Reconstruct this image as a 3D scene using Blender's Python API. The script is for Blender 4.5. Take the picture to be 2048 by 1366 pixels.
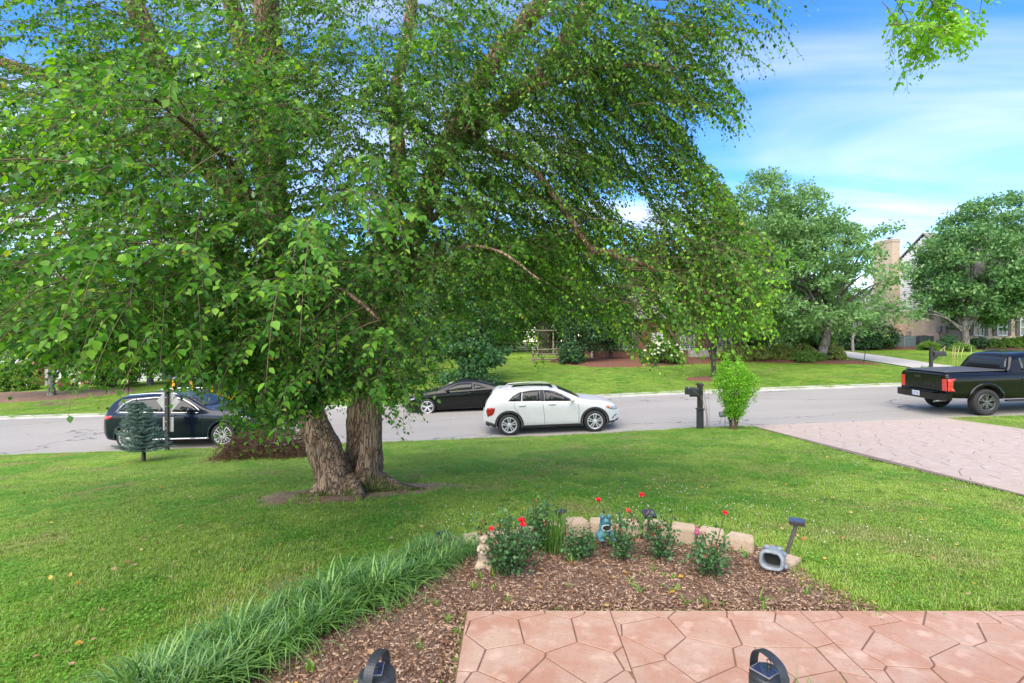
import bpy, bmesh, math, random
import numpy as np
from mathutils import Vector, Matrix
from mathutils.bvhtree import BVHTree

for _o in list(bpy.data.objects):
    bpy.data.objects.remove(_o, do_unlink=True)
scene = bpy.context.scene
C = scene.collection
R = math.radians
random.seed(7)
rng = np.random.default_rng(7)

# ------------------------------------------------------------------ camera
CAMH = 2.0
cam_data = bpy.data.cameras.new('camera')
cam_data.sensor_width = 36.0
cam_data.lens = 18.0
cam_data.clip_end = 2000
cam_data.clip_start = 0.05
camera = bpy.data.objects.new('camera', cam_data)
C.objects.link(camera)
camera.location = (0, 0, CAMH)
camera.rotation_euler = (R(90), 0, 0)
scene.camera = camera

# ------------------------------------------------------------------ sky, sun, exposure
SUN_EL, SUN_AZ = R(50), R(202)      # azimuth clockwise from +Y (the view direction)
world = bpy.data.worlds.new('World')
scene.world = world
world.use_nodes = True
wn, wl = world.node_tree.nodes, world.node_tree.links
wn.clear()
w_out = wn.new('ShaderNodeOutputWorld')
w_bg = wn.new('ShaderNodeBackground')
w_bg.inputs['Strength'].default_value = 0.135
sky = wn.new('ShaderNodeTexSky')
sky.sky_type = 'NISHITA'
sky.sun_disc = False
sky.sun_elevation = SUN_EL
sky.sun_rotation = SUN_AZ
sky.altitude = 200
sky.air_density = 1.0
sky.dust_density = 0.3
sky.ozone_density = 2.0
hs = wn.new('ShaderNodeHueSaturation')
hs.inputs['Saturation'].default_value = 1.38
hs.inputs['Value'].default_value = 1.02
hs.inputs['Hue'].default_value = 0.510
wl.new(sky.outputs[0], hs.inputs['Color'])
# thin wind-drawn clouds, laid out on a flat layer overhead (direction / height)
tc = wn.new('ShaderNodeTexCoord')
sep = wn.new('ShaderNodeSeparateXYZ')
wl.new(tc.outputs['Generated'], sep.inputs[0])
def wmath(op, a, b=None):
    n = wn.new('ShaderNodeMath'); n.operation = op
    for i, v in enumerate((a, b)):
        if v is None: continue
        if isinstance(v, (int, float)): n.inputs[i].default_value = v
        else: wl.new(v, n.inputs[i])
    return n.outputs[0]
zz = wmath('ADD', wmath('MAXIMUM', sep.outputs['Z'], 0.0), 0.16)
u = wmath('DIVIDE', sep.outputs['X'], zz)
v = wmath('DIVIDE', sep.outputs['Y'], zz)
comb = wn.new('ShaderNodeCombineXYZ')
wl.new(u, comb.inputs[0]); wl.new(v, comb.inputs[1])
mp = wn.new('ShaderNodeMapping')
mp.inputs['Rotation'].default_value = (0, 0, R(24))
mp.inputs['Scale'].default_value = (0.38, 1.25, 1)
mp.inputs['Location'].default_value = (0.35, 0.62, 0)
wl.new(comb.outputs[0], mp.inputs[0])
nz = wn.new('ShaderNodeTexNoise')
nz.inputs['Scale'].default_value = 1.15
nz.inputs['Detail'].default_value = 7
nz.inputs['Roughness'].default_value = 0.5
nz.inputs['Distortion'].default_value = 0.55
wl.new(mp.outputs[0], nz.inputs['Vector'])
ramp = wn.new('ShaderNodeValToRGB')
ramp.color_ramp.interpolation = 'EASE'
ramp.color_ramp.elements[0].position = 0.39
ramp.color_ramp.elements[0].color = (0, 0, 0, 1)
ramp.color_ramp.elements[1].position = 0.84
ramp.color_ramp.elements[1].color = (1, 1, 1, 1)
wl.new(nz.outputs['Fac'], ramp.inputs[0])
cmix = wn.new('ShaderNodeMix'); cmix.data_type = 'RGBA'
wl.new(ramp.outputs[0], cmix.inputs[0])
wl.new(hs.outputs[0], cmix.inputs[6])
cmix.inputs[7].default_value = (4.1, 4.1, 4.1, 1)
wl.new(cmix.outputs[2], w_bg.inputs['Color'])
wl.new(w_bg.outputs[0], w_out.inputs['Surface'])

sun_data = bpy.data.lights.new('sun', 'SUN')
sun_data.energy = 2.7
sun_data.angle = R(75)
sun_data.color = (1.0, 0.87, 0.66)
sun = bpy.data.objects.new('sun', sun_data)
C.objects.link(sun)
_sd = Vector((math.sin(SUN_AZ) * math.cos(SUN_EL), math.cos(SUN_AZ) * math.cos(SUN_EL), math.sin(SUN_EL)))
sun.rotation_euler = (-_sd).to_track_quat('-Z', 'Y').to_euler()
sun.location = (0, 0, 30)

scene.view_settings.view_transform = 'Standard'
scene.view_settings.look = 'None'
scene.view_settings.exposure = 1.45
scene.view_settings.gamma = 1.0
scene.view_settings.use_curve_mapping = False
scene.render.engine = 'CYCLES'
scene.cycles.max_bounces = 8
scene.cycles.diffuse_bounces = 3
scene.cycles.glossy_bounces = 3
scene.cycles.transmission_bounces = 5
scene.cycles.transparent_max_bounces = 8
scene.cycles.caustics_reflective = False
scene.cycles.caustics_refractive = False
scene.cycles.sample_clamp_indirect = 4.0
scene.cycles.use_denoising = True

# ------------------------------------------------------------------ object helpers
def tag(o, label=None, cat=None, group=None, kind=None):
    if label: o['label'] = label
    if cat: o['category'] = cat
    if group: o['group'] = group
    if kind: o['kind'] = kind
    return o

def thing(name, label, cat, loc=(0, 0, 0), rotz=0.0, group=None):
    o = bpy.data.objects.new(name, None)
    C.objects.link(o)
    o.empty_display_size = 0.2
    o.location = loc
    o.rotation_euler = (0, 0, rotz)
    return tag(o, label, cat, group)

def holder(name, parent, loc=(0, 0, 0)):
    o = bpy.data.objects.new(name, None)
    C.objects.link(o); o.parent = parent; o.location = loc
    return o

def obj(name, mesh, mats=None, parent=None, smooth=False, loc=None):
    if mats is not None:
        for m in (mats if isinstance(mats, (list, tuple)) else [mats]):
            mesh.materials.append(m)
    if smooth:
        mesh.polygons.foreach_set('use_smooth', np.ones(len(mesh.polygons), dtype=bool))
    o = bpy.data.objects.new(name, mesh)
    C.objects.link(o)
    if parent: o.parent = parent
    if loc is not None: o.location = loc
    return o

def copy_tree(o, parent=None):
    c = o.copy(); C.objects.link(c); c.parent = parent
    for ch in list(o.children): copy_tree(ch, c)
    return c

def mesh_np(name, V, Fs):
    """V (n,3); Fs a list of (m,k) index arrays"""
    V = np.asarray(V, dtype=np.float32)
    if not isinstance(Fs, list): Fs = [Fs]
    Fs = [np.asarray(f, dtype=np.int32) for f in Fs if len(f)]
    me = bpy.data.meshes.new(name)
    loops = np.concatenate([f.ravel() for f in Fs])
    sizes = np.concatenate([np.full(len(f), f.shape[1], dtype=np.int32) for f in Fs])
    starts = np.concatenate([[0], np.cumsum(sizes)[:-1]]).astype(np.int32)
    me.vertices.add(len(V)); me.vertices.foreach_set('co', V.ravel())
    me.loops.add(len(loops)); me.loops.foreach_set('vertex_index', loops)
    me.polygons.add(len(sizes))
    me.polygons.foreach_set('loop_start', starts)
    me.polygons.foreach_set('loop_total', sizes)
    me.update(calc_edges=True)
    return me

class MB:
    """collects shapes into one mesh"""
    def __init__(s): s.v = []; s.f = []; s.mi = []; s.cur = 0
    def add(s, vs, fs, M=None):
        b = len(s.v)
        for p in vs:
            p = Vector(p)
            s.v.append(tuple(M @ p) if M is not None else tuple(p))
        for f in fs:
            s.f.append([b + i for i in f]); s.mi.append(s.cur)
        return s
    def box(s, c, d, M=None, bev=0.0, rot=None):
        x, y, z = c; a, b_, h = d[0] / 2, d[1] / 2, d[2] / 2
        if bev > 0:
            e = min(bev, a * .9, b_ * .9, h * .9)
            vs = []
            for k in range(8):
                sx, sy, sz = (1 if k & 1 else -1), (1 if k & 2 else -1), (1 if k & 4 else -1)
                vs += [(sx * a, sy * (b_ - e), sz * (h - e)), (sx * (a - e), sy * b_, sz * (h - e)), (sx * (a - e), sy * (b_ - e), sz * h)]
            bm = bmesh.new()
            for p in vs: bm.verts.new(p)
            bmesh.ops.convex_hull(bm, input=bm.verts)
            bm.verts.index_update()
            V = [tuple(p.co) for p in bm.verts]; F = [[q.index for q in f.verts] for f in bm.faces]
            bm.free()
        else:
            V = [(-a, -b_, -h), (a, -b_, -h), (a, b_, -h), (-a, b_, -h), (-a, -b_, h), (a, -b_, h), (a, b_, h), (-a, b_, h)]
            F = [(0, 3, 2, 1), (4, 5, 6, 7), (0, 1, 5, 4), (1, 2, 6, 5), (2, 3, 7, 6), (3, 0, 4, 7)]
        T = Matrix.Translation((x, y, z))
        if rot is not None: T = T @ rot
        return s.add(V, F, (M @ T) if M is not None else T)
    def cyl(s, p0, p1, r0, r1=None, n=12, caps=True, M=None):
        r1 = r0 if r1 is None else r1
        p0, p1 = Vector(p0), Vector(p1)
        q = (p1 - p0).to_track_quat('Z', 'Y').to_matrix()
        vs = []
        for p, r in ((p0, r0), (p1, r1)):
            for k in range(n):
                a = 2 * math.pi * k / n
                vs.append(p + q @ Vector((r * math.cos(a), r * math.sin(a), 0)))
        fs = [(k, (k + 1) % n, n + (k + 1) % n, n + k) for k in range(n)]
        if caps: fs += [tuple(range(n - 1, -1, -1)), tuple(range(n, 2 * n))]
        return s.add(vs, fs, M)
    def lathe(s, prof, n=24, M=None, axis='z', closed=False):
        vs = []
        for r, h in prof:
            for k in range(n):
                a = 2 * math.pi * k / n
                c_, s_ = r * math.cos(a), r * math.sin(a)
                vs.append((c_, s_, h) if axis == 'z' else (c_, h, s_))
        fs = []
        m = len(prof)
        for i in range(m if closed else m - 1):
            j = (i + 1) % m
            for k in range(n):
                q = (i * n + k, i * n + (k + 1) % n, j * n + (k + 1) % n, j * n + k)
                fs.append(q if axis == 'z' else q[::-1])
        return s.add(vs, fs, M)
    def tube(s, pts, radii, n=6, M=None, caps=True):
        V, F = tube_np(pts, radii, n)
        fs = [tuple(f) for f in F]
        if caps:
            m = len(V) // n
            fs += [tuple(range(n - 1, -1, -1)), tuple(range((m - 1) * n, m * n))]
        return s.add([tuple(p) for p in V], fs, M)
    def prism(s, poly, z0, z1, M=None):
        n = len(poly)
        vs = [(p[0], p[1], z0) for p in poly] + [(p[0], p[1], z1) for p in poly]
        fs = [tuple(range(n - 1, -1, -1)), tuple(range(n, 2 * n))] + [(k, (k + 1) % n, n + (k + 1) % n, n + k) for k in range(n)]
        return s.add(vs, fs, M)
    def mesh(s, name):
        me = bpy.data.meshes.new(name)
        me.from_pydata(s.v, [], s.f); 
        if any(s.mi): me.polygons.foreach_set('material_index', s.mi)
        me.update(); return me
    def build(s, name, mats, parent=None, smooth=False, loc=None, bevel=0.0):
        me = s.mesh(name)
        if bevel:
            bm = bmesh.new(); bm.from_mesh(me)
            bmesh.ops.bevel(bm, geom=[e for e in bm.edges if len(e.link_faces) == 2 and e.calc_face_angle(0) > .5], offset=bevel, segments=2, affect='EDGES', clamp_overlap=True)
            bm.to_mesh(me); bm.free()
        o = obj(name, me, mats, parent, smooth, loc)
        return o

def tube_np(pts, radii, n=6):
    P = np.asarray(pts, dtype=float); m = len(P)
    r = np.broadcast_to(np.asarray(radii, dtype=float), (m,))
    T = np.gradient(P, axis=0)
    T /= np.linalg.norm(T, axis=1)[:, None] + 1e-9
    ref = np.array([0, 0, 1.0]) if abs(T[0, 2]) < .9 else np.array([1.0, 0, 0])
    N = np.zeros_like(P)
    u_ = np.cross(T[0], ref); u_ /= np.linalg.norm(u_)
    for i in range(m):
        u_ = u_ - T[i] * np.dot(u_, T[i]); u_ /= np.linalg.norm(u_) + 1e-9
        N[i] = u_
    B = np.cross(T, N)
    a = np.arange(n) * 2 * np.pi / n
    ring = N[:, None, :] * np.cos(a)[None, :, None] + B[:, None, :] * np.sin(a)[None, :, None]
    V = (P[:, None, :] + ring * r[:, None, None]).reshape(-1, 3)
    i = np.arange(m - 1)[:, None]; k = np.arange(n)[None, :]
    F = np.stack([i * n + k, i * n + (k + 1) % n, (i + 1) * n + (k + 1) % n, (i + 1) * n + k], -1).reshape(-1, 4)
    return V, F

def crom(pts, per=6):
    """smooth curve through points (Catmull-Rom); extra columns (radius) follow along"""
    P = np.asarray(pts, dtype=float)
    P = np.vstack([2 * P[0] - P[1], P, 2 * P[-1] - P[-2]])
    out = []
    for i in range(1, len(P) - 2):
        t = np.linspace(0, 1, per, endpoint=False)[:, None]
        p0, p1, p2, p3 = P[i - 1], P[i], P[i + 1], P[i + 2]
        out.append(.5 * (2 * p1 + (p2 - p0) * t + (2 * p0 - 5 * p1 + 4 * p2 - p3) * t ** 2 + (3 * p1 - p0 - 3 * p2 + p3) * t ** 3))
    out.append(P[-2][None])
    return np.vstack(out)

class Geo:
    """big meshes from numpy pieces"""
    def __init__(s): s.V = []; s.F = {}; s.n = 0
    def add(s, V, F):
        V = np.asarray(V); F = np.asarray(F)
        s.V.append(V); s.F.setdefault(F.shape[1], []).append(F + s.n); s.n += len(V)
    def mesh(s, name): return mesh_np(name, np.vstack(s.V), [np.vstack(f) for f in s.F.values()])

def unit(a): return a / (np.linalg.norm(a, axis=-1, keepdims=True) + 1e-9)

def scatter(tv, tf, pos, side, along, nrm, scale):
    """copy template (tv,tf) to every pos with basis (side, along, nrm)"""
    tv = np.asarray(tv, float); tf = np.asarray(tf, int)
    N = len(pos); k = len(tv)
    sc = np.asarray(scale, float)
    if sc.ndim == 1: sc = np.repeat(sc[:, None], 3, 1)
    V = (pos[:, None, :] + side[:, None, :] * (tv[None, :, 0:1] * sc[:, None, 0:1])
         + along[:, None, :] * (tv[None, :, 1:2] * sc[:, None, 1:2]) + nrm[:, None, :] * (tv[None, :, 2:3] * sc[:, None, 2:3]))
    F = tf[None] + (np.arange(N) * k)[:, None, None]
    return V.reshape(-1, 3), F.reshape(-1, tf.shape[1])

def basis(along, nrm):
    along = unit(along)
    side = unit(np.cross(along, nrm))
    return side, along, np.cross(side, along)

def rnd_dir(n):
    v_ = rng.normal(size=(n, 3)); return unit(v_)

# ------------------------------------------------------------------ materials
MATS = {}
def newmat(name):
    m = bpy.data.materials.new(name); m.use_nodes = True
    nt = m.node_tree; nt.nodes.clear()
    out = nt.nodes.new('ShaderNodeOutputMaterial')
    MATS[name] = m
    return m, nt.nodes, nt.links, out

def mat(name, c1, c2=None, rough=.6, metal=0., scale=8., detail=4., bump=0., bscale=None, coat=0., spec=.5, coord='Object', stretch=(1, 1, 1), lo=.35, hi=.65, bdist=.02):
    m, N, L, out = newmat(name)
    b = N.new('ShaderNodeBsdfPrincipled')
    b.inputs['Roughness'].default_value = rough
    b.inputs['Metallic'].default_value = metal
    b.inputs['Coat Weight'].default_value = coat
    b.inputs['Coat Roughness'].default_value = .04
    b.inputs['Specular IOR Level'].default_value = spec
    b.inputs['Base Color'].default_value = (*c1, 1)
    L.new(b.outputs[0], out.inputs[0])
    if c2 is not None or bump:
        t = N.new('ShaderNodeTexCoord'); mpn = N.new('ShaderNodeMapping')
        mpn.inputs['Scale'].default_value = stretch
        L.new(t.outputs[coord], mpn.inputs[0])
    if c2 is not None:
        n = N.new('ShaderNodeTexNoise'); n.inputs['Scale'].default_value = scale; n.inputs['Detail'].default_value = detail
        L.new(mpn.outputs[0], n.inputs['Vector'])
        r = N.new('ShaderNodeMapRange'); r.inputs[1].default_value = lo; r.inputs[2].default_value = hi
        L.new(n.outputs['Fac'], r.inputs[0])
        x = N.new('ShaderNodeMix'); x.data_type = 'RGBA'
        x.inputs[6].default_value = (*c1, 1); x.inputs[7].default_value = (*c2, 1)
        L.new(r.outputs[0], x.inputs[0]); L.new(x.outputs[2], b.inputs['Base Color'])
    if bump:
        n2 = N.new('ShaderNodeTexNoise'); n2.inputs['Scale'].default_value = bscale or scale * 3; n2.inputs['Detail'].default_value = 5
        L.new(mpn.outputs[0], n2.inputs['Vector'])
        bp = N.new('ShaderNodeBump'); bp.inputs['Strength'].default_value = bump; bp.inputs['Distance'].default_value = bdist
        L.new(n2.outputs['Fac'], bp.inputs['Height']); L.new(bp.outputs[0], b.inputs['Normal'])
    return m

LEAFGAIN = 1.55
def leafmat(name, cols, trans=.45, rough=.45, gloss=.12, tcol=None, pos=None, gain=None):
    """per-leaf colour (random per island), diffuse + translucent + soft sheen"""
    gain = gain or LEAFGAIN
    cols = [tuple(min(.8, k * gain) for k in c) for c in cols]
    m, N, L, out = newmat(name)
    g = N.new('ShaderNodeNewGeometry')
    rp = N.new('ShaderNodeValToRGB')
    els = rp.color_ramp.elements
    while len(els) < len(cols): els.new(.5)
    for i, c in enumerate(cols):
        els[i].position = pos[i] if pos else i / max(1, len(cols) - 1)
        els[i].color = (*c, 1)
    L.new(g.outputs['Random Per Island'], rp.inputs[0])
    d = N.new('ShaderNodeBsdfDiffuse'); t = N.new('ShaderNodeBsdfTranslucent'); gl = N.new('ShaderNodeBsdfGlossy')
    gl.inputs['Roughness'].default_value = rough
    gl.inputs['Color'].default_value = (.8, .9, .7, 1)
    L.new(rp.outputs[0], d.inputs[0])
    hsn = N.new('ShaderNodeHueSaturation'); hsn.inputs['Hue'].default_value = .492; hsn.inputs['Saturation'].default_value = 1.1; hsn.inputs['Value'].default_value = 1.5
    L.new(rp.outputs[0], hsn.inputs['Color']); L.new(hsn.outputs[0], t.inputs[0])
    m1 = N.new('ShaderNodeMixShader'); m1.inputs[0].default_value = trans
    L.new(d.outputs[0], m1.inputs[1]); L.new(t.outputs[0], m1.inputs[2])
    m2 = N.new('ShaderNodeMixShader')
    fr = N.new('ShaderNodeFresnel'); fr.inputs['IOR'].default_value = 1.35
    mm = N.new('ShaderNodeMath'); mm.operation = 'MULTIPLY_ADD'; mm.inputs[1].default_value = .22; mm.inputs[2].default_value = gloss * .08
    L.new(fr.outputs[0], mm.inputs[0]); L.new(mm.outputs[0], m2.inputs[0])
    L.new(m1.outputs[0], m2.inputs[1]); L.new(gl.outputs[0], m2.inputs[2])
    L.new(m2.outputs[0], out.inputs[0])
    return m

def P(px, py, d):
    """a point of the place at distance d ahead, from its bearing in the 2048-wide photograph"""
    return np.array([(px - 1024) / 1024 * d, d, CAMH - (py - 683) / 1024 * d])

def project(p):
    p = np.asarray(p)
    d = np.maximum(p[..., 1], .05)
    return np.stack([1024 + 1024 * p[..., 0] / d, 683 - 1024 * (p[..., 2] - CAMH) / d], -1)

def inpoly(q, poly):
    x, y = q[..., 0], q[..., 1]
    ins = np.zeros(x.shape, bool)
    n = len(poly)
    for i in range(n):
        x1, y1 = poly[i]; x2, y2 = poly[(i + 1) % n]
        c = ((y1 > y) != (y2 > y)) & (x < (x2 - x1) * (y - y1) / (y2 - y1 + 1e-12) + x1)
        ins ^= c
    return ins
# ------------------------------------------------------------------ terrain
RX = np.array([-200, -40, -16, -8, 1.5, 6, 15, 40, 200.])
RZ = np.array([-5.5, -2.3, -1.57, -1.30, -.96, -.70, -.36, .50, 3.0])
Y_NEAR, Y_FAR = 15.9, 23.5
def road_z(x, y): return np.interp(x, RX, RZ) + .027 * (np.asarray(y) - 16)
FX = np.array([-300, -60, -36, -12, 0, 10, 22, 40, 80, 300.])
FZ36 = np.array([-2.5, -1.9, -1.45, -.55, .30, .48, .66, .95, 1.6, 3])
FZ50 = np.array([-3, -2.3, -1.6, -.2, .90, 1.05, 1.25, 1.75, 2.4, 3])
FZ90 = np.array([-2, -1.0, -.4, .6, 1.4, 1.6, 1.8, 2.2, 2.6, 3])
def near_z(x): return np.where(x < -1, .055 * (x + 1), 0.) * 1.0
def ground_z(x, y):
    x = np.asarray(x, float); y = np.asarray(y, float)
    x, y = np.broadcast_arrays(x, y)
    t = np.clip((y - 4.6) / (Y_NEAR - 4.6), 0, 1)
    nz_ = np.maximum(near_z(x), -1.2)
    z = (1 - t) * nz_ + t * (road_z(x, Y_NEAR) + .015)
    inroad = (y > Y_NEAR + .01) & (y < Y_FAR + .15)
    z = np.where(inroad, road_z(x, y) - .15, z)
    k = road_z(x, Y_FAR) + .10
    f36, f50, f90 = np.interp(x, FX, FZ36), np.interp(x, FX, FZ50), np.interp(x, FX, FZ90)
    a = np.clip((y - 23.7) / 12.3, 0, 1); b = np.clip((y - 36) / 14, 0, 1); c = np.clip((y - 50) / 40, 0, 1)
    far = k + (f36 - k) * a + (f50 - f36) * b + (f90 - f50) * c
    return np.where(y >= Y_FAR + .15, far, z)
def gz(x, y): return float(ground_z(x, y))
def G(x, y, dz=0): return (x, y, gz(x, y) + dz)

def lawnmat(name):
    m, N, L, out = newmat(name)
    b = N.new('ShaderNodeBsdfPrincipled'); b.inputs['Roughness'].default_value = .9
    b.inputs['Specular IOR Level'].default_value = .2
    g = N.new('ShaderNodeNewGeometry')
    def noise(scale, det=4):
        n = N.new('ShaderNodeTexNoise'); n.inputs['Scale'].default_value = scale; n.inputs['Detail'].default_value = det
        L.new(g.outputs['Position'], n.inputs['Vector']); return n
    def ramp_(n, lo, hi):
        r = N.new('ShaderNodeMapRange'); r.inputs[1].default_value = lo; r.inputs[2].default_value = hi
        L.new(n.outputs['Fac'], r.inputs[0]); return r.outputs[0]
    def mix(f, a, c):
        x = N.new('ShaderNodeMix'); x.data_type = 'RGBA'; L.new(f, x.inputs[0])
        for i, q in ((6, a), (7, c)):
            if isinstance(q, tuple): x.inputs[i].default_value = (*q, 1)
            else: L.new(q, x.inputs[i])
        return x.outputs[2]
    c = mix(ramp_(noise(.55), .35, .65), (.14, .26, .032), (.22, .35, .045))
    c = mix(ramp_(noise(9, 6), .38, .7), c, (.22, .36, .05))
    c = mix(ramp_(noise(1.7), .62, .78), c, (.30, .28, .10))
    n3 = noise(34, 6)
    c = mix(ramp_(n3, .54, .7), c, (.10, .18, .025))
    L.new(c, b.inputs['Base Color'])
    bp = N.new('ShaderNodeBump'); bp.inputs['Strength'].default_value = .9; bp.inputs['Distance'].default_value = .05
    L.new(n3.outputs['Fac'], bp.inputs['Height']); L.new(bp.outputs[0], b.inputs['Normal'])
    L.new(b.outputs[0], out.inputs[0])
    return m
M_lawn = lawnmat('lawn')
xs = np.unique(np.concatenate([np.arange(-34, 34.1, .5), np.linspace(34, 320, 24), -np.linspace(34, 320, 24)]))
ys = np.unique(np.concatenate([np.linspace(-60, -2, 12), np.arange(-2, 15.9, .35), [Y_NEAR, Y_NEAR + .02, 18, 20, 22, Y_FAR + .14, Y_FAR + .16], np.arange(24, 60, .6), np.linspace(60, 500, 26)]))
XX, YY = np.meshgrid(xs, ys)
ZZ = ground_z(XX, YY)
nx, ny = len(xs), len(ys)
ii, jj = np.meshgrid(np.arange(nx - 1), np.arange(ny - 1))
Fg = np.stack([jj * nx + ii, jj * nx + ii + 1, (jj + 1) * nx + ii + 1, (jj + 1) * nx + ii], -1).reshape(-1, 4)
ground = obj('ground', mesh_np('ground', np.stack([XX, YY, ZZ], -1).reshape(-1, 3), Fg), M_lawn, smooth=True)
tag(ground, kind='structure')

def sheet(name, x0, x1, y0, y1, zf, mats, step=1.0, thick=0.0):
    xs_ = np.linspace(x0, x1, max(2, int(abs(x1 - x0) / step) + 1)); ys_ = np.linspace(y0, y1, max(2, int(abs(y1 - y0) / step) + 1))
    X, Y = np.meshgrid(xs_, ys_); a, b = len(xs_), len(ys_)
    i_, j_ = np.meshgrid(np.arange(a - 1), np.arange(b - 1))
    F = np.stack([j_ * a + i_, j_ * a + i_ + 1, (j_ + 1) * a + i_ + 1, (j_ + 1) * a + i_], -1).reshape(-1, 4)
    return obj(name, mesh_np(name, np.stack([X, Y, zf(X, Y)], -1).reshape(-1, 3), F), mats, smooth=True)

def drape(name, poly, off, mats, res=.35, edge=0.0, crown=0.0, parent=None):
    """a sheet of any outline laid on the ground, its rim sunk by edge"""
    bm = bmesh.new()
    pts = []
    n = len(poly)
    for i in range(n):
        a, b = np.array(poly[i], float), np.array(poly[(i + 1) % n], float)
        k = max(1, int(np.linalg.norm(b - a) / res))
        for t in range(k): pts.append(a + (b - a) * t / k)
    f = bm.faces.new([bm.verts.new((p[0], p[1], 0)) for p in pts])
    bmesh.ops.triangulate(bm, faces=[f])
    for _ in range(6):
        e = [q for q in bm.edges if q.calc_length() > res * 1.6]
        if not e: break
        bmesh.ops.subdivide_edges(bm, edges=e, cuts=1)
        bmesh.ops.triangulate(bm, faces=bm.faces[:])
    for v_ in bm.verts:
        rim = v_.is_boundary
        v_.co.z = gz(v_.co.x, v_.co.y) + (off - edge if rim else off + crown * (random.random() * .6 + .7))
    me = bpy.data.meshes.new(name); bm.to_mesh(me); bm.free()
    return obj(name, me, mats, parent, smooth=True)

# ------------------------------------------------------------------ street
def asphalt():
    m, N, L, out = newmat('asphalt')
    b = N.new('ShaderNodeBsdfPrincipled'); b.inputs['Roughness'].default_value = .85
    g = N.new('ShaderNodeNewGeometry')
    def noise(scale, det, st=(1, 1, 1)):
        mpn = N.new('ShaderNodeMapping'); mpn.inputs['Scale'].default_value = st
        L.new(g.outputs['Position'], mpn.inputs[0])
        n = N.new('ShaderNodeTexNoise'); n.inputs['Scale'].default_value = scale; n.inputs['Detail'].default_value = det
        L.new(mpn.outputs[0], n.inputs['Vector']); return n.outputs['Fac']
    def rp(f, a, c, lo, hi):
        r = N.new('ShaderNodeMapRange'); r.inputs[1].default_value = lo; r.inputs[2].default_value = hi; L.new(f, r.inputs[0])
        x = N.new('ShaderNodeMix'); x.data_type = 'RGBA'; L.new(r.outputs[0], x.inputs[0])
        for i, q in ((6, a), (7, c)):
            if isinstance(q, tuple): x.inputs[i].default_value = (*q, 1)
            else: L.new(q, x.inputs[i])
        return x.outputs[2]
    c = rp(noise(.35, 5, (.35, 1.6, 1)), (.265, .246, .215), (.31, .29, .255), .35, .65)
    fine = noise(90, 3)
    c = rp(fine, c, (.37, .35, .315), .5, .8)
    c = rp(noise(6, 6), c, (.22, .206, .183), .62, .85)
    vo = N.new('ShaderNodeTexVoronoi'); vo.feature = 'DISTANCE_TO_EDGE'; vo.inputs['Scale'].default_value = .16
    mpn = N.new('ShaderNodeMapping'); mpn.inputs['Scale'].default_value = (.5, 1.8, 1)
    nd = N.new('ShaderNodeTexNoise'); nd.inputs['Scale'].default_value = 1.2; nd.inputs['Detail'].default_value = 6
    L.new(g.outputs['Position'], nd.inputs['Vector'])
    va = N.new('ShaderNodeVectorMath'); va.operation = 'MULTIPLY_ADD'; va.inputs[1].default_value = (1.4, 1.4, 1.4)
    L.new(nd.outputs['Color'], va.inputs[0]); L.new(g.outputs['Position'], va.inputs[2])
    L.new(va.outputs[0], mpn.inputs[0]); L.new(mpn.outputs[0], vo.inputs['Vector'])
    c = rp(vo.outputs['Distance'], (.10, .098, .095), c, .0015, .006)
    L.new(c, b.inputs['Base Color'])
    bp = N.new('ShaderNodeBump'); bp.inputs['Strength'].default_value = .4; bp.inputs['Distance'].default_value = .01
    L.new(fine, bp.inputs['Height']); L.new(bp.outputs[0], b.inputs['Normal'])
    L.new(b.outputs[0], out.inputs[0]); return m
tag(sheet('road', -130, 130, Y_NEAR - .05, Y_FAR + .05, lambda X, Y: road_z(X, Y), asphalt(), 1.0), kind='structure')
M_conc = mat('concrete', (.42, .40, .37), (.33, .32, .30), rough=.9, scale=1.5, bump=.3, bscale=60, coord='Object')
# rolled concrete kerb along the far side, cast in lengths
kerb = tag(bpy.data.objects.new('kerb', None), kind='structure'); C.objects.link(kerb)
kx = -34.0
while kx < 34:
    if not (20.2 < kx + 1.5 < 26.0):
        Lk = 2.98
        mb = MB()
        prof = [(Y_FAR - .02, .004), (Y_FAR + .10, .03), (Y_FAR + .20, .11), (Y_FAR + .30, .135), (Y_FAR + .46, .13), (Y_FAR + .46, -.1)]
        xs_ = (kx, kx + Lk)
        vs = [(x, yy, float(road_z(x, Y_FAR)) + zz_) for x in xs_ for yy, zz_ in prof]
        n = len(prof)
        mb.add(vs, [(i, i + 1, n + i + 1, n + i) for i in range(n - 1)] + [tuple(range(n - 1, -1, -1)), tuple(range(n, 2 * n))])
        mb.build('kerb_stone', M_conc, kerb)
    kx += 3.0

# neighbour's concrete drive across the street
def quadstrip(name, left, right, off, mats, n=24):
    A = crom(left, 8); B = crom(right, 8)
    V = []; k = len(A)
    W = 8
    for a, b in zip(A, B):
        for t in np.linspace(0, 1, W):
            p = a + (b - a) * t; V.append((p[0], p[1], gz(p[0], p[1]) + off if p[1] > 24.0 else float(road_z(p[0], 23.5)) + .012 + (p[1] - 23.4) * .22))
    F = [(i * W + j, i * W + j + 1, (i + 1) * W + j + 1, (i + 1) * W + j) for i in range(k - 1) for j in range(W - 1)]
    me = bpy.data.meshes.new(name); me.from_pydata(V, [], F); me.update()
    return obj(name, me, mats, smooth=True)
M_drive2 = mat('pale_concrete', (.46, .44, .41), (.38, .37, .34), rough=.9, scale=.8, bump=.2, bscale=40)
tag(quadstrip('concrete_drive', [(20.6, 23.4), (21.6, 24.4), (22.4, 27), (23.5, 31), (24.7, 38), (25.0, 48)],
              [(26.0, 23.4), (25.2, 24.4), (25.4, 27), (26.1, 31.5), (27.8, 38), (28.8, 48)], .05, M_drive2), kind='structure')

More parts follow.
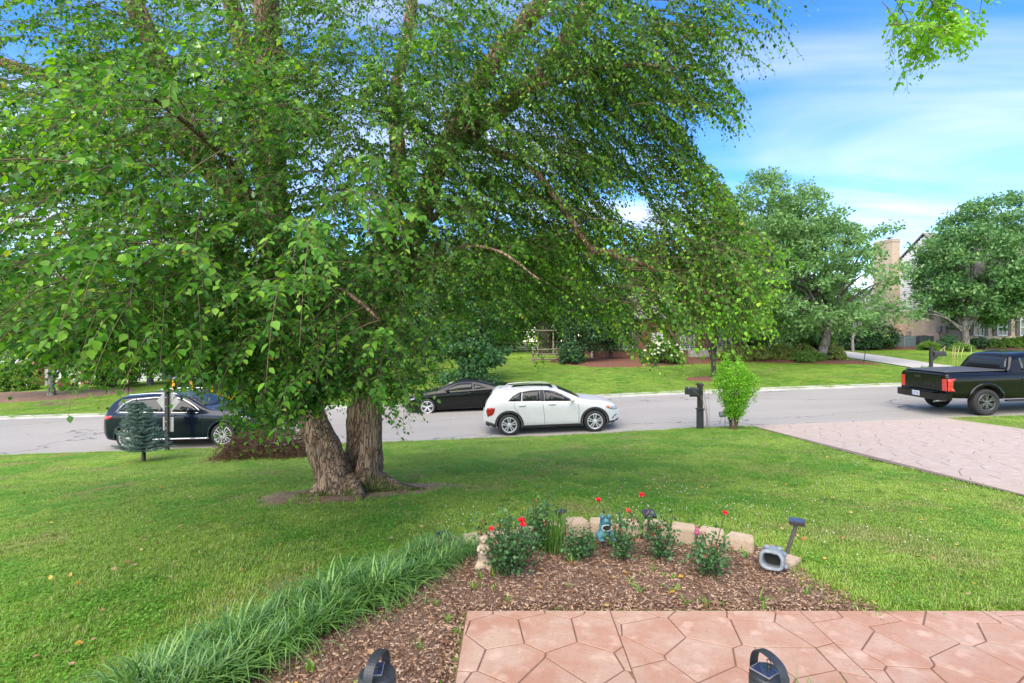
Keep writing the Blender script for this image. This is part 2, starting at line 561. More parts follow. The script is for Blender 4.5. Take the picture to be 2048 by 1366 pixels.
# ------------------------------------------------------------------ stamped-stone patio path and driveway
def clip(poly, p, n, d=0.0):
    """keep the side of the line through p with normal n where (q-p).n <= d"""
    out = []
    m = len(poly)
    for i in range(m):
        a, b = poly[i], poly[(i + 1) % m]
        da, db = np.dot(a - p, n) - d, np.dot(b - p, n) - d
        if da <= 0: out.append(a)
        if (da < 0 < db) or (db < 0 < da): out.append(a + (b - a) * (da / (da - db)))
    return out

def stamped(region, size, gap, seed, stretch=(1, 1)):
    """irregular flagstone outlines filling a convex region"""
    r = np.random.default_rng(seed)
    reg = [np.array(p, float) for p in region]
    lo, hi = np.min(reg, 0) - size, np.max(reg, 0) + size
    pts = []
    sx, sy = size * stretch[0], size * stretch[1]
    for j, yy in enumerate(np.arange(lo[1], hi[1], sy)):
        for i, xx in enumerate(np.arange(lo[0], hi[0], sx)):
            pts.append((xx + (j % 2) * sx * .5 + r.uniform(-.36, .36) * sx, yy + r.uniform(-.36, .36) * sy))
    pts = np.array(pts); cells = []
    for i, p in enumerate(pts):
        d2 = np.sum((pts - p) ** 2, 1); nb = np.argsort(d2)[1:22]
        w = max(sx, sy) * 2
        poly = [p + np.array(q) for q in ((-w, -w), (w, -w), (w, w), (-w, w))]
        for k in nb:
            q = pts[k]; n = (q - p) / np.linalg.norm(q - p)
            poly = clip(poly, (p + q) / 2, n, -gap / 2)
            if len(poly) < 3: break
        for a, b in zip(reg, reg[1:] + reg[:1]):
            if len(poly) < 3: break
            e = b - a; n = np.array([e[1], -e[0]]) / np.linalg.norm(e)
            poly = clip(poly, a, n, 0)
        if len(poly) >= 3:
            A = .5 * abs(sum(poly[k][0] * poly[(k + 1) % len(poly)][1] - poly[(k + 1) % len(poly)][0] * poly[k][1] for k in range(len(poly))))
            if A > size * size * .01: cells.append(poly)
    return cells

def stonemat(name, a, b, c):
    m, N, L, out = newmat(name)
    bs = N.new('ShaderNodeBsdfPrincipled'); bs.inputs['Roughness'].default_value = .72
    bs.inputs['Specular IOR Level'].default_value = .35
    g = N.new('ShaderNodeNewGeometry'); oi = N.new('ShaderNodeObjectInfo')
    def noise(scale, det, rough=.55):
        n = N.new('ShaderNodeTexNoise'); n.inputs['Scale'].default_value = scale; n.inputs['Detail'].default_value = det; n.inputs['Roughness'].default_value = rough
        L.new(g.outputs['Position'], n.inputs['Vector']); return n.outputs['Fac']
    def rp(f, p, q, lo, hi):
        r = N.new('ShaderNodeMapRange'); r.inputs[1].default_value = lo; r.inputs[2].default_value = hi; L.new(f, r.inputs[0])
        x = N.new('ShaderNodeMix'); x.data_type = 'RGBA'; L.new(r.outputs[0], x.inputs[0])
        for i, w in ((6, p), (7, q)):
            if isinstance(w, tuple): x.inputs[i].default_value = (*w, 1)
            else: L.new(w, x.inputs[i])
        return x.outputs[2]
    n1 = noise(2.6, 6, .65); n2 = noise(14, 6)
    base = rp(oi.outputs['Random'], a, b, 0, 1)
    base = rp(n1, base, c, .40, .60)
    base = rp(noise(42, 5), base, tuple(.62 * k for k in b), .56, .85)
    base = rp(noise(7, 3), base, tuple(min(.6, 1.18 * k) for k in a), .55, .75)
    L.new(base, bs.inputs['Base Color'])
    bp = N.new('ShaderNodeBump'); bp.inputs['Strength'].default_value = .55; bp.inputs['Distance'].default_value = .012
    L.new(n2, bp.inputs['Height']); L.new(bp.outputs[0], bs.inputs['Normal'])
    L.new(bs.outputs[0], out.inputs[0]); return m
M_stone = stonemat('salmon_stamped_stone', (.45, .315, .245), (.41, .27, .20), (.385, .21, .145))
M_stone2 = stonemat('faded_stamped_stone', (.44, .36, .305), (.41, .33, .28), (.42, .33, .27))
M_grout = mat('stamped_joint', (.20, .11, .08), (.15, .08, .058), rough=.9, scale=12, bump=.3)
M_grout2 = mat('faded_joint', (.20, .145, .125), (.15, .11, .095), rough=.9, scale=12, bump=.3)

def lay(cells, zf, parent, m, h, rim):
    for poly in cells:
        c = np.mean(poly, 0); n = len(poly)
        zc = zf(c[0], c[1])
        V = []
        for p in poly: V.append((p[0], p[1], zf(p[0], p[1]) - .015))
        for p in poly: V.append((p[0], p[1], zf(p[0], p[1]) + h * .55))
        for p in poly:
            q = p + (c - p) * min(.3, rim / (np.linalg.norm(c - p) + 1e-6))
            V.append((q[0], q[1], zf(q[0], q[1]) + h))
        F = []
        for k in range(n):
            j = (k + 1) % n
            F += [(k, j, n + j, n + k), (n + k, n + j, 2 * n + j, 2 * n + k)]
        F.append(tuple(range(2 * n, 3 * n)))
        me = bpy.data.meshes.new('paving_stone'); me.from_pydata([(a - c[0], b - c[1], d - zc) for a, b, d in V], [], F); me.update()
        # outline may run clockwise
        o = obj('paving_stone', me, m, parent, loc=(c[0], c[1], zc))
        bm = bmesh.new(); bm.from_mesh(me); bmesh.ops.recalc_face_normals(bm, faces=bm.faces); bm.to_mesh(me); bm.free()

PX0, PY0, PY1 = -.335, 2.3, 3.76
def path_z(x, y): return .028
patio = MB()
patio.box(((PX0 + 7.0) / 2, (PY0 + PY1) / 2, -.03), (7.0 - PX0, PY1 - PY0, .10))
patio_o = patio.build('garden_path', M_grout)
tag(patio_o, kind='structure')
def pback(x): return PY1
cuts = [PX0 + .004, .72, 2.11, 3.5, 4.9, 6.3]
for a, b in zip(cuts[:-1], cuts[1:]):
    # the back edge runs very slightly away from the porch towards the drive
    reg = [(a + .004, PY0), (b - .004, PY0), (b - .004, PY1 - .006), (a + .004, PY1 - .006)]
    lay(stamped(reg, .345, .010, int(a * 100) + 900, (1.05, .9)), lambda x, y: .018, patio_o, M_stone, .008, .004)
# driveway on the slope
def drv_z(x, y): return gz(x, y) + .05
DR = [(7.0, 2.3), (13.1, 2.3), (13.1, 12.5), (13.5, 15.86), (7.2, 15.86), (7.0, 13.0)]
def drv_left(y): return 6.98 + max(0, y - 10) * .07
def drv_right(y): return 13.0 + max(0, y - 14.2) * .25
rows = np.linspace(2.3, Y_NEAR - .06, 40)
V = []; 
for y_ in rows:
    for t in np.linspace(0, 1, 14):
        x_ = drv_left(y_) + (drv_right(y_) - drv_left(y_)) * t
        V.append((x_, y_, gz(x_, y_) + (.035 if y_ < 15.5 else .022)))
F = [(j * 14 + i, j * 14 + i + 1, (j + 1) * 14 + i + 1, (j + 1) * 14 + i) for j in range(39) for i in range(13)]
# skirt
me = bpy.data.meshes.new('driveway'); me.from_pydata(V, [], F); me.update()
drive_o = obj('driveway', me, M_grout2); tag(drive_o, kind='structure')
reg = [(6.98, 5.6), (13.0, 5.6), (13.4, 15.8), (7.38, 15.8)]
cells = stamped(reg, .40, .012, 5, (1.15, .95))
cells = [c for c in cells if np.mean(c, 0)[0] < np.mean(c, 0)[1] + .8]
cells.sort(key=lambda c: np.mean(c, 0)[1])
lay(cells[:300], lambda x, y: gz(x, y) + .036, drive_o, M_stone2, .008, .014)
if len(cells) > 300:
    hold = tag(bpy.data.objects.new('distant_paving', None)); 
    mbx = MB()
    for poly in cells[300:]:
        n = len(poly)
        mbx.add([(p[0], p[1], gz(p[0], p[1]) + .044) for p in poly], [tuple(range(n))])
    o = mbx.build('paving_stones_beyond', M_stone2, drive_o); o['kind'] = 'stuff'
print('drive stones', len(cells))

# the porch the lanterns stand on (the viewer's own side)
M_porch = mat('porch_concrete', (.36, .33, .30), (.30, .27, .25), rough=.85, scale=3, bump=.2)
pb = MB(); pb.box((0.5, -.9, .23), (9, 6.2, .46), bev=.02)
tag(pb.build('porch', M_porch), kind='structure')

# ------------------------------------------------------------------ beds
M_mulch = mat('mulch', (.13, .075, .05), (.21, .14, .10), rough=.95, scale=22, detail=8, bump=1.0, bscale=70, coord='Object', bdist=.03)
M_mulch_red = mat('red_mulch', (.21, .085, .045), (.13, .06, .036), rough=.95, scale=9, detail=8, bump=1.0, bscale=30, bdist=.05)
M_soil = mat('bare_soil', (.20, .12, .07), (.28, .19, .12), rough=.95, scale=4, detail=8, bump=.8, bscale=30, bdist=.03)
BED = [(-2.35, 2.35), (PX0 - .003, 2.3), (PX0 - .003, PY1), (2.75, PY1 + .003), (2.55, 4.15), (2.50, 4.62), (2.42, 5.02), (2.0, 5.26), (1.5, 5.42), (.95, 5.45), (.4, 5.36), (-.1, 5.25), (-.5, 5.1), (-1.0, 4.55), (-1.5, 3.9), (-2.1, 3.1)]
tag(drape('mulch_bed', BED, .012, M_mulch, res=.16, edge=.02, crown=.012), kind='structure')
TREE = np.array([-2.55, 8.15])
RING = [(TREE[0] + (1.3 + .35 * math.sin(3 * a + 1)) * math.cos(a) * (1.25), TREE[1] - .1 + (.78 + .2 * math.sin(2 * a)) * math.sin(a)) for a in np.linspace(0, 2 * math.pi, 28, endpoint=False)]
tag(drape('bare_soil', RING, .012, M_soil, res=.2, edge=.03, crown=.02), kind='structure')
# neighbour's beds across the street
BED_HOUSE = [(2.8, 38.6), (3.6, 36.2), (5.6, 34.0), (8.0, 33.6), (11.0, 34.2), (13.5, 35.0), (15.0, 36.0), (18.2, 36.2), (18.5, 42), (3.0, 42)]
tag(drape('house_bed', BED_HOUSE, .05, M_mulch_red, res=.8, edge=.07, crown=.06), kind='structure')
BED_OAK = [(16.0, 36.2), (18.0, 34.6), (20.2, 33.6), (22.0, 32.6), (23.2, 32.0), (23.6, 32.8), (23.9, 35), (24.4, 39), (18, 39.5), (15.9, 38)]
tag(drape('oak_bed', BED_OAK, .05, M_mulch_red, res=.8, edge=.07, crown=.08), kind='structure')
BED_TAN = [(30.2, 46.5), (33, 44.4), (37, 43.2), (41, 42.2), (47, 41.8), (55, 42.5), (55, 46), (42, 45.5), (40, 50), (36, 62), (30, 60)]
tag(drape('tan_house_bed', BED_TAN, .05, M_mulch_red, res=.9, edge=.07, crown=.06), kind='structure')
BED_SMALL = [(10.4 + 1.15 * math.cos(a), 27.3 + .8 * math.sin(a)) for a in np.linspace(0, 6.28, 18, endpoint=False)]
tag(drape('young_tree_bed', BED_SMALL, .05, M_mulch_red, res=.3, edge=.06, crown=.06), kind='structure')
BED_LEFT = [(-36, 28.5), (-29.5, 28.2), (-25.2, 29.5), (-23.4, 31.8), (-24.5, 33.5), (-29, 34), (-36, 34)]
tag(drape('far_left_bed', BED_LEFT, .06, mat('brown_mulch', (.24, .15, .09), (.17, .105, .07), rough=.95, scale=8, bump=.8), res=.8, edge=.08, crown=.08), kind='structure')

# ------------------------------------------------------------------ lawn grass (instanced turf tufts)
def turfmat():
    m, N, L, out = newmat('grass_blades')
    g = N.new('ShaderNodeNewGeometry')
    def noise(scale, det=3):
        n = N.new('ShaderNodeTexNoise'); n.inputs['Scale'].default_value = scale; n.inputs['Detail'].default_value = det
        L.new(g.outputs['Position'], n.inputs['Vector']); return n.outputs['Fac']
    def mix(f, lo, hi, a, c):
        r = N.new('ShaderNodeMapRange'); r.inputs[1].default_value = lo; r.inputs[2].default_value = hi; L.new(f, r.inputs[0])
        x = N.new('ShaderNodeMix'); x.data_type = 'RGBA'; L.new(r.outputs[0], x.inputs[0])
        for i, q in ((6, a), (7, c)):
            if isinstance(q, tuple): x.inputs[i].default_value = (*q, 1)
            else: L.new(q, x.inputs[i])
        return x.outputs[2]
    c = mix(g.outputs['Random Per Island'], 0, 1, (.145, .295, .028), (.365, .56, .07))
    c = mix(noise(.6), .38, .66, c, (.38, .56, .075))
    c = mix(noise(2.2, 5), .58, .74, c, (.22, .41, .04))
    isl = N.new('ShaderNodeMath'); isl.operation = 'GREATER_THAN'; isl.inputs[1].default_value = .9; L.new(g.outputs['Random Per Island'], isl.inputs[0])
    c = mix(isl.outputs[0], 0, 1, c, (.40, .34, .15))
    c = mix(noise(.85, 5), .54, .74, c, (.40, .38, .14))
    c = mix(noise(5.0, 5), .56, .72, c, (.17, .31, .035))
    d = N.new('ShaderNodeBsdfDiffuse'); t = N.new('ShaderNodeBsdfTranslucent'); gl = N.new('ShaderNodeBsdfGlossy'); gl.inputs['Roughness'].default_value = .45
    L.new(c, d.inputs[0]); L.new(c, t.inputs[0])
    m1 = N.new('ShaderNodeMixShader'); m1.inputs[0].default_value = .4; L.new(d.outputs[0], m1.inputs[1]); L.new(t.outputs[0], m1.inputs[2])
    m2 = N.new('ShaderNodeMixShader'); m2.inputs[0].default_value = .05; L.new(m1.outputs[0], m2.inputs[1]); L.new(gl.outputs[0], m2.inputs[2])
    L.new(m2.outputs[0], out.inputs[0]); return m
M_turf = turfmat()
from mathutils import noise as _mn
def mnoise_(x, y): return _mn.noise(Vector((x * .9, y * .9, 3.3))) + .5 * _mn.noise(Vector((x * 2.7, y * 2.7, 8.1)))
def blades(n, half, hmin, hmax, w, lean, r):
    """n bent tapering blades inside a square of side 2*half; 5 verts, 3 faces each"""
    p = np.zeros((n, 3)); p[:, :2] = r.uniform(-half, half, (n, 2))
    a = r.uniform(0, 2 * np.pi, n); h = r.uniform(hmin, hmax, n)
    d = np.stack([np.cos(a), np.sin(a), np.zeros(n)], 1); s_ = np.stack([-np.sin(a), np.cos(a), np.zeros(n)], 1)
    ln = r.uniform(.15, 1, n) * lean
    up = np.array([0, 0, 1.])
    mid = p + up * (h * .6)[:, None] + d * (h * ln * .35)[:, None]
    tip = p + up * (h * (1 - .35 * ln))[:, None] + d * (h * ln)[:, None]
    ww = (w * r.uniform(.7, 1.3, n))[:, None]
    V = np.stack([p - s_ * ww, p + s_ * ww, mid + s_ * ww * .8, mid - s_ * ww * .8, tip], 1).reshape(-1, 3)
    o_ = np.arange(n) * 5
    Q = np.stack([o_, o_ + 1, o_ + 2, o_ + 3], 1); T = np.stack([o_ + 3, o_ + 2, o_ + 4], 1)
    return V, Q, T
patches = bpy.data.collections.new('turf_tufts')
for k in range(6):
    r_ = np.random.default_rng(40 + k)
    V, Q, T = blades(760, .20, .014, .036 + .004 * k, .0027, 1.3, r_)
    me = mesh_np('turf_tuft', V, [Q, T]); me.materials.append(M_turf)
    patches.objects.link(bpy.data.objects.new('turf_tuft', me))
M_clover = leafmat('clover_leaf', [(.07, .17, .02), (.11, .24, .03), (.15, .29, .045)], trans=.4)
for k in range(3):
    r_ = np.random.default_rng(60 + k); n_ = 260
    p_ = np.zeros((n_, 3)); p_[:, :2] = r_.normal(0, .10, (n_, 2)); p_[:, 2] = r_.uniform(.012, .05, n_)
    nr_ = unit(np.array([0, 0, 1.]) + r_.normal(0, .35, (n_, 3))); a_ = r_.uniform(0, 6.28, n_)
    s_, l_, q_ = basis(np.stack([np.cos(a_), np.sin(a_), 0 * a_], 1), nr_)
    V, F = scatter([(0, 0, 0), (-.5, .4, .05), (-.3, .9, .03), (.3, .9, .03), (.5, .4, .05)], [(0, 4, 3, 2, 1)], p_, s_, l_, q_, r_.uniform(.010, .024, n_))
    me = mesh_np('turf_tuft_clover', V, F); me.materials.append(M_clover)
    patches.objects.link(bpy.data.objects.new('turf_tuft_clover', me))
def gn_scatter(name, coll, pts, rots, scales, idx, label, cat):
    me = bpy.data.meshes.new(name)
    me.vertices.add(len(pts)); me.vertices.foreach_set('co', np.asarray(pts, np.float32).ravel())
    a = me.attributes.new('rot', 'FLOAT_VECTOR', 'POINT'); a.data.foreach_set('vector', np.asarray(rots, np.float32).ravel())
    a = me.attributes.new('scl', 'FLOAT_VECTOR', 'POINT'); a.data.foreach_set('vector', np.asarray(scales, np.float32).ravel())
    a = me.attributes.new('idx', 'INT', 'POINT'); a.data.foreach_set('value', np.asarray(idx, np.int32))
    o = bpy.data.objects.new(name, me); C.objects.link(o)
    ng = bpy.data.node_groups.new(name, 'GeometryNodeTree')
    ng.interface.new_socket('Geometry', in_out='INPUT', socket_type='NodeSocketGeometry')
    ng.interface.new_socket('Geometry', in_out='OUTPUT', socket_type='NodeSocketGeometry')
    N, L = ng.nodes, ng.links
    gi, go = N.new('NodeGroupInput'), N.new('NodeGroupOutput')
    ci = N.new('GeometryNodeCollectionInfo'); ci.inputs['Collection'].default_value = coll
    ci.inputs['Separate Children'].default_value = True; ci.inputs['Reset Children'].default_value = True
    io = N.new('GeometryNodeInstanceOnPoints'); io.inputs['Pick Instance'].default_value = True
    def na(nm, ty):
        q = N.new('GeometryNodeInputNamedAttribute'); q.data_type = ty; q.inputs['Name'].default_value = nm; return q.outputs['Attribute']
    L.new(gi.outputs[0], io.inputs['Points']); L.new(ci.outputs[0], io.inputs['Instance'])
    L.new(na('idx', 'INT'), io.inputs['Instance Index']); L.new(na('rot', 'FLOAT_VECTOR'), io.inputs['Rotation']); L.new(na('scl', 'FLOAT_VECTOR'), io.inputs['Scale'])
    L.new(io.outputs[0], go.inputs[0])
    md = o.modifiers.new('scatter', 'NODES'); md.node_group = ng
    tag(o, label, cat, kind='stuff')
    return o
def lawn_points(x0, x1, y0, y1, step, reject):
    X, Y = np.meshgrid(np.arange(x0, x1, step), np.arange(y0, y1, step))
    X = (X + rng.uniform(-.5, .5, X.shape) * step).ravel(); Y = (Y + rng.uniform(-.5, .5, Y.shape) * step).ravel()
    keep = (np.abs(X) < Y * 1.03 + .5) & ~reject(X, Y)
    return X[keep], Y[keep]
def rej_near(X, Y):
    q = np.stack([X, Y], 1)
    bad = inpoly(q, BED) | (Y > Y_NEAR - .08)
    e = .13
    bad |= (X > PX0 - e) & (Y < PY1 + e) & (X < 13)
    dl = 6.98 + np.maximum(0, Y - 10) * .07; dr = 13.0 + np.maximum(0, Y - 14.2) * .25
    bad |= (X > dl - e) & (X < dr + e)
    rr = np.hypot((X - TREE[0]) / 1.35, (Y - TREE[1] + .1) / .82)
    bad |= (rr < .95) | ((rr < 1.35) & (rng.random(X.shape) < .6))
    bad |= (X < -2) & (Y < 2.4)
    return bad
gx, gy = lawn_points(-17, 17, 2.4, 16.0, .185, rej_near)
n1 = len(gx)
def rej_far(X, Y):
    q = np.stack([X, Y], 1)
    bad = np.zeros(len(X) if X.ndim == 1 else X.shape, bool)
    for b_ in (BED_HOUSE, BED_OAK, BED_TAN, BED_SMALL, BED_LEFT): bad |= inpoly(q, b_)
    bad |= inpoly(q, [(20.4, 23), (21.4, 24.4), (22.1, 27), (23.2, 31), (24.4, 38), (24.7, 50), (29.1, 50), (28.1, 38), (26.4, 31.5), (25.7, 27), (25.5, 24.4), (26.2, 23)])
    return bad
fx, fy = lawn_points(-30, 34, 24.1, 44, .42, rej_far)
AX, AY = np.concatenate([gx, fx]), np.concatenate([gy, fy])
AZ = ground_z(AX, AY)
n = len(AX)
sc = np.concatenate([rng.uniform(.8, 1.2, n1), rng.uniform(1.5, 2.0, n - n1)])
hz = np.concatenate([rng.uniform(.7, 1.15, n1), rng.uniform(.8, 1.1, n - n1)])
# broad-leaved clover and weed patches among the blades
# patchy height: mown lawn with a few ranker spots
hz *= .8 + .5 * (np.sin(AX * 1.3 + np.sin(AY * .9) * 2) * .5 + .5)
rots = np.stack([np.zeros(n), np.zeros(n), rng.uniform(0, 6.28, n)], 1)
cl_ = np.array([mnoise_(x_, y_) for x_, y_ in zip(AX, AY)])
idx_ = np.where((cl_ + rng.normal(0, .12, n) > .16) & (rng.random(n) < .55), rng.integers(6, 9, n), rng.integers(0, 6, n))
gn_scatter('grass', patches, np.stack([AX, AY, AZ - .004], 1), rots, np.stack([sc, sc, hz], 1), idx_, 'short green mown lawn grass on both sides of the street', 'grass')
print('turf', n)
# ------------------------------------------------------------------ bark and leaf materials
from mathutils import noise as mnoise
def barkmat(name, dark, mid, pale, moss=None, vstretch=.16, scale=17, bump=.9, bdist=.035):
    m, N, L, out = newmat(name)
    b = N.new('ShaderNodeBsdfPrincipled'); b.inputs['Roughness'].default_value = .9; b.inputs['Specular IOR Level'].default_value = .25
    g = N.new('ShaderNodeNewGeometry')
    mpn = N.new('ShaderNodeMapping'); mpn.inputs['Scale'].default_value = (1, 1, vstretch); L.new(g.outputs['Position'], mpn.inputs[0])
    nd = N.new('ShaderNodeTexNoise'); nd.inputs['Scale'].default_value = 6; nd.inputs['Detail'].default_value = 4; L.new(mpn.outputs[0], nd.inputs['Vector'])
    va = N.new('ShaderNodeVectorMath'); va.operation = 'MULTIPLY_ADD'; va.inputs[1].default_value = (.35, .35, .35)
    L.new(nd.outputs['Color'], va.inputs[0]); L.new(mpn.outputs[0], va.inputs[2])
    vo = N.new('ShaderNodeTexVoronoi'); vo.feature = 'DISTANCE_TO_EDGE'; vo.inputs['Scale'].default_value = scale; L.new(va.outputs[0], vo.inputs['Vector'])
    n2 = N.new('ShaderNodeTexNoise'); n2.inputs['Scale'].default_value = scale * 2.5; n2.inputs['Detail'].default_value = 8; n2.inputs['Roughness'].default_value = .7; L.new(mpn.outputs[0], n2.inputs['Vector'])
    n3 = N.new('ShaderNodeTexNoise'); n3.inputs['Scale'].default_value = 3.2; n3.inputs['Detail'].default_value = 6; L.new(g.outputs['Position'], n3.inputs['Vector'])
    def mix(f, lo, hi, a, c):
        r = N.new('ShaderNodeMapRange'); r.inputs[1].default_value = lo; r.inputs[2].default_value = hi; L.new(f, r.inputs[0])
        x = N.new('ShaderNodeMix'); x.data_type = 'RGBA'; L.new(r.outputs[0], x.inputs[0])
        for i, q in ((6, a), (7, c)):
            if isinstance(q, tuple): x.inputs[i].default_value = (*q, 1)
            else: L.new(q, x.inputs[i])
        return x.outputs[2]
    c = mix(n2.outputs['Fac'], .35, .65, mid, pale)
    c = mix(n3.outputs['Fac'], .45, .7, c, tuple(k * .75 for k in mid))
    c = mix(vo.outputs['Distance'], -.02, .12, dark, c)
    if moss:
        sp = N.new('ShaderNodeSeparateXYZ'); L.new(g.outputs['Position'], sp.inputs[0])
        ad = N.new('ShaderNodeMath'); ad.operation = 'MULTIPLY_ADD'; ad.inputs[1].default_value = -.9
        L.new(sp.outputs['Z'], ad.inputs[0]); L.new(n3.outputs['Fac'], ad.inputs[2])
        c = mix(ad.outputs[0], .62, .85, c, moss)
    L.new(c, b.inputs['Base Color'])
    ma = N.new('ShaderNodeMath'); ma.operation = 'MULTIPLY_ADD'; ma.inputs[1].default_value = .5
    r2 = N.new('ShaderNodeMapRange'); r2.inputs[1].default_value = 0; r2.inputs[2].default_value = .14; L.new(vo.outputs['Distance'], r2.inputs[0])
    L.new(n2.outputs['Fac'], ma.inputs[0]); L.new(r2.outputs[0], ma.inputs[2])
    bp = N.new('ShaderNodeBump'); bp.inputs['Strength'].default_value = bump; bp.inputs['Distance'].default_value = bdist
    L.new(ma.outputs[0], bp.inputs['Height']); L.new(bp.outputs[0], b.inputs['Normal'])
    L.new(b.outputs[0], out.inputs[0]); return m
M_birch = barkmat('birch_bark', (.07, .04, .025), (.30, .18, .11), (.44, .32, .23), moss=(.10, .12, .03))
M_bark_grey = barkmat('grey_bark', (.06, .052, .045), (.20, .18, .16), (.30, .28, .26), scale=7)
M_bark_dark = barkmat('dark_bark', (.02, .016, .013), (.07, .055, .045), (.12, .10, .08), scale=7)
M_twig = mat('twig', (.10, .065, .04), (.16, .11, .06), rough=.8, scale=20)
M_leaf_birch = leafmat('birch_leaf', [(.012, .046, .010), (.030, .105, .014), (.058, .160, .018), (.090, .215, .022), (.16, .30, .034), (.22, .34, .04), (.42, .30, .03)], trans=.46, gloss=.16, pos=[0, .3, .6, .85, .97, .996, .997])
M_leaf_young = leafmat('young_lit_birch_leaf', [(.09, .23, .018), (.135, .31, .024), (.20, .38, .034)], trans=.5, gloss=.15)  # young growth; its brighter green also paints the front masses as lit
M_leaf_oak = leafmat('oak_leaf', [(.05, .11, .032), (.085, .16, .05), (.13, .21, .075)], trans=.35, gloss=.2, gain=1.9)
M_leaf_maple = leafmat('maple_leaf', [(.035, .09, .03), (.065, .14, .045), (.12, .20, .065)], trans=.3, gloss=.2, gain=1.9)
M_leaf_mid = leafmat('mid_leaf', [(.045, .10, .02), (.08, .155, .03), (.12, .20, .04)], trans=.42, gloss=.15)
M_leaf_light = leafmat('light_leaf', [(.07, .14, .025), (.11, .20, .035), (.16, .25, .05)], trans=.45, gloss=.15)
M_leaf_dark = leafmat('dark_leaf', [(.012, .035, .012), (.022, .06, .02), (.035, .085, .03)], trans=.2, gloss=.35)
M_needle = leafmat('pine_needles', [(.03, .085, .035), (.05, .12, .05), (.075, .155, .06)], trans=.25, gloss=.1)
M_spruce = leafmat('blue_spruce_needles', [(.06, .10, .08), (.085, .135, .11), (.12, .175, .145)], trans=.12, gloss=.15)
M_rose_leaf = leafmat('rose_leaf', [(.025, .07, .025), (.04, .105, .035), (.065, .15, .045)], trans=.3, gloss=.3)
M_box_leaf = leafmat('clipped_leaf', [(.075, .12, .03), (.11, .16, .04), (.20, .16, .05)], trans=.25, gloss=.15, gain=1.9)

# ------------------------------------------------------------------ river birch
LEAF_V = [(0, 0, 0), (-.27, .16, .05), (-.37, .40, .07), (-.20, .72, .04), (0, 1.0, -.05), (.20, .72, .04), (.37, .40, .07), (.27, .16, .05), (0, .38, -.035), (0, .72, -.03)]
LEAF_F = [(0, 8, 2), (0, 2, 1), (2, 8, 9), (2, 9, 3), (3, 9, 4), (0, 6, 8), (0, 7, 6), (6, 9, 8), (6, 5, 9), (5, 4, 9)]
LEAF1_V = [(0, 0, 0), (-.36, .33, .08), (-.23, .68, .05), (0, 1, -.05), (.23, .68, .05), (.36, .33, .08)]
LEAF1_F = [(0, 3, 2, 1), (0, 5, 4, 3)]
LEAF2_V = [(0, 0, 0), (-.36, .38, .08), (0, 1, -.04), (.36, .38, .08)]
LEAF2_F = [(0, 2, 1), (0, 3, 2)]

def displaced(V, n, amp, freq):
    """push rings of a trunk out and in for bark plates and swellings"""
    V = V.copy(); m = len(V) // n
    cen = V.reshape(m, n, 3).mean(1)
    for i in range(m):
        for k in range(n):
            p = V[i * n + k]; d = p - cen[i]
            q = Vector((p[0] * freq, p[1] * freq, p[2] * freq * .3))
            a = mnoise.noise(q) * .6 + mnoise.noise(q * 2.7) * .3 + mnoise.noise(q * 6) * .18
            L_ = np.linalg.norm(d)
            V[i * n + k] = p + d / (L_ + 1e-6) * a * amp * min(1, L_ * 4)
    return V

def limb(geo, pts, sides=12, per=7, amp=.0, freq=5):
    A = crom(pts, per)
    V, F = tube_np(A[:, :3], np.maximum(A[:, 3], .004), sides)
    if amp: V = displaced(V, sides, amp, freq)
    geo.add(V, F)
    return A

def px(pts): return [tuple(P(a, b, d)) + (r,) for a, b, d, r in pts]
birch_base = np.array([TREE[0], TREE[1], gz(*TREE)])
birch = thing('river_birch', 'large multi-trunk birch with peeling brown bark and drooping leafy branches on the lawn', 'tree', tuple(birch_base))
tg = Geo()
limbs = []
def L_(pts, sides=14, amp=.05, freq=5, per=8):
    A = limb(tg, pts, sides, per, amp, freq); limbs.append(A); return A
# left stem, leaning left
left = px([(688, 990, 8.1, .36), (668, 948, 8.1, .30), (645, 890, 8.1, .24), (612, 800, 8.1, .205), (586, 720, 8.0, .195), (562, 600, 7.9, .20), (548, 470, 7.7, .23), (541, 320, 7.5, .20), (541, 150, 7.2, .17), (533, 0, 6.9, .15), (528, -180, 6.6, .11), (520, -420, 6.3, .07)])
L_(left, 28, .09, 7, 10)
# middle stem behind, dark
L_(px([(722, 975, 8.4, .30), (718, 900, 8.6, .21), (715, 800, 8.7, .185), (720, 700, 8.7, .18), (748, 560, 8.6, .22), (782, 440, 8.5, .17), (798, 340, 8.5, .14), (790, 200, 8.3, .11), (822, 20, 8.1, .09), (830, -200, 7.9, .10), (850, -400, 7.7, .06)]), 24, .08, 7, 10)
# right stem
L_(px([(728, 985, 8.15, .28), (740, 930, 8.15, .20), (743, 860, 8.15, .165), (741, 780, 8.15, .155), (741, 720, 8.15, .155), (745, 690, 8.2, .20), (784, 580, 8.3, .20), (826, 470, 8.3, .19), (872, 340, 8.2, .17), (905, 270, 8.1, .16), (962, 160, 7.9, .15), (1040, 55, 7.7, .13), (1110, -30, 7.5, .12), (1200, -200, 7.2, .08), (1290, -400, 7, .05)]), 24, .07, 7, 10)
# right fork
L_(px([(884, 330, 8.2, .12), (950, 262, 8.0, .12), (1040, 190, 7.8, .13), (1110, 112, 7.6, .13), (1185, 0, 7.3, .12), (1300, -140, 7.0, .09), (1480, -260, 6.4, .06), (1700, -240, 5.4, .04), (1860, -120, 4.8, .02), (1905, -40, 4.6, .012)]), 16, .04, 8)
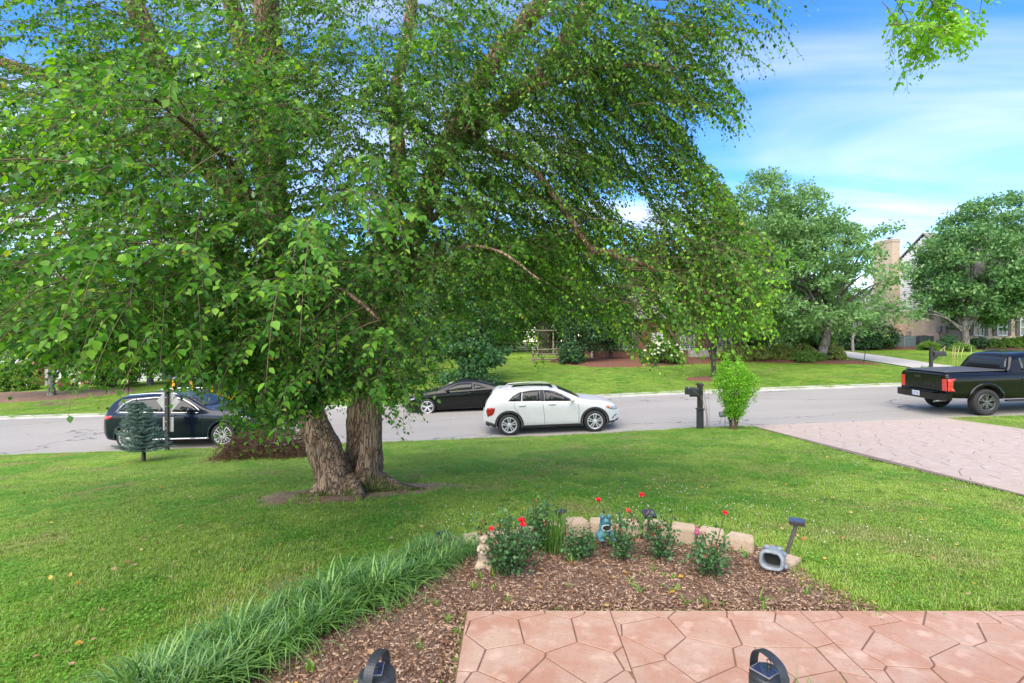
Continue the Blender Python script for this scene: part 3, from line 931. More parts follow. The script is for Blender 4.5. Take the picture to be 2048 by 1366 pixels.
# limbs of the left stem
L_(px([(556, 520, 7.8, .15), (532, 380, 7.7, .14), (512, 200, 7.6, .13), (490, 110, 7.5, .13), (462, 0, 7.3, .12), (420, -200, 7, .08)]), 16, .04, 8)
L_(px([(548, 470, 7.8, .14), (470, 380, 7.8, .12), (400, 300, 7.7, .12), (352, 190, 7.5, .12), (300, 80, 7.3, .13), (262, -10, 7.1, .12), (200, -160, 6.8, .08)]), 16, .05, 8)
L_(px([(556, 530, 7.8, .14), (470, 420, 7.9, .12), (400, 330, 8.0, .11), (290, 245, 8.0, .11), (170, 190, 8.0, .10), (60, 145, 8.0, .09), (-60, 100, 8, .07), (-300, 0, 8, .04)]), 14, .04, 8)
L_(px([(570, 600, 7.9, .11), (420, 480, 8.2, .09), (280, 400, 8.4, .085), (150, 378, 8.5, .08), (60, 395, 8.6, .075), (-60, 415, 8.6, .06), (-260, 420, 8.6, .03)]), 12, .03, 8)
# right hanging limb with its sawn pale end
L_(px([(905, 270, 8.1, .06), (985, 300, 7.4, .05), (1062, 338, 6.9, .045), (1110, 392, 6.7, .045), (1150, 452, 6.6, .044), (1180, 495, 6.55, .042), (1202, 505, 6.5, .04), (1238, 502, 6.5, .037)]), 12, .012, 12)
L_(px([(1180, 495, 6.55, .035), (1260, 520, 6.3, .03), (1330, 545, 6.0, .025), (1400, 580, 5.7, .018), (1460, 600, 5.5, .01)]), 8, 0)
# forward limbs that carry the near foliage
L_(px([(590, 720, 8.0, .10), (560, 560, 7.0, .08), (520, 430, 6.0, .06), (460, 330, 5.0, .04), (390, 260, 4.2, .025), (310, 200, 3.6, .012)]), 10, .01)
L_(px([(584, 660, 8.0, .09), (520, 560, 6.8, .07), (440, 500, 5.6, .05), (330, 470, 4.6, .035), (230, 500, 3.9, .02), (130, 560, 3.5, .01)]), 10, .01)
L_(px([(600, 760, 8.0, .09), (600, 640, 7.0, .07), (610, 580, 6.0, .05), (640, 560, 5.1, .035), (700, 590, 4.4, .02), (760, 640, 4.0, .01)]), 10, .01)
L_(px([(745, 690, 8.2, .06), (820, 560, 7.2, .04), (900, 500, 6.4, .028), (990, 500, 5.8, .018), (1080, 560, 5.4, .008)]), 10, .01)
L_(px([(872, 340, 8.2, .08), (980, 220, 7.2, .06), (1120, 160, 6.5, .045), (1260, 130, 6.0, .025), (1330, 135, 5.8, .012)]), 10, .01)
L_(px([(820, 470, 8.4, .08), (900, 420, 9.2, .07), (1000, 420, 10, .05), (1120, 470, 10.4, .03), (1220, 560, 10.4, .01)]), 8, .01)
L_(px([(150, 560, 6.2, .016), (130, 590, 6.0, .016), (105, 645, 5.9, .014), (80, 690, 5.8, .008)]), 6)
L_(px([(215, 590, 5.6, .018), (185, 640, 5.5, .016), (150, 690, 5.4, .013), (120, 715, 5.4, .006)]), 6)
L_(px([(250, 600, 5.2, .012), (252, 680, 5.1, .010), (258, 750, 5.1, .007), (256, 790, 5.1, .004)]), 5)
# roots
for pts in ([(700, 960, 8.0, .2), (716, 990, 7.75, .11), (722, 1010, 7.55, .055), (730, 1022, 7.4, .02)],
            [(660, 965, 8.0, .22), (630, 985, 7.9, .12), (590, 1000, 7.85, .05)],
            [(750, 950, 8.1, .2), (800, 962, 8.0, .09), (850, 970, 7.95, .03)]):
    A = np.array(px(pts))
    for i_, r_ in enumerate(A): r_[2] = gz(r_[0], r_[1]) + (.16, .05, .015, -.01)[min(i_, 3)] * (1 if i_ else 1)
    L_(A, 12, .04, 8)
tm = tg.mesh('trunk'); tm.transform(Matrix.Translation(-Vector(birch_base)))
obj('trunk', tm, M_birch, birch, smooth=True)

ALLOW = [(-700, -900), (1700, -900), (1640, -60), (1612, 40), (1560, 120), (1500, 170), (1484, 255), (1440, 330), (1468, 410), (1560, 480), (1612, 515), (1560, 560), (1535, 660), (1450, 690), (1370, 735), (1290, 742), (1235, 690), (1170, 640), (1105, 665), (1078, 738), (1010, 690), (960, 740), (860, 770), (815, 850), (770, 830), (720, 790), (640, 810), (600, 820), (560, 890), (500, 925), (455, 880), (400, 780), (300, 735), (215, 765), (150, 780), (60, 715), (-60, 740), (-700, 820)]
HOLES = [[(1228, 392), (1290, 385), (1300, 432), (1240, 450)], [(1385, 250), (1440, 225), (1450, 320), (1390, 330)],
         [(1455, 130), (1500, 110), (1520, 150), (1470, 180)],
         [(215, 765), (300, 755), (440, 770), (455, 850), (620, 865), (610, 925), (215, 925)]]
SPRIG = [(1735, -300), (2010, -300), (1985, 30), (1935, 85), (1850, 135), (1790, 175), (1755, 110)]
# foliage masses: centre (bearing, distance), radii x y z, number of sprays, leaf length, young share (raised where a mass is painted brighter to look lit)
LOBES = [
    ((400, 440), 4.2, (1.75, 1.25, 1.20), 520, .068, .34),
    ((250, 590), 4.3, (1.30, 1.00, .70), 240, .068, .26),
    ((620, 640), 5.0, (1.25, 1.10, 1.05), 520, .066, .28),
    ((560, 330), 5.4, (1.6, 1.2, 1.2), 360, .064, .2),
    ((760, 600), 6.2, (1.2, 1.2, 1.0), 300, .062, .08),
    ((560, 760), 5.0, (.75, .8, .60), 130, .066, .25),
    ((180, 130), 7.4, (2.9, 2.0, 2.0), 960, .060, .04),
    ((60, 480), 8.2, (2.4, 1.8, 1.9), 520, .060, .03),
    ((300, 640), 7.4, (2.2, 1.5, .8), 180, .060, .03),
    ((520, 60), 7.0, (2.2, 1.8, 1.5), 560, .060, .04),
    ((830, 130), 8.0, (2.2, 2.2, 2.0), 900, .060, .06),
    ((900, 420), 8.3, (1.9, 1.7, 1.5), 420, .058, .06),
    ((1010, 560), 9.2, (2.2, 1.8, 1.5), 480, .058, .05),
    ((1200, 130), 7.2, (1.9, 1.5, 1.7), 520, .060, .08),
    ((1190, 320), 8.2, (1.6, 1.5, 1.5), 460, .058, .08),
    ((1400, 130), 6.3, (1.2, 1.1, 1.3), 190, .060, .08),
    ((1160, 540), 8.4, (1.7, 1.5, 1.2), 330, .058, .08),
    ((1340, 560), 6.3, (1.15, .9, .95), 200, .060, .45),
    ((1455, 430), 6.2, (.7, .6, .7), 110, .060, .4),
    ((1470, 560), 5.8, (.75, .6, .6), 130, .060, .45),
    ((1310, 400), 6.8, (.9, .8, .9), 130, .060, .35),
    ((1400, 270), 6.4, (.75, .7, .9), 150, .060, .35),
    ((1390, 480), 6.2, (.8, .6, .8), 110, .060, .45),
    ((600, 790), 5.2, (.75, .7, .35), 70, .064, .2),
    ((750, 750), 6.0, (.6, .6, .4), 60, .062, .15),
    ((420, 640), 9.5, (3.0, 1.5, 1.4), 260, .058, .02),
    ((500, 200), 9.5, (3.6, 1.6, 3.0), 420, .058, .02),
    ((560, -420), 7.0, (4.2, 3.6, 1.8), 60, .070, .03),
    ((700, 230), 6.3, (1.7, 1.0, 1.3), 620, .066, .08),
    ((1000, 180), 6.6, (1.6, 1.0, 1.4), 620, .066, .08),
    ((880, 460), 6.6, (1.3, .8, 1.0), 400, .066, .08),
    ((330, 180), 5.6, (1.7, 1.0, 1.1), 430, .066, .10),
    ((90, 300), 6.0, (1.5, 1.0, 1.4), 420, .060, .05),
    ((1240, 60), 6.2, (1.3, .9, 1.0), 330, .066, .08),
    ((1060, 420), 7.4, (1.4, 1.0, 1.2), 420, .066, .08),
    ((1880, 10), 4.6, (.50, .35, .55), 85, .058, .03),
]
pos_l, along_l, nrm_l, scl_l, yng_l, twigP = [], [], [], [], [], []
axis_xy = np.array([-2.3, 8.2]); boughs, bough_of, bough_used = [], [], []
for li, ((cx, cy), d, rad, ns, ll, yf) in enumerate(LOBES):
    c = P(cx, cy, d)
    # boughs reach out from the mass in flattish layers; sprays fan from each bough
    PB = 8
    nb = int(ns * 4.2 / PB) + 4
    q = rnd_dir(nb) * (rng.random((nb, 1)) ** .42)
    b0 = c + q * np.array(rad)
    out = b0[:, :2] - axis_xy; out = out / (np.linalg.norm(out, axis=1)[:, None] + 1e-6)
    bv = np.zeros((nb, 3)); bv[:, :2] = out + rng.normal(0, .45, (nb, 2)); bv[:, 2] = rng.normal(.02, .18, nb)
    last = li == len(LOBES) - 1
    if last: bv[:, :2] = rng.normal(0, .6, (nb, 2)); bv[:, 2] = rng.normal(-.5, .2, nb)
    bv = unit(bv); bl = rng.uniform(.5, 1.05, nb) * (.45 if last else 1)
    bdr = rng.uniform(.15, .5, nb)
    b0 = b0 - bv * (bl * .5)[:, None]
    m = nb * PB
    bi = np.repeat(np.arange(nb), PB)
    tb = np.tile(np.linspace(.15, 1.0, PB), nb)
    s0 = b0[bi] + bv[bi] * (bl[bi] * tb)[:, None]; s0[:, 2] -= bdr[bi] * bl[bi] * tb ** 2
    lat = unit(np.cross(bv, np.array([0, 0, 1.0])))[bi]
    sgn = np.where(np.arange(m) % 2 == 0, 1.0, -1.0)
    v0 = bv[bi] * rng.uniform(.4, 1.0, (m, 1)) + lat * (sgn * rng.uniform(.15, 1.0, m) * (1.15 - tb))[:, None]
    v0[:, 2] += rng.normal(-.06, .12, m)
    v0 = unit(v0)
    Ls = rng.uniform(.26, .70, m) * (1.15 - .3 * tb); droop = rng.uniform(.25, 1.0, m)
    if cx > 950 and not last: droop = rng.uniform(.5, 1.3, m); v0[:, 2] -= .1
    boughs.append(np.stack([b0, bv, np.stack([bl, bdr, np.zeros(nb)], 1)], 1)); bough_of.append(bi)
    if last: Ls *= .55
    K = 6
    t = np.linspace(0, 1, K)
    path = s0[:, None, :] + v0[:, None, :] * (Ls[:, None, None] * t[None, :, None])
    path[:, :, 2] -= (droop * Ls)[:, None] * (t ** 2)[None]
    pr = project(path)
    ok = np.ones(m, bool)
    al = SPRIG if li == len(LOBES) - 1 else ALLOW
    okp = inpoly(pr, al)
    for h in HOLES: okp &= ~inpoly(pr, h)
    ok &= okp.sum(1) >= 5
    # nothing hanging into the ground or closer than the porch
    ok &= (path[:, :, 1] > 2.45).all(1)
    idx = np.where(ok)[0][:int(ns * 1.25)]
    bough_used.append(np.unique(bi[idx]))
    path, Ls_, v0_, dr_ = path[idx], Ls[idx], v0[idx], droop[idx]
    twigP.append(path)
    nl = 17
    tt = np.linspace(.08, 1.0, nl)
    for k in range(nl):
        tk = np.clip(tt[k] + rng.normal(0, .015, len(idx)), 0, 1)
        p = s0[idx] + v0_ * (Ls_ * tk)[:, None]; p[:, 2] -= dr_ * Ls_ * tk ** 2
        tan = v0_ * Ls_[:, None]; tan = tan.copy(); tan[:, 2] -= 2 * dr_ * Ls_ * tk; tan = unit(tan)
        side = unit(np.cross(tan, np.array([0, 0, 1.0])) + 1e-4)
        sg = (1 if k % 2 else -1)
        al_ = unit(tan * .65 + side * sg * rng.uniform(.5, 1.0, (len(idx), 1)) + np.array([0, 0, -1.0]) * rng.uniform(.1, .75, (len(idx), 1)) + rng.normal(0, .22, (len(idx), 3)))
        nr = unit(np.array([0, 0, 1.0]) + rng.normal(0, .42, (len(idx), 3)) + side * sg * .15)
        keep = rng.random(len(idx)) > .06
        p = p + al_ * .012
        pos_l.append(p[keep]); along_l.append(al_[keep]); nrm_l.append(nr[keep])
        s_ = ll * rng.uniform(.5, 1.15, len(idx)) * (1.0 - .35 * max(0, tt[k] - .8) / .2)
        scl_l.append(s_[keep])
        yng_l.append(((tt[k] > .72) & (rng.random(len(idx)) < yf * 2.2))[keep])
pos_l, along_l, nrm_l, scl_l, yng_l = map(np.concatenate, (pos_l, along_l, nrm_l, scl_l, yng_l))
sd_, al_, nr_ = basis(along_l, nrm_l)
prj = project(pos_l)
dist = np.linalg.norm(pos_l - np.array([0, 0, CAMH]), axis=1)
# the 300 leaves that show largest are leaves of their own
vis = (prj[:, 0] > 0) & (prj[:, 0] < 2048) & (prj[:, 1] > 0) & (prj[:, 1] < 1366)
facing = np.abs(np.sum(nr_ * unit(pos_l - np.array([0, 0, CAMH])), 1))
score = np.where(vis, scl_l ** 2 * (.25 + facing) / dist ** 2, 0)
top = np.argsort(-score)[:300]
single = np.zeros(len(pos_l), bool); single[top] = True
leaf_me = [mesh_np('leaf', LEAF_V, np.array(LEAF_F)) for _ in range(2)]
leaf_me[0].materials.append(M_leaf_birch); leaf_me[1].materials.append(M_leaf_young)
# singles get their tint per object, so they need an object-random version of the same leaf
def leafmat_obj(name, cols):
    m = leafmat(name, cols, trans=.47, gloss=.16)
    nt = m.node_tree
    oi = nt.nodes.new('ShaderNodeObjectInfo')
    rp = [n for n in nt.nodes if n.type == 'VALTORGB'][0]
    nt.links.new(oi.outputs['Random'], rp.inputs[0]); return m
leaf_me[0].materials[0] = leafmat_obj('single_birch_leaf', [(.03, .105, .013), (.065, .18, .018), (.105, .24, .025)])
leaf_me[1].materials[0] = leafmat_obj('single_young_lit_leaf', [(.09, .20, .018), (.17, .31, .032)])
for i in top:
    o = bpy.data.objects.new('leaf', leaf_me[int(yng_l[i])]); C.objects.link(o); o.parent = birch
    Mx = Matrix(np.stack([sd_[i], al_[i], nr_[i]], 1).tolist()).to_4x4()
    o.matrix_local = Matrix.Translation(Vector(pos_l[i] - birch_base)) @ Mx @ Matrix.Diagonal((scl_l[i], scl_l[i], scl_l[i], 1))
near = dist < 5.5
parts = []
cg = Geo(); matidx = []
for sel, tv, tf in ((near & ~single & ~yng_l, LEAF1_V, LEAF1_F), (~near & ~single & ~yng_l, LEAF2_V, LEAF2_F), (near & ~single & yng_l, LEAF1_V, LEAF1_F), (~near & ~single & yng_l, LEAF2_V, LEAF2_F)):
    V, F = scatter(tv, tf, pos_l[sel] - birch_base, sd_[sel], al_[sel], nr_[sel], scl_l[sel])
    cg.add(V, F); matidx.append((len(F), 0 if sel is None else None))
    matidx[-1] = (len(F), 1 if (yng_l[sel].all() and sel.any()) else 0)
cm = cg.mesh('crown')
cm.polygons.foreach_set('material_index', np.concatenate([np.full(a, b, np.int32) for a, b in matidx]))
crown = obj('crown', cm, [M_leaf_birch, M_leaf_young], birch); crown['kind'] = 'stuff'
# the hanging twigs themselves
tp = np.concatenate(twigP)
def many_tubes(paths, r0, r1, n=3):
    m, K, _ = paths.shape
    T = np.gradient(paths, axis=1); T = unit(T)
    N_ = unit(np.cross(T, np.array([.3, .2, 1.0]))); B_ = np.cross(T, N_)
    a = np.arange(n) * 2 * np.pi / n
    rr = np.linspace(r0, r1, K)[None, :, None, None]
    V = paths[:, :, None, :] + rr * (N_[:, :, None, :] * np.cos(a)[None, None, :, None] + B_[:, :, None, :] * np.sin(a)[None, None, :, None])
    i = np.arange(K - 1)[:, None]; k = np.arange(n)[None]
    F = np.stack([i * n + k, i * n + (k + 1) % n, (i + 1) * n + (k + 1) % n, (i + 1) * n + k], -1).reshape(-1, 4)
    F = (F[None] + (np.arange(m) * K * n)[:, None, None]).reshape(-1, 4)
    return V.reshape(-1, 3), F
V, F = many_tubes(tp - birch_base, .0032, .0012)
# branchlets joining each spray back towards the nearest limb
LP = np.vstack([a[:, :3] for a in limbs])
starts = tp[:, 0]
bestj = np.zeros(len(starts), int)
for s in range(0, len(starts), 500):
    d2 = ((starts[s:s + 500, None, :] - LP[None]) ** 2).sum(-1); bestj[s:s + 500] = d2.argmin(1)
sel = (rng.random(len(starts)) < .10) & (np.linalg.norm(LP[bestj] - starts, axis=1) < .75)
q0 = LP[bestj[sel]]; q1 = starts[sel]; mid = (q0 + q1) / 2 + np.array([0, 0, .12]) * np.linalg.norm(q1 - q0, axis=1)[:, None] + rng.normal(0, .06, q0.shape)
t = np.linspace(0, 1, 7)[None, :, None]
bp_ = (1 - t) ** 2 * q0[:, None] + 2 * t * (1 - t) * mid[:, None] + t ** 2 * q1[:, None]
V2, F2 = many_tubes(bp_ - birch_base, .005, .0025, 4)
bt = np.linspace(0, 1, 7)
BB = []
for bb, us in zip(boughs, bough_used):
    bb = bb[us]; pth = bb[:, 0][:, None] + bb[:, 1][:, None] * (bb[:, 2, 0][:, None] * bt)[..., None]
    pth[..., 2] -= (bb[:, 2, 1] * bb[:, 2, 0])[:, None] * bt ** 2
    pj = project(pth); kin = inpoly(pj, ALLOW) | inpoly(pj, SPRIG)
    for h in HOLES: kin &= ~inpoly(pj, h)
    kin = kin.all(1); BB.append(pth[kin])
V3, F3_ = many_tubes(np.concatenate(BB) - birch_base, .005, .002, 4)
tw = Geo(); tw.add(V, F); tw.add(V2, F2); tw.add(V3, F3_)
o = obj('twigs', tw.mesh('twigs'), M_twig, birch); o['kind'] = 'stuff'
print('birch leaves', len(pos_l), 'sprays', len(tp))

# ------------------------------------------------------------------ generic trees and shrubs
def leaf_cloud(clumps, per, size, spread, up=.55, flat=.6, elong=1.5):
    """clumps (n,4): x y z r -> leaf quads gathered in clumps"""
    c = np.repeat(clumps, per, axis=0)
    n = len(c)
    off = rnd_dir(n) * (rng.random((n, 1)) ** .5) * c[:, 3:4]
    off[:, 2] *= flat
    p = c[:, :3] + off
    nrm = unit(unit(off) * .55 + np.array([0, 0, up]) + rng.normal(0, .45, (n, 3)))
    al = unit(rnd_dir(n) + unit(off) * .5 + np.array([0, 0, -.25]))
    s, a, k = basis(al, nrm)
    sc = size * rng.uniform(.65, 1.3, n)
    scl = np.stack([sc, sc * elong, sc], 1)
    return scatter([(0, 0, 0), (-.4, .45, .08), (0, 1, -.03), (.4, .45, .08)], [(0, 3, 2, 1)], p, s, a, k, scl)

def crown_clumps(n, c, rad, shell=.55, lobes=7, lob=.28, seed=0, squash=0.0):
    """clump centres through an uneven crown"""
    r_ = np.random.default_rng(seed)
    d = unit(r_.normal(size=(n, 3)))
    ld = unit(r_.normal(size=(lobes, 3))); lw = r_.uniform(.3, 1, lobes)
    f = np.ones(n)
    for a, w in zip(ld, lw): f += lob * w * np.clip((d @ a - .55) / .45, 0, 1) ** 1.2
    f -= lob * .35
    rr = (shell + (1 - shell) * r_.random(n) ** .7) * f
    p = np.array(c) + d * rr[:, None] * np.array(rad)
    lowz = max(c[2] - rad[2] * .86, .3)
    p[:, 2] = np.maximum(p[:, 2], lowz + r_.uniform(-.05, .25, n) * rad[2])
    return p

def make_tree(name, label, base, h, crown_c, crown_r, trunk_r, M_l, M_b, nclump=260, per=70, size=.16, clump_r=.75, seed=1, lean=(0, 0), group=None, shell=.45, lobes=8, lob=.3, extra=None, trunk_pts=None, up=.55):
    """thing > trunk (with limbs), crown; base in world, the rest relative to base"""
    t = thing(name, label, 'tree', base, group=group)
    r_ = np.random.default_rng(seed)
    tgm = Geo()
    top = np.array([crown_c[0], crown_c[1], crown_c[2] + crown_r[2] * .55])
    tp_ = trunk_pts or [(0, 0, -.1, trunk_r * 1.35), (lean[0] * .1, lean[1] * .1, h * .06, trunk_r * 1.02), (lean[0] * .4, lean[1] * .4, h * .22, trunk_r * .9), tuple(top * .6) + (trunk_r * .55,), tuple(top) + (.03,)]
    A = limb(tgm, tp_, 10, 5, trunk_r * .18, 3)
    cl = crown_clumps(nclump, crown_c, crown_r, shell, lobes, lob, seed)
    if extra is not None: cl = np.vstack([cl, np.array(extra, float)[:, :3]])
    for k in r_.choice(len(cl), min(26, len(cl)), replace=False):
        e = cl[k]; s = A[int(len(A) * r_.uniform(.35, .75))]
        mid = (s[:3] * .5 + e * .5); mid[2] += .12 * np.linalg.norm(e - s[:3])
        r0 = max(.02, s[3] * .45)
        limb(tgm, [tuple(s[:3]) + (r0,), tuple(mid) + (r0 * .6,), tuple(e) + (.012,)], 5, 4)
    obj('trunk', tgm.mesh('trunk'), M_b, t, smooth=True)
    rr = np.full((len(cl), 1), clump_r) * r_.uniform(.6, 1.3, (len(cl), 1))
    V, F = leaf_cloud(np.hstack([cl, rr]), per, size, 1, up=up)
    obj('crown', mesh_np('crown', V, F), M_l, t)
    return t

def gp(px_, d, dz=0):
    x = (px_ - 1024) / 1024 * d
    return (x, d, gz(x, d) + dz)

# oak across the street, leaning, ivy at its foot
b = gp(1640, 35.2)
make_tree('oak_tree', 'broad pale green tree with leaning ivy-clad grey trunk behind the clipped shrubs', b, 13, (-3.0, .6, 6.9), (5.6, 4.6, 5.6), .34, M_leaf_oak, M_bark_grey,
          nclump=760, per=70, size=.17, clump_r=.78, seed=11, shell=.3, lobes=12, lob=.34,
          extra=[(2.2 + .5 * i, -.3 + .2 * math.sin(i), 8.3 + .18 * i) for i in range(6)] + [(-4 + .3 * math.sin(7 * i), .2 * i - 1, 12.2 + .25 * (i % 4)) for i in range(8)] + [(-7 + .4 * math.sin(5 * i), 0, 11.2 + .3 * (i % 3)) for i in range(6)] + [(1.2 + .35 * (i % 4), .3 * (i % 3), 4 + .7 * i) for i in range(7)],
          trunk_pts=[(-.15, 0, -.1, .46), (.15, 0, .6, .33), (.5, .1, 1.7, .30), (.62, .2, 2.6, .27), (.1, .4, 4.4, .22), (-1.4, .5, 7, .16), (-2.6, .6, 10, .05)])
# rounded maple in front of the tan house
b = gp(1932, 42.5)
make_tree('maple_tree', 'dense round-crowned green maple standing in front of the tan brick house', b, 12, (2.9, .3, 6.9), (5.5, 4.8, 5.3), .27, M_leaf_maple, M_bark_grey,
          nclump=520, per=80, size=.20, clump_r=.75, seed=21, shell=.45, lobes=12, lob=.22, extra=[(-3.9 + .25 * (i % 3), .2, 3.0 + .5 * i) for i in range(4)])
# slim young tree on its own mulch ring
b = gp(1427, 27.2)
make_tree('young_tree', 'dark slim-trunked young tree on a small mulch ring across the street', b, 6, (0, 0, 4.5), (2.4, 2.2, 2.2), .13, M_leaf_mid, M_bark_dark, nclump=110, per=60, size=.13, clump_r=.55, seed=31, shell=.3)
# dark evergreens beside the brick house
for i, (pxx, d, hh, w, lb) in enumerate(((1165, 37.5, 5.4, 2.0, 'dark evergreen tree at the corner of the red brick house beside the fence'), (1222, 39.0, 5.6, 1.6, 'dark evergreen tree against the red brick house wall'))):
    b = gp(pxx, d)
    make_tree('evergreen_tree', lb, b, hh, (0, 0, hh * .56), (w, w * .8, hh * .5), .16, M_leaf_dark, M_bark_dark, nclump=170, per=70, size=.13, clump_r=.5, seed=41 + i, shell=.35, lob=.18)
# white pine by the road behind the coupe, boughs to the ground
b = gp(930, 29.0)
make_tree('pine_tree', 'soft blue-green pine with boughs to the ground behind the black coupe', b, 8, (0, 0, 3.6), (2.6, 2.2, 3.7), .2, M_needle, M_bark_dark, nclump=240, per=90, size=.15, clump_r=.55, seed=51, shell=.3, lob=.22)
b = gp(700, 31.5)
make_tree('pine_tree', 'dark green pine rising behind the birch trunks', b, 10, (0, 0, 4.6), (3.4, 2.4, 4.7), .24, M_needle, M_bark_dark, nclump=260, per=80, size=.17, clump_r=.6, seed=52, shell=.3, lob=.25)
b = gp(480, 33)
make_tree('pine_tree', 'light green feathery pine behind the yellow off-roader', b, 9, (0, 0, 4.4), (3.6, 2.6, 4.4), .24, M_leaf_light, M_bark_grey, nclump=260, per=80, size=.16, clump_r=.6, seed=53, shell=.3, lob=.25)
b = gp(300, 36)
make_tree('broadleaf_tree', 'light green leafy tree between the pale house and the off-roader', b, 8, (0, 0, 4.2), (3.4, 2.6, 3.9), .2, M_leaf_light, M_bark_grey, nclump=220, per=80, size=.16, clump_r=.6, seed=54, shell=.3)
b = gp(104, 30.5)
make_tree('broadleaf_tree', 'slim grey-trunked tree on the far lawn in front of the pale house', b, 7, (-.3, 0, 4.4), (4.2, 2.6, 3.0), .20, M_leaf_mid, M_bark_grey, nclump=210, per=70, size=.15, clump_r=.6, seed=55, shell=.3,
          trunk_pts=[(0, 0, -.1, .27), (-.05, 0, .5, .2), (0, 0, 2.0, .17), (.05, 0, 4, .13), (0, 0, 6, .05)])
# tree line behind the houses
far_specs = [(1690, 66, 8, 'low leafy tree between the broad leaning tree and the tan house'), (985, 54, 11, 'tall leafy tree left of the wooden arbour'), (120, 50, 11, 'tall leafy tree between the pale house and the slim grey tree'), (560, 46, 11, 'tall leafy tree standing closer behind the birch trunks'), (760, 44, 10, 'tall leafy tree just behind the two pines'), (330, 52, 12, 'tall leafy tree behind the light green leafy tree'), (935, 50, 12, 'tall leafy tree behind the soft blue-green pine'), (1010, 60, 15, 'tall leafy tree behind the split-rail fence'), (1115, 66, 17, 'tall leafy tree rising behind the red brick house roof'), (830, 62, 16, 'tall leafy tree far behind the black coupe'),
             (640, 60, 15, 'tall leafy tree far behind the birch trunks'), (430, 58, 15, 'tall leafy tree far behind the yellow off-roader'), (210, 60, 14, 'tall leafy tree far behind the pale house, inner one'),
             (20, 56, 13, 'tall leafy tree far behind the pale house, at the picture edge'), (1310, 62, 14, 'tall leafy tree far behind the hydrangeas'), (1440, 60, 13, 'tall leafy tree far behind the young tree'), (1570, 66, 12, 'tall leafy tree far behind the broad leaning tree')]
proto = None
for i, (pxx, d, hh, lb) in enumerate(far_specs):
    b = gp(pxx, d)
    if proto is None:
        proto = make_tree('forest_tree', lb, b, 15, (0, 0, 6.6), (6.0, 5.0, 7.2), .3, M_leaf_mid, M_bark_dark, nclump=300, per=70, size=.30, clump_r=1.1, seed=61, group='tree line behind the houses', shell=.3, lob=.3)
        t = proto
    else:
        t = copy_tree(proto); t.location = b; t['label'] = lb
    t.rotation_euler[2] = i * 1.7
    s_ = hh / 15
    t.scale = (s_ * (1 + .12 * math.sin(i * 2.1)), s_ * (1 + .12 * math.cos(i)), s_)
    if i % 3 == 1:
        for ch in t.children:
            if ch.name.startswith('crown') and i > 0:
                ch.material_slots[0].link = 'OBJECT'; ch.material_slots[0].material = M_leaf_light if i % 2 else M_leaf_maple
# dark trunk behind the little arbour
def shrub(name, label, base, rad, M_l, n=70, per=50, size=.06, clump_r=.2, seed=3, group=None, stems=True, cat='shrub', up=.55, lowcut=True):
    t = thing(name, label, cat, base, group=group)
    r_ = np.random.default_rng(seed)
    d = unit(r_.normal(size=(n, 3))); d[:, 2] = np.abs(d[:, 2]) * 1.15 - .15
    cl = np.array([0, 0, rad[2] * .18]) + d * (.35 + .65 * r_.random((n, 1)) ** .5) * np.array(rad) * np.array([1, 1, .84])
    cl[:, 2] = np.maximum(cl[:, 2], rad[2] * .06)
    V, F = leaf_cloud(np.hstack([cl, np.full((n, 1), clump_r) * r_.uniform(.6, 1.3, (n, 1))]), per, size, 1, up=up)
    V[:, 2] = np.maximum(V[:, 2], .0)
    if stems:
        g_ = Geo()
        for k in r_.choice(n, min(n, 14), replace=False):
            limb(g_, [(r_.normal(0, .04 * rad[0]), r_.normal(0, .04 * rad[0]), -.03, .02 * rad[2] + .004), tuple(cl[k] * np.array([.45, .45, .6])) + (.013 * rad[2] + .003,), tuple(cl[k]) + (.004,)], 5, 4)
        obj('stems', g_.mesh('stems'), M_bark_dark, t, smooth=True)
    obj('foliage', mesh_np('foliage', V, F), M_l, t)
    return t
shrub('green_shrub', 'bushy green shrub screening the pale house at the picture edge', gp(30, 35.5, .03), (1.5, 1, 2.0), M_leaf_light, n=110, per=60, size=.11, clump_r=.35, seed=86)
shrub('green_shrub', 'bushy green shrub between the pale house and the navy crossover', gp(225, 35.5, .03), (1.9, 1, 2.3), M_leaf_mid, n=110, per=60, size=.11, clump_r=.35, seed=87)
# clipped row in front of the leaning tree
for i, (pxx, w) in enumerate(((1462, 1.05), (1515, .95), (1565, 1.05), (1606, .9), (1664, .92))):
    d = 36.6 - i * .25
    shrub('clipped_shrub', ('clipped rounded shrub at the hydrangea end of the row', 'clipped rounded shrub, second of the row from the young tree', 'clipped rounded shrub in the middle of the row', 'clipped rounded shrub just before the leaning trunk', 'clipped rounded shrub beside the concrete drive, past the leaning trunk')[i],
          gp(pxx, d, .04), (w, .9, 1.12), M_box_leaf, n=130, per=46, size=.075, clump_r=.16, seed=70 + i, group='clipped shrubs across the street')
shrub('ivy_mound', 'low ivy mound spreading at the foot of the leaning tree', gp(1618, 34.6, .04), (1.25, .7, .75), M_leaf_mid, n=90, per=40, size=.09, clump_r=.2, seed=80, cat='ivy')
shrub('yew_hedge', 'wide dark evergreen hedge beside the tan brick house', gp(1732, 45.5, .02), (2.9, 1.6, 2.9), M_leaf_dark, n=240, per=70, size=.13, clump_r=.42, seed=81, cat='hedge')
shrub('dark_shrub', 'round dark green shrub beside the split-rail fence', gp(1143, 36.4, .03), (.85, .8, 1.6), M_leaf_dark, n=110, per=60, size=.09, clump_r=.2, seed=82)
shrub('laurel_shrub', 'wide dark shrub behind the pale-flowered hydrangea', gp(1500, 46, .03), (2.8, 1, 2.6), M_leaf_mid, n=110, per=60, size=.16, clump_r=.5, seed=84)
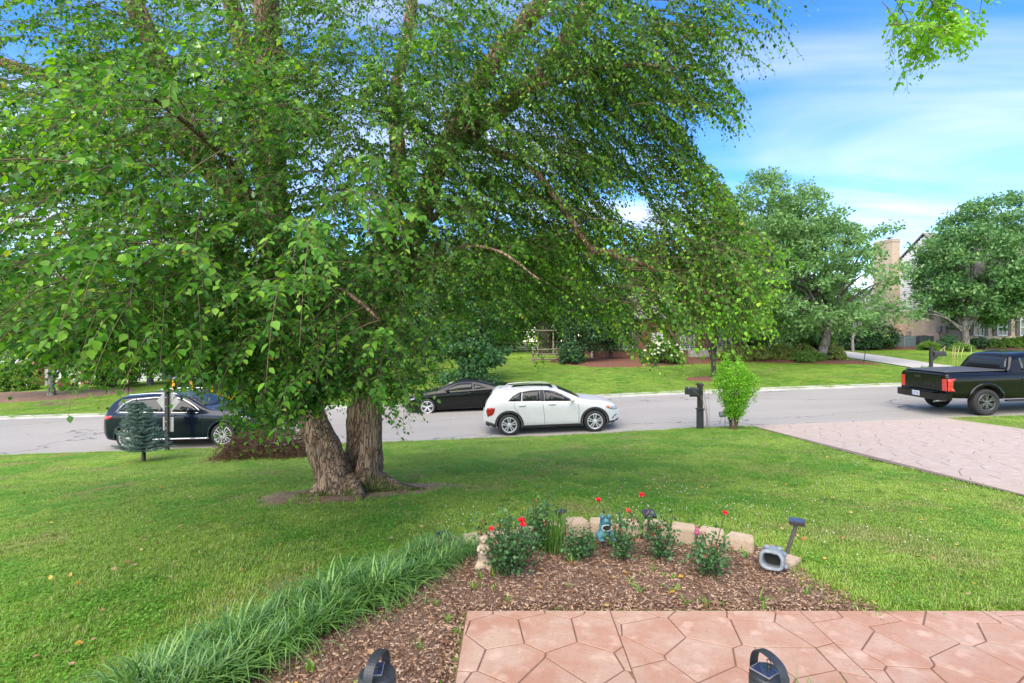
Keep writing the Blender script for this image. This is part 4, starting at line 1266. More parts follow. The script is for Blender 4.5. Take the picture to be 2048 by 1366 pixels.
shrub('laurel_shrub', 'wide shrub behind the middle of the clipped row', gp(1580, 47, .03), (2.6, 1, 2.6), M_leaf_maple, n=110, per=60, size=.16, clump_r=.5, seed=85)
shrub('green_shrub', 'tall mid-green shrub behind the leaning tree trunk', gp(1630, 39, .03), (1.5, 1, 2.3), M_leaf_mid, n=110, per=60, size=.12, clump_r=.35, seed=83)
M_hyd = mat('hydrangea_bloom', (.50, .55, .30), (.62, .62, .46), rough=.8, scale=8, bump=1, bscale=40)
def hydrangea(label, base, rad, n, seed, br=.11):
    t = shrub('hydrangea', label, base, rad, M_leaf_mid, n=80, per=50, size=.12, clump_r=.25, seed=seed, group='hydrangeas across the street')
    r_ = np.random.default_rng(seed)
    bm = bmesh.new(); bmesh.ops.create_icosphere(bm, subdivisions=2, radius=1)
    for v_ in bm.verts: v_.co *= 1 + .16 * mnoise.noise(v_.co * 6)
    me = bpy.data.meshes.new('flower_head'); bm.to_mesh(me); bm.free(); me.materials.append(M_hyd)
    for k in range(n):
        a = r_.uniform(math.pi * .95, math.pi * 2.05); e = r_.uniform(.15, 1.35)
        o = bpy.data.objects.new('flower_head', me); C.objects.link(o); o.parent = t
        o.location = (rad[0] * math.cos(a) * math.cos(e) * 1.03, rad[1] * math.sin(a) * math.cos(e) * 1.05, rad[2] * (.2 + .84 * math.sin(e)))
        s_ = br * r_.uniform(.8, 1.25); o.scale = (s_, s_, s_ * .75); o.rotation_euler = (0, 0, k)
    return t
hydrangea('large hydrangea with cream flower heads in the red mulch bed by the brick house', gp(1325, 35.3, .04), (1.35, 1.0, 1.55), 46, 90)
hydrangea('hydrangea with pale flower heads behind the clipped shrub row', gp(1518, 39.5, .04), (1.5, .9, 1.75), 26, 91)
# plants before the tan house
for i, (pxx, w, h_, M_, lb) in enumerate(((1858, .8, .75, M_leaf_light, 'strappy pale plant beside the air conditioners'), (1898, 1.0, 1.2, M_needle, 'feathery green shrub left of the maple trunk'), (1958, .8, 1.1, M_leaf_dark, 'dark shrub under the first shuttered window'), (1988, .7, .8, M_leaf_mid, 'low green shrub between the shuttered windows'), (2018, .85, .85, M_leaf_light, 'bright yellow-green shrub under the second shuttered window'), (2046, .9, .95, M_leaf_light, 'bright yellow-green shrub at the picture edge by the tan house'), (1922, .8, .6, M_leaf_light, 'low grassy plant at the foot of the maple'))):
    shrub('foundation_shrub', lb, gp(pxx, 43.3 if i not in (6,) else 41.6, .03), (w, .7, h_), M_, n=60, per=46, size=.085, clump_r=.2, seed=100 + i, group='foundation plants at the tan house')
# tall bright shrub by the kerbside mailbox
def upright_shrub():
    base = gp(1466, 15.25)
    t = thing('privet_shrub', 'tall bright green upright shrub beside the dark mailbox post', 'shrub', base)
    r_ = np.random.default_rng(5); g_ = Geo(); cl = []
    for k in range(30):
        a = r_.uniform(0, 6.28); rr = r_.uniform(.1, .62); hh = 2.35 * (1 - .34 * (rr / .62) ** 2) * r_.uniform(.75, 1.03)
        pts = [(.08 * math.cos(a), .08 * math.sin(a), -.03, .014), (rr * .35 * math.cos(a), rr * .35 * math.sin(a), hh * .35, .010), (rr * .85 * math.cos(a), rr * .85 * math.sin(a), hh * .72, .006), (rr * math.cos(a + .1), rr * math.sin(a + .1), hh, .002)]
        A = limb(g_, pts, 5, 5)
        for p in A:
            if p[2] > .42: 
                for _ in range(2): cl.append((p[0] + r_.normal(0, .055), p[1] + r_.normal(0, .055), p[2] + r_.normal(0, .05), .10 if p[2] < hh * .8 else .05))
    obj('stems', g_.mesh('stems'), M_twig, t)
    V, F = leaf_cloud(np.array(cl), 13, .042, 1, up=.5, flat=1, elong=1.7)
    obj('foliage', mesh_np('foliage', V, F), M_leaf_young, t)
upright_shrub()
# dead twigs against the mailbox post
g_ = Geo(); r_ = np.random.default_rng(6)
for k in range(7):
    a = r_.uniform(0, 6.28)
    limb(g_, [(.03 * math.cos(a), .03 * math.sin(a), -.02, .008), (.05 * math.cos(a), .05 * math.sin(a), .5, .006), (-.10 + .12 * math.cos(a), .1 * math.sin(a), 1.0 + .05 * k, .003), (-.2 + .25 * math.cos(a), .2 * math.sin(a), 1.2 + .06 * k, .0015)], 4, 5)
t = thing('dead_shrub', 'bare pale dead stems growing beside the mailbox post', 'dead shrub', gp(1415, 15.3))
obj('stems', g_.mesh('stems'), mat('dead_stem', (.28, .21, .12), (.20, .15, .09), scale=20), t)

# blue spruce sapling
def spruce():
    base = gp(287, 13.35)
    t = thing('blue_spruce', 'small blue spruce sapling with bare lower trunk on the lawn near the road', 'tree', base)
    r_ = np.random.default_rng(8); g_ = Geo(); g3 = Geo(); cl = []
    limb(g_, [(0, 0, -.05, .055), (0, 0, .35, .045), (-.06, 0, .9, .03), (-.16, 0, 1.45, .015), (-.2, 0, 1.72, .006)], 8, 6, .004, 20)
    for z in np.linspace(.36, 1.62, 15):
        k = (z - .36) / 1.26
        R_ = .60 * (1 - k) ** .75 + .05
        cx = -.2 * max(0, (z - .35) / 1.37)
        for a in np.arange(7) * 6.283 / 7 + r_.uniform(0, 1):
            rr = R_ * r_.uniform(.7, 1.1)
            e = (cx + rr * math.cos(a), rr * math.sin(a), z + .10 * rr + r_.normal(0, .02))
            m_ = (cx + rr * .5 * math.cos(a), rr * .5 * math.sin(a), z - .03)
            A = limb(g3, [(cx, 0, z, .010), m_ + (.007,), e + (.003,)], 4, 5)
            for p in A[2:]:
                cl.append((p[0], p[1], p[2], .05))
                for sgn in (-1, 1):
                    w = .11 * (1 - .3 * k) * r_.uniform(.4, 1)
                    cl.append((p[0] - sgn * w * math.sin(a) + .03 * math.cos(a), p[1] + sgn * w * math.cos(a), p[2] - .01, .05))
    obj('trunk', g_.mesh('trunk'), M_bark_dark, t, smooth=True)
    o = obj('branches', g3.mesh('branches'), M_bark_dark, t, smooth=True); o['kind'] = 'stuff'
    cl = np.array(cl); c = np.repeat(cl[rng.random(len(cl)) < .72], 16, 0); n = len(c)
    dd = rnd_dir(n); dd[:, 2] = np.abs(dd[:, 2]) * .7
    p = c[:, :3] + dd * .012
    s, a, k = basis(dd, rnd_dir(n))
    V, F = scatter([(-.5, 0, 0), (.5, 0, 0), (0, 1, 0)], [(0, 1, 2)], p, s, a, k, np.stack([np.full(n, .011), rng.uniform(.035, .07, n), np.ones(n)], 1))
    obj('crown', mesh_np('crown', V, F), M_spruce, t)
spruce()

# pile of dead brush
def brush(name, label, base, rad, n, col, seed, leaves=True):
    t = thing(name, label, 'brush pile', base)
    r_ = np.random.default_rng(seed)
    s0 = np.stack([r_.uniform(-1, 1, n) * rad[0], r_.uniform(-1, 1, n) * rad[1], r_.random(n) * rad[2] * .75], 1)
    f = np.sqrt(np.clip(1 - (s0[:, 0] / rad[0]) ** 2, 0, 1)); s0[:, 2] *= f
    v_ = unit(np.stack([r_.normal(0, 1, n), r_.normal(0, .6, n), np.abs(r_.normal(.15, .35, n))], 1)); Ls = r_.uniform(.2, .6, n) * rad[0]
    tt = np.linspace(0, 1, 5)
    path = s0[:, None] + v_[:, None] * (Ls[:, None, None] * tt[None, :, None]) + r_.normal(0, .02, (n, 5, 3))
    path[:, :, 2] -= (.35 * Ls)[:, None] * tt ** 2
    lim = rad[2] * (1.05 - .8 * np.clip(np.abs(path[:, :, 0]) / rad[0], 0, 1.2) ** 2)
    path[:, :, 2] = np.clip(path[:, :, 2], .0, np.maximum(lim, .04))
    V, F = many_tubes(path, .007, .003, 3)
    obj('branches', mesh_np('branches', V, F), mat(name + '_wood', col, tuple(k * .6 for k in col), rough=.9, scale=10), t)
    if leaves:
        cl = path[:, 2:].reshape(-1, 3)
        V, F = leaf_cloud(np.hstack([cl, np.full((len(cl), 1), .05)]), 6, .028, 1)
        obj('dead_leaves', mesh_np('dead_leaves', V, F), leafmat(name + '_leaf', [(.08, .035, .018), (.13, .06, .032), (.19, .10, .055)], trans=.2, gain=1.), t)
    return t
brush('brush_pile', 'heap of dead brown cut branches on the near lawn left of the birch', gp(537, 13.3), (1.10, .6, .98), 800, (.13, .07, .045), 12)
brush('stick_pile', 'small pile of dry pale sticks on the far lawn across the street', gp(108, 27.0), (.95, .5, .34), 130, (.32, .24, .17), 13, False)
# bare branches in front of the tan house chimney
g_ = Geo(); r_ = np.random.default_rng(14)
tb = thing('bare_branch_tree', 'thin mostly bare grey tree in front of the brick chimney', 'tree', gp(1706, 43.0))
cl = []
for k in range(30):
    a = r_.uniform(-.9, .5); Lk = r_.uniform(1.2, 4.6)
    z1 = 3.2 + r_.uniform(-.5, 1.4)
    A = limb(g_, [(0, 0, 1.2, .03), (.5 + .2 * Lk * .4, r_.normal(0, .4), z1 * .85, .03), (.3 + Lk * .8, r_.normal(0, .7), z1 + r_.normal(0, .5), .014), (.6 + Lk, r_.normal(0, .8), z1 - .3 + r_.normal(0, .9), .005)], 4, 5)
    for p in A[6:]:
        for j in range(2):
            e = p[:3] + r_.normal(0, .45, 3); limb(g_, [tuple(p[:3]) + (.009,), tuple((p[:3] + e) / 2 + r_.normal(0, .06, 3)) + (.007,), tuple(e) + (.004,)], 3, 3)
        if r_.random() < .16: cl.append(tuple(p[:3]) + (.5,))
limb(g_, [(0, 0, -.1, .12), (0, 0, 1.3, .09), (.5, 0, 2.6, .05)], 8, 4)
obj('branches', g_.mesh('branches'), mat('grey_branch', (.30, .27, .24), (.22, .20, .18), scale=8), tb)
V, F = leaf_cloud(np.array(cl), 12, .12, 1); obj('foliage', mesh_np('foliage', V, F), M_leaf_light, tb)
# ------------------------------------------------------------------ vehicles
def paint(name, col, rough=.3, metal=0., coat=.4):
    return mat(name, col, tuple(k * .96 for k in col), rough=rough, metal=metal, coat=coat, scale=2, spec=.3)
M_white_paint = paint('white_paint', (.60, .595, .575), .35)
M_black_paint = paint('black_paint', (.003, .0032, .004), .2, coat=.32)
M_blue_paint = paint('navy_paint', (.006, .010, .022), .22, .2)
M_yellow_paint = paint('yellow_paint', (.75, .36, .03), .35)
M_glass = mat('dark_glass', (.012, .015, .015), (.018, .02, .02), rough=.04, spec=.45, scale=3)
M_plastic = mat('black_plastic', (.022, .022, .023), (.03, .03, .03), rough=.6, scale=30)
M_rubber = mat('tyre_rubber', (.018, .018, .018), (.03, .03, .029), rough=.85, scale=25, bump=.3)
M_alloy = mat('alloy', (.66, .66, .67), (.60, .60, .61), rough=.35, metal=.35, scale=5)
M_dark_alloy = mat('dark_alloy', (.16, .165, .17), (.2, .2, .2), rough=.3, metal=.7, scale=5)
M_steel = mat('brake_steel', (.10, .095, .09), (.14, .13, .12), rough=.5, metal=.7, scale=12)
M_chrome = mat('chrome', (.75, .75, .76), (.7, .7, .7), rough=.12, metal=1., scale=4)
M_red_lens = mat('red_lens', (.36, .012, .014), (.30, .01, .012), rough=.1, coat=.8, scale=14)
M_bright_red = mat('bright_red_lens', (.62, .05, .035), (.5, .03, .03), rough=.12, coat=.8, scale=14)
M_clear_lens = mat('headlamp_lens', (.30, .31, .33), (.45, .46, .48), rough=.08, coat=1., scale=9)
M_amber = mat('amber_lens', (.70, .20, .03), (.6, .16, .02), rough=.2, coat=.6, scale=9)
M_seam = mat('panel_gap', (.006, .006, .006), (.01, .01, .01), rough=.9)
M_plate = mat('number_plate', (.62, .66, .72), (.5, .55, .62), rough=.4, scale=14)
M_plate_ink = mat('plate_ink', (.02, .03, .10), rough=.5)

def smooth_curve(knots, xs_, sig):
    k = np.array(knots, float); f = np.linspace(k[0, 0] - .3, k[-1, 0] + .3, 900)
    v_ = np.interp(f, k[:, 0], k[:, 1]); dx = f[1] - f[0]
    w = np.exp(-.5 * (np.arange(-60, 61) * dx / sig) ** 2); w /= w.sum()
    v_ = np.convolve(np.pad(v_, 60, mode='edge'), w, 'valid')
    return np.interp(xs_, f, v_)

def loft(L, top, belt, bot, width, tumble=.38, sig=.05, n=72, shoulder=.035, waist=.02):
    """closed car shell; x from tail (0) to nose (L)"""
    e = .5 - .5 * np.cos(np.linspace(0, np.pi, n))
    xs_ = L * (.45 * e + .55 * np.linspace(0, 1, n))
    T_ = smooth_curve(top, xs_, sig); B_ = smooth_curve(bot, xs_, .06); W_ = smooth_curve(width, xs_, .05)
    E_ = np.minimum(smooth_curve(belt, xs_, .06), T_ - .03)
    rings = []
    for x, t, b, w, e_ in zip(xs_, T_, B_, W_, E_):
        h = t - e_; wb = w - shoulder; hb = e_ - b; tw = tumble * h
        half = [(0, b), (w * .55, b), (w - .13, b + .005), (w - .05, b + .03), (w - .02, b + .10), (w - .006, b + hb * .28), (w - waist * .4, b + hb * .42), (w - .002, b + hb * .62), (w - .004, b + hb * .80), (w - shoulder * .5, b + hb * .94), (wb, e_),
                (wb - tw * .18 - .006, e_ + h * .16), (wb - tw * .45, e_ + h * .42), (wb - tw * .72, e_ + h * .66), (wb - tw * .9 - .01, e_ + h * .80), (wb - tw - .045, e_ + h * .90), (wb - tw - .12, e_ + h * .955), ((wb - tw) * .55, e_ + h * .99), (0, t)]
        rings.append([(x, -y, z) for y, z in half] + [(x, y, z) for y, z in half[-2:0:-1]])
    R_ = len(rings[0]); V = [p for r in rings for p in r]
    F = [(i * R_ + k, i * R_ + (k + 1) % R_, (i + 1) * R_ + (k + 1) % R_, (i + 1) * R_ + k) for i in range(n - 1) for k in range(R_)]
    F = [f[::-1] for f in F]
    F.append(tuple(range(R_))); F.append(tuple(range((n - 1) * R_ + R_ - 1, (n - 1) * R_ - 1, -1)))
    return V, F

def shell_mesh(name, V, F, mats, arches=(), extra_cut=()):
    me = bpy.data.meshes.new(name); me.from_pydata(V, [], F); me.update()
    bm = bmesh.new(); bm.from_mesh(me); bmesh.ops.recalc_face_normals(bm, faces=bm.faces); bm.to_mesh(me); bm.free()
    for m in mats: me.materials.append(m)
    o = bpy.data.objects.new('tmp', me); C.objects.link(o)
    cutters = []
    for (x, z, r, y0, y1) in arches:
        for s in (-1, 1):
            mb = MB(); mb.cyl((x, s * y0, z), (x, s * y1, z), r, n=40)
            cme = mb.mesh('cut'); 
            for m in mats: cme.materials.append(m)
            cme.polygons.foreach_set('material_index', [len(mats) - 1] * len(cme.polygons))
            b2 = bmesh.new(); b2.from_mesh(cme); bmesh.ops.recalc_face_normals(b2, faces=b2.faces); b2.to_mesh(cme); b2.free()
            c = bpy.data.objects.new('cut', cme); C.objects.link(c); cutters.append(c)
            md = o.modifiers.new('b', 'BOOLEAN'); md.operation = 'DIFFERENCE'; md.solver = 'EXACT'; md.object = c
    dg = bpy.context.evaluated_depsgraph_get()
    out = bpy.data.meshes.new_from_object(o.evaluated_get(dg))
    out.name = name
    for c in cutters: bpy.data.objects.remove(c, do_unlink=True)
    bpy.data.objects.remove(o, do_unlink=True)
    # smooth except where the arches are cut
    bm = bmesh.new(); bm.from_mesh(out)
    for f in bm.faces: f.smooth = True
    for e in bm.edges:
        if len(e.link_faces) == 2 and e.calc_face_angle(0) > .6: e.smooth = False
    bm.to_mesh(out); bm.free()
    return out

DIRS = {'right': ((0, -6, 0), (0, 1, 0)), 'left': ((0, 6, 0), (0, -1, 0)), 'top': ((0, 0, 6), (0, 0, -1)), 'front': ((12, 0, 0), (-1, 0, 0)), 'rear': ((-6, 0, 0), (1, 0, 0))}
def decal(bvh, poly, plane, off, m, name, parent, res=.09, skirt=True):
    """a panel of given outline fitted to the shell: side planes take (x,z), top (x,y), ends (y,z)"""
    o0, dr = DIRS[plane]; dr = Vector(dr)
    bm = bmesh.new(); pts = []
    n = len(poly)
    for i in range(n):
        a, b = np.array(poly[i], float), np.array(poly[(i + 1) % n], float)
        k = max(1, int(np.linalg.norm(b - a) / res))
        for t in range(k): pts.append(a + (b - a) * t / k)
    f = bm.faces.new([bm.verts.new((p[0], p[1], 0)) for p in pts])
    bmesh.ops.triangulate(bm, faces=[f])
    for _ in range(5):
        e = [q for q in bm.edges if q.calc_length() > res * 1.7]
        if not e: break
        bmesh.ops.subdivide_edges(bm, edges=e, cuts=1); bmesh.ops.triangulate(bm, faces=bm.faces[:])
    for v_ in bm.verts:
        u_, w = v_.co.x, v_.co.y
        if plane in ('right', 'left'): org = Vector((u_, o0[1], w))
        elif plane == 'top': org = Vector((u_, w, o0[2]))
        else: org = Vector((o0[0], u_, w))
        hit = bvh.ray_cast(org, dr)[0]
        if hit is None:
            near_ = org.copy()
            if plane in ('right', 'left'): near_.y = -.9 if plane == 'right' else .9
            elif plane == 'top': near_.z = 1.2
            else: near_.x = 4 if plane == 'front' else 0
            hit = bvh.find_nearest(near_)[0]
        v_.co = hit - dr * off
    if skirt:
        be = [e for e in bm.edges if e.is_boundary]
        r = bmesh.ops.extrude_edge_only(bm, edges=be)
        for g_ in r['geom']:
            if isinstance(g_, bmesh.types.BMVert): g_.co += dr * (off + .006)
    bmesh.ops.recalc_face_normals(bm, faces=bm.faces)
    me = bpy.data.meshes.new(name); bm.to_mesh(me); bm.free()
    ob = obj(name, me, m, parent, smooth=True)
    # outward normals
    if len(me.polygons):
        s = sum((Vector(p.normal).dot(-dr)) * p.area for p in me.polygons)
        if s < 0: me.flip_normals()
    return ob

def ribbon(pts, w):
    P_ = np.array(pts, float); T_ = np.gradient(P_, axis=0); T_ = unit(T_); N_ = np.stack([-T_[:, 1], T_[:, 0]], 1) * w / 2
    return [tuple(p) for p in P_ + N_] + [tuple(p) for p in (P_ - N_)[::-1]]

def arc(cx, cz, r, a0, a1, n=14): return [(cx + r * math.cos(R(a0 + (a1 - a0) * k / (n - 1))), cz + r * math.sin(R(a0 + (a1 - a0) * k / (n - 1)))) for k in range(n)]

def wheel(parent, x, side, y, z, r, w, rim_r, n, style, m_rim, label=None):
    """tyre, rim with spokes and brake disc; side -1 is the car's right"""
    h = holder('wheel', parent, (x, side * y, z))
    t = MB()
    prof = [(rim_r, -w * .42), (rim_r + .02, -w * .5), (r - .05, -w * .5), (r - .015, -w * .44), (r, -w * .30), (r, w * .30), (r - .015, w * .44), (r - .05, w * .5), (rim_r + .02, w * .5), (rim_r, w * .42)]
    t.lathe(prof, 40, axis='y'); t.build('tyre', M_rubber, h, smooth=True)
    b = MB(); yo = side * w * .43
    b.lathe([(rim_r + .004, yo), (rim_r - .008, yo + side * .006), (rim_r - .022, yo), (rim_r - .03, yo - side * .05), (rim_r - .035, -yo)], 40, axis='y')
    def spoke(a, r0, r1, w0, w1, d0, d1, th=.03):
        c_, s_ = math.cos(a), math.sin(a)
        vs = []
        for rr, ww, dd in ((r0, w0, d0), ((r0 + r1) / 2, (w0 + w1) / 2, (d0 + d1) / 2 + .004), (r1, w1, d1)):
            for e, q in ((-1, 0), (1, 0), (1, 1), (-1, 1)):
                vs.append((rr * c_ - e * ww * s_, yo + side * (dd - q * th), rr * s_ + e * ww * c_))
        fs = []
        for i in range(2):
            for k in range(4): fs.append((i * 4 + k, i * 4 + (k + 1) % 4, (i + 1) * 4 + (k + 1) % 4, (i + 1) * 4 + k))
        fs += [(3, 2, 1, 0), (8, 9, 10, 11)]
        b.add(vs, fs)
    for k in range(n):
        a = 2 * math.pi * k / n + math.pi / 2
        if style == 'double':
            for s in (-.15, .15):
                c0 = a + s * 1.25; spoke(a + s * .9, .055, rim_r - .012, .011, .017, .004, .012) if False else None
            for s in (-1, 1):
                c_, s_ = math.cos(a), math.sin(a); off = .026
                vs = []
                for rr, ww, dd, of in ((.05, .012, .0, .018), (rim_r * .55, .013, .006, .030), (rim_r - .012, .016, .008, .046)):
                    for e, q in ((-1, 0), (1, 0), (1, 1), (-1, 1)):
                        lat = s * of + e * ww
                        vs.append((rr * c_ - lat * s_, yo + side * (dd - q * .03), rr * s_ + lat * c_))
                fs = []
                for i in range(2):
                    for kk in range(4): fs.append((i * 4 + kk, i * 4 + (kk + 1) % 4, (i + 1) * 4 + (kk + 1) % 4, (i + 1) * 4 + kk))
                b.add(vs, fs)
        elif style == 'multi': spoke(a, .05, rim_r - .012, .010, .013, .0, .006)
        elif style == 'vee':
            for s in (-.16, .16): spoke(a + s, .06, rim_r - .012, .016, .014, .0, .008)
            spoke(a, .05, rim_r * .6, .03, .02, .0, .004)
        else: spoke(a, .05, rim_r - .012, .035, .026, .0, .008)
    b.lathe([(.001, yo + side * .012), (.04, yo + side * .012), (.062, yo + side * .004), (.07, yo - side * .03)], 20, axis='y')
    b.build('rim', m_rim, h)
    d = MB(); d.lathe([(.001, side * .02), (rim_r * .78, side * .02), (rim_r * .78, -side * .01)], 28, axis='y'); d.lathe([(.001, -side * .03), (rim_r, -side * .03)], 28, axis='y')
    d.build('brake_disc', M_steel, h)
    return h

def seat_vehicle(t, x_tail, y_side_near, flip, half_w, wb_x):
    """put the vehicle's own frame on the sloping road: x_tail is where the tail (or, flipped, the nose) starts"""
    y = y_side_near + half_w
    xm = x_tail + 2.2
    fx = Vector((1, 0, (float(road_z(xm + 1.4, y)) - float(road_z(xm - 1.4, y))) / 2.8)).normalized()
    fy0 = Vector((0, 1, .027)).normalized()
    up = fx.cross(fy0).normalized(); fy = up.cross(fx)
    if flip:
        ex, ey = -fx, -fy
    else: ex, ey = fx, fy
    Mx = Matrix((ex, ey, up)).transposed().to_4x4()
    z0 = float(road_z(xm, y))
    loc = Vector((x_tail, y, float(road_z(x_tail, y)) + .003))
    # follow the mean slope under the wheels
    loc.z = z0 + (x_tail - xm) * fx.z / fx.x + .003
    t.matrix_world = Matrix.Translation(loc) @ Mx

# ---- white compact crossover
def white_suv():
    t = thing('white_crossover', 'white compact crossover with roof rails parked at the near edge of the street', 'car')
    L, HW = 4.42, .90
    V, F = loft(L, top=[(0, .62), (.02, .80), (.05, .92), (.12, 1.12), (.30, 1.34), (.42, 1.455), (.62, 1.475), (1.1, 1.50), (1.7, 1.505), (2.2, 1.475), (2.5, 1.40), (3.18, 1.075), (3.4, 1.03), (3.9, .97), (4.2, .88), (4.36, .76), (4.42, .62)],
                belt=[(0, .88), (.3, 1.10), (.9, 1.07), (2.0, 1.02), (3.0, .98), (3.5, .94), (4.2, .80), (4.42, .6)],
                bot=[(0, .36), (.15, .27), (.5, .22), (4.0, .20), (4.3, .24), (4.42, .34)],
                width=[(0, .60), (.05, .70), (.16, .79), (.45, .875), (.8, .90), (1.6, .885), (2.8, .885), (3.6, .90), (4.0, .87), (4.25, .76), (4.37, .64), (4.42, .52)], tumble=.42)
    xr, xf, wr = .83, 3.57, .345
    me = shell_mesh('body', V, F, [M_white_paint, M_plastic], arches=[(xr, .345, .40, .55, 1.2), (xf, .345, .40, .55, 1.2)])
    bv = BVHTree.FromPolygons([v_.co.copy() for v_ in me.vertices], [list(p.vertices) for p in me.polygons])
    obj('body', me, None, t)
    for s in ('right', 'left'):
        # glazing
        q = decal(bv, [(.86, 1.115), (1.02, 1.245), (1.18, 1.325), (1.27, 1.35), (1.24, 1.09), (.9, 1.10)], s, .006, M_glass, 'quarter_window', t)
        decal(bv, [(1.275, 1.09), (1.30, 1.355), (1.6, 1.378), (1.83, 1.378), (1.86, 1.068)], s, .006, M_glass, 'rear_window', t)
        decal(bv, [(1.865, 1.066), (1.84, 1.378), (1.98, 1.372), (1.99, 1.058)], s, .007, M_plastic, 'window_pillar', t)
        decal(bv, [(2.0, 1.058), (1.99, 1.372), (2.2, 1.35), (2.36, 1.305), (2.56, 1.215), (2.80, 1.075), (2.83, 1.025)], s, .006, M_glass, 'front_window', t)
        decal(bv, ribbon([(.83, 1.10), (1.02, 1.265), (1.2, 1.35), (1.6, 1.395), (1.9, 1.392), (2.2, 1.368), (2.38, 1.32), (2.6, 1.22), (2.87, 1.05)], .022), s, .004, M_plastic, 'window_trim', t, res=.05)
        decal(bv, ribbon([(1.20, .80), (1.22, .60), (1.30, .42), (1.42, .30)], .010) if False else ribbon([(1.03, 1.09), (1.02, .98), (1.05, .85), (1.16, .70)], .010), s, .0015, M_seam, 'door_gap', t, res=.05)
        decal(bv, ribbon([(1.93, 1.05), (1.95, .8), (1.965, .5), (1.965, .29)], .010), s, .0015, M_seam, 'door_gap', t, res=.05)
        decal(bv, ribbon([(3.06, .98), (3.075, .8), (3.07, .55), (3.05, .29)], .010), s, .0015, M_seam, 'door_gap', t, res=.05)
        for xh in (1.16, 2.12):
            decal(bv, [(xh, .955), (xh + .02, .985), (xh + .2, .985), (xh + .22, .955), (xh + .2, .93), (xh + .02, .93)], s, .022, M_white_paint, 'door_handle', t, res=.04)
        # cladding round the arches and along the sill
        for xw in (xr, xf):
            decal(bv, ribbon(arc(xw, .345, .438, 195 if xw == xf else 180, -15, 22), .060), s, .010, M_plastic, 'arch_cladding', t, res=.035)
        decal(bv, [(1.25, .245), (1.22, .315), (3.14, .305), (3.13, .235)], s, .016, M_plastic, 'sill_cladding', t, res=.03)
        decal(bv, [(.14, .62), (.10, .80), (.14, .90), (.28, .925), (.40, .90), (.36, .75), (.30, .68)], s, .008, M_red_lens, 'tail_light', t, res=.04)
        decal(bv, [(3.93, .80), (3.98, .83), (4.25, .79), (4.36, .70), (4.35, .66), (4.16, .69), (4.02, .74)], s, .008, M_clear_lens, 'headlight', t, res=.04)
        decal(bv, [(3.93, .80), (3.98, .83), (4.06, .815), (4.05, .745), (4.02, .74)], s, .012, M_amber, 'side_marker', t, res=.04)
        decal(bv, ribbon([(4.14, .40), (4.20, .47), (4.30, .52)], .03), s, .006, M_plastic, 'bumper_vent', t, res=.04)
        decal(bv, [(3.98, .27), (3.98, .33), (4.2, .335), (4.36, .38), (4.38, .33), (4.25, .25)], s, .010, M_plastic, 'bumper_skirt', t, res=.05)
        decal(bv, [(.06, .36), (.08, .48), (.25, .44), (.45, .36), (.46, .27), (.2, .28)], s, .010, M_plastic, 'bumper_skirt', t, res=.05)
        sg = -1 if s == 'right' else 1
        m_ = MB(); m_.box((2.87, sg * 1.0, 1.075), (.12, .20, .15), bev=.045); m_.box((2.88, sg * .88, 1.03), (.05, .12, .04))
        m_.build('door_mirror', M_white_paint, t, smooth=False)
        r_ = MB(); r_.tube([(.75, sg * .665, 1.46), (.85, sg * .66, 1.505), (1.5, sg * .655, 1.53), (2.1, sg * .65, 1.50), (2.25, sg * .65, 1.44)], .014, 6); r_.build('roof_rail', M_alloy, t, smooth=True)
    decal(bv, [(.95, -.52), (.95, .52), (2.3, .50), (2.3, -.50)], 'top', .008, M_glass, 'roof_glass', t, res=.12)
    decal(bv, [(2.46, -.56), (2.46, .56), (3.12, .68), (3.18, 0), (3.12, -.68)], 'top', .008, M_glass, 'windscreen', t, res=.12)
    decal(bv, [(-.56, 1.13), (.56, 1.13), (.50, 1.36), (-.50, 1.36)], 'rear', .010, M_glass, 'tailgate_glass', t, res=.1)
    decal(bv, [(.40, -.53), (.30, -.50), (.30, .50), (.40, .53), (.60, .56), (.60, -.56)], 'top', .018, M_white_paint, 'roof_spoiler', t, res=.1)
    p = MB(); p.box((-.012, 0, .72), (.014, .40, .13), bev=.004); p.build('number_plate', M_plate, t)
    for x in (xr, xf):
        for s in (-1, 1): wheel(t, x, s, .80, wr, wr, .225, .245, 5, 'double', M_alloy)
    seat_vehicle(t, -.90, 16.35, False, .90, None)
white_suv()

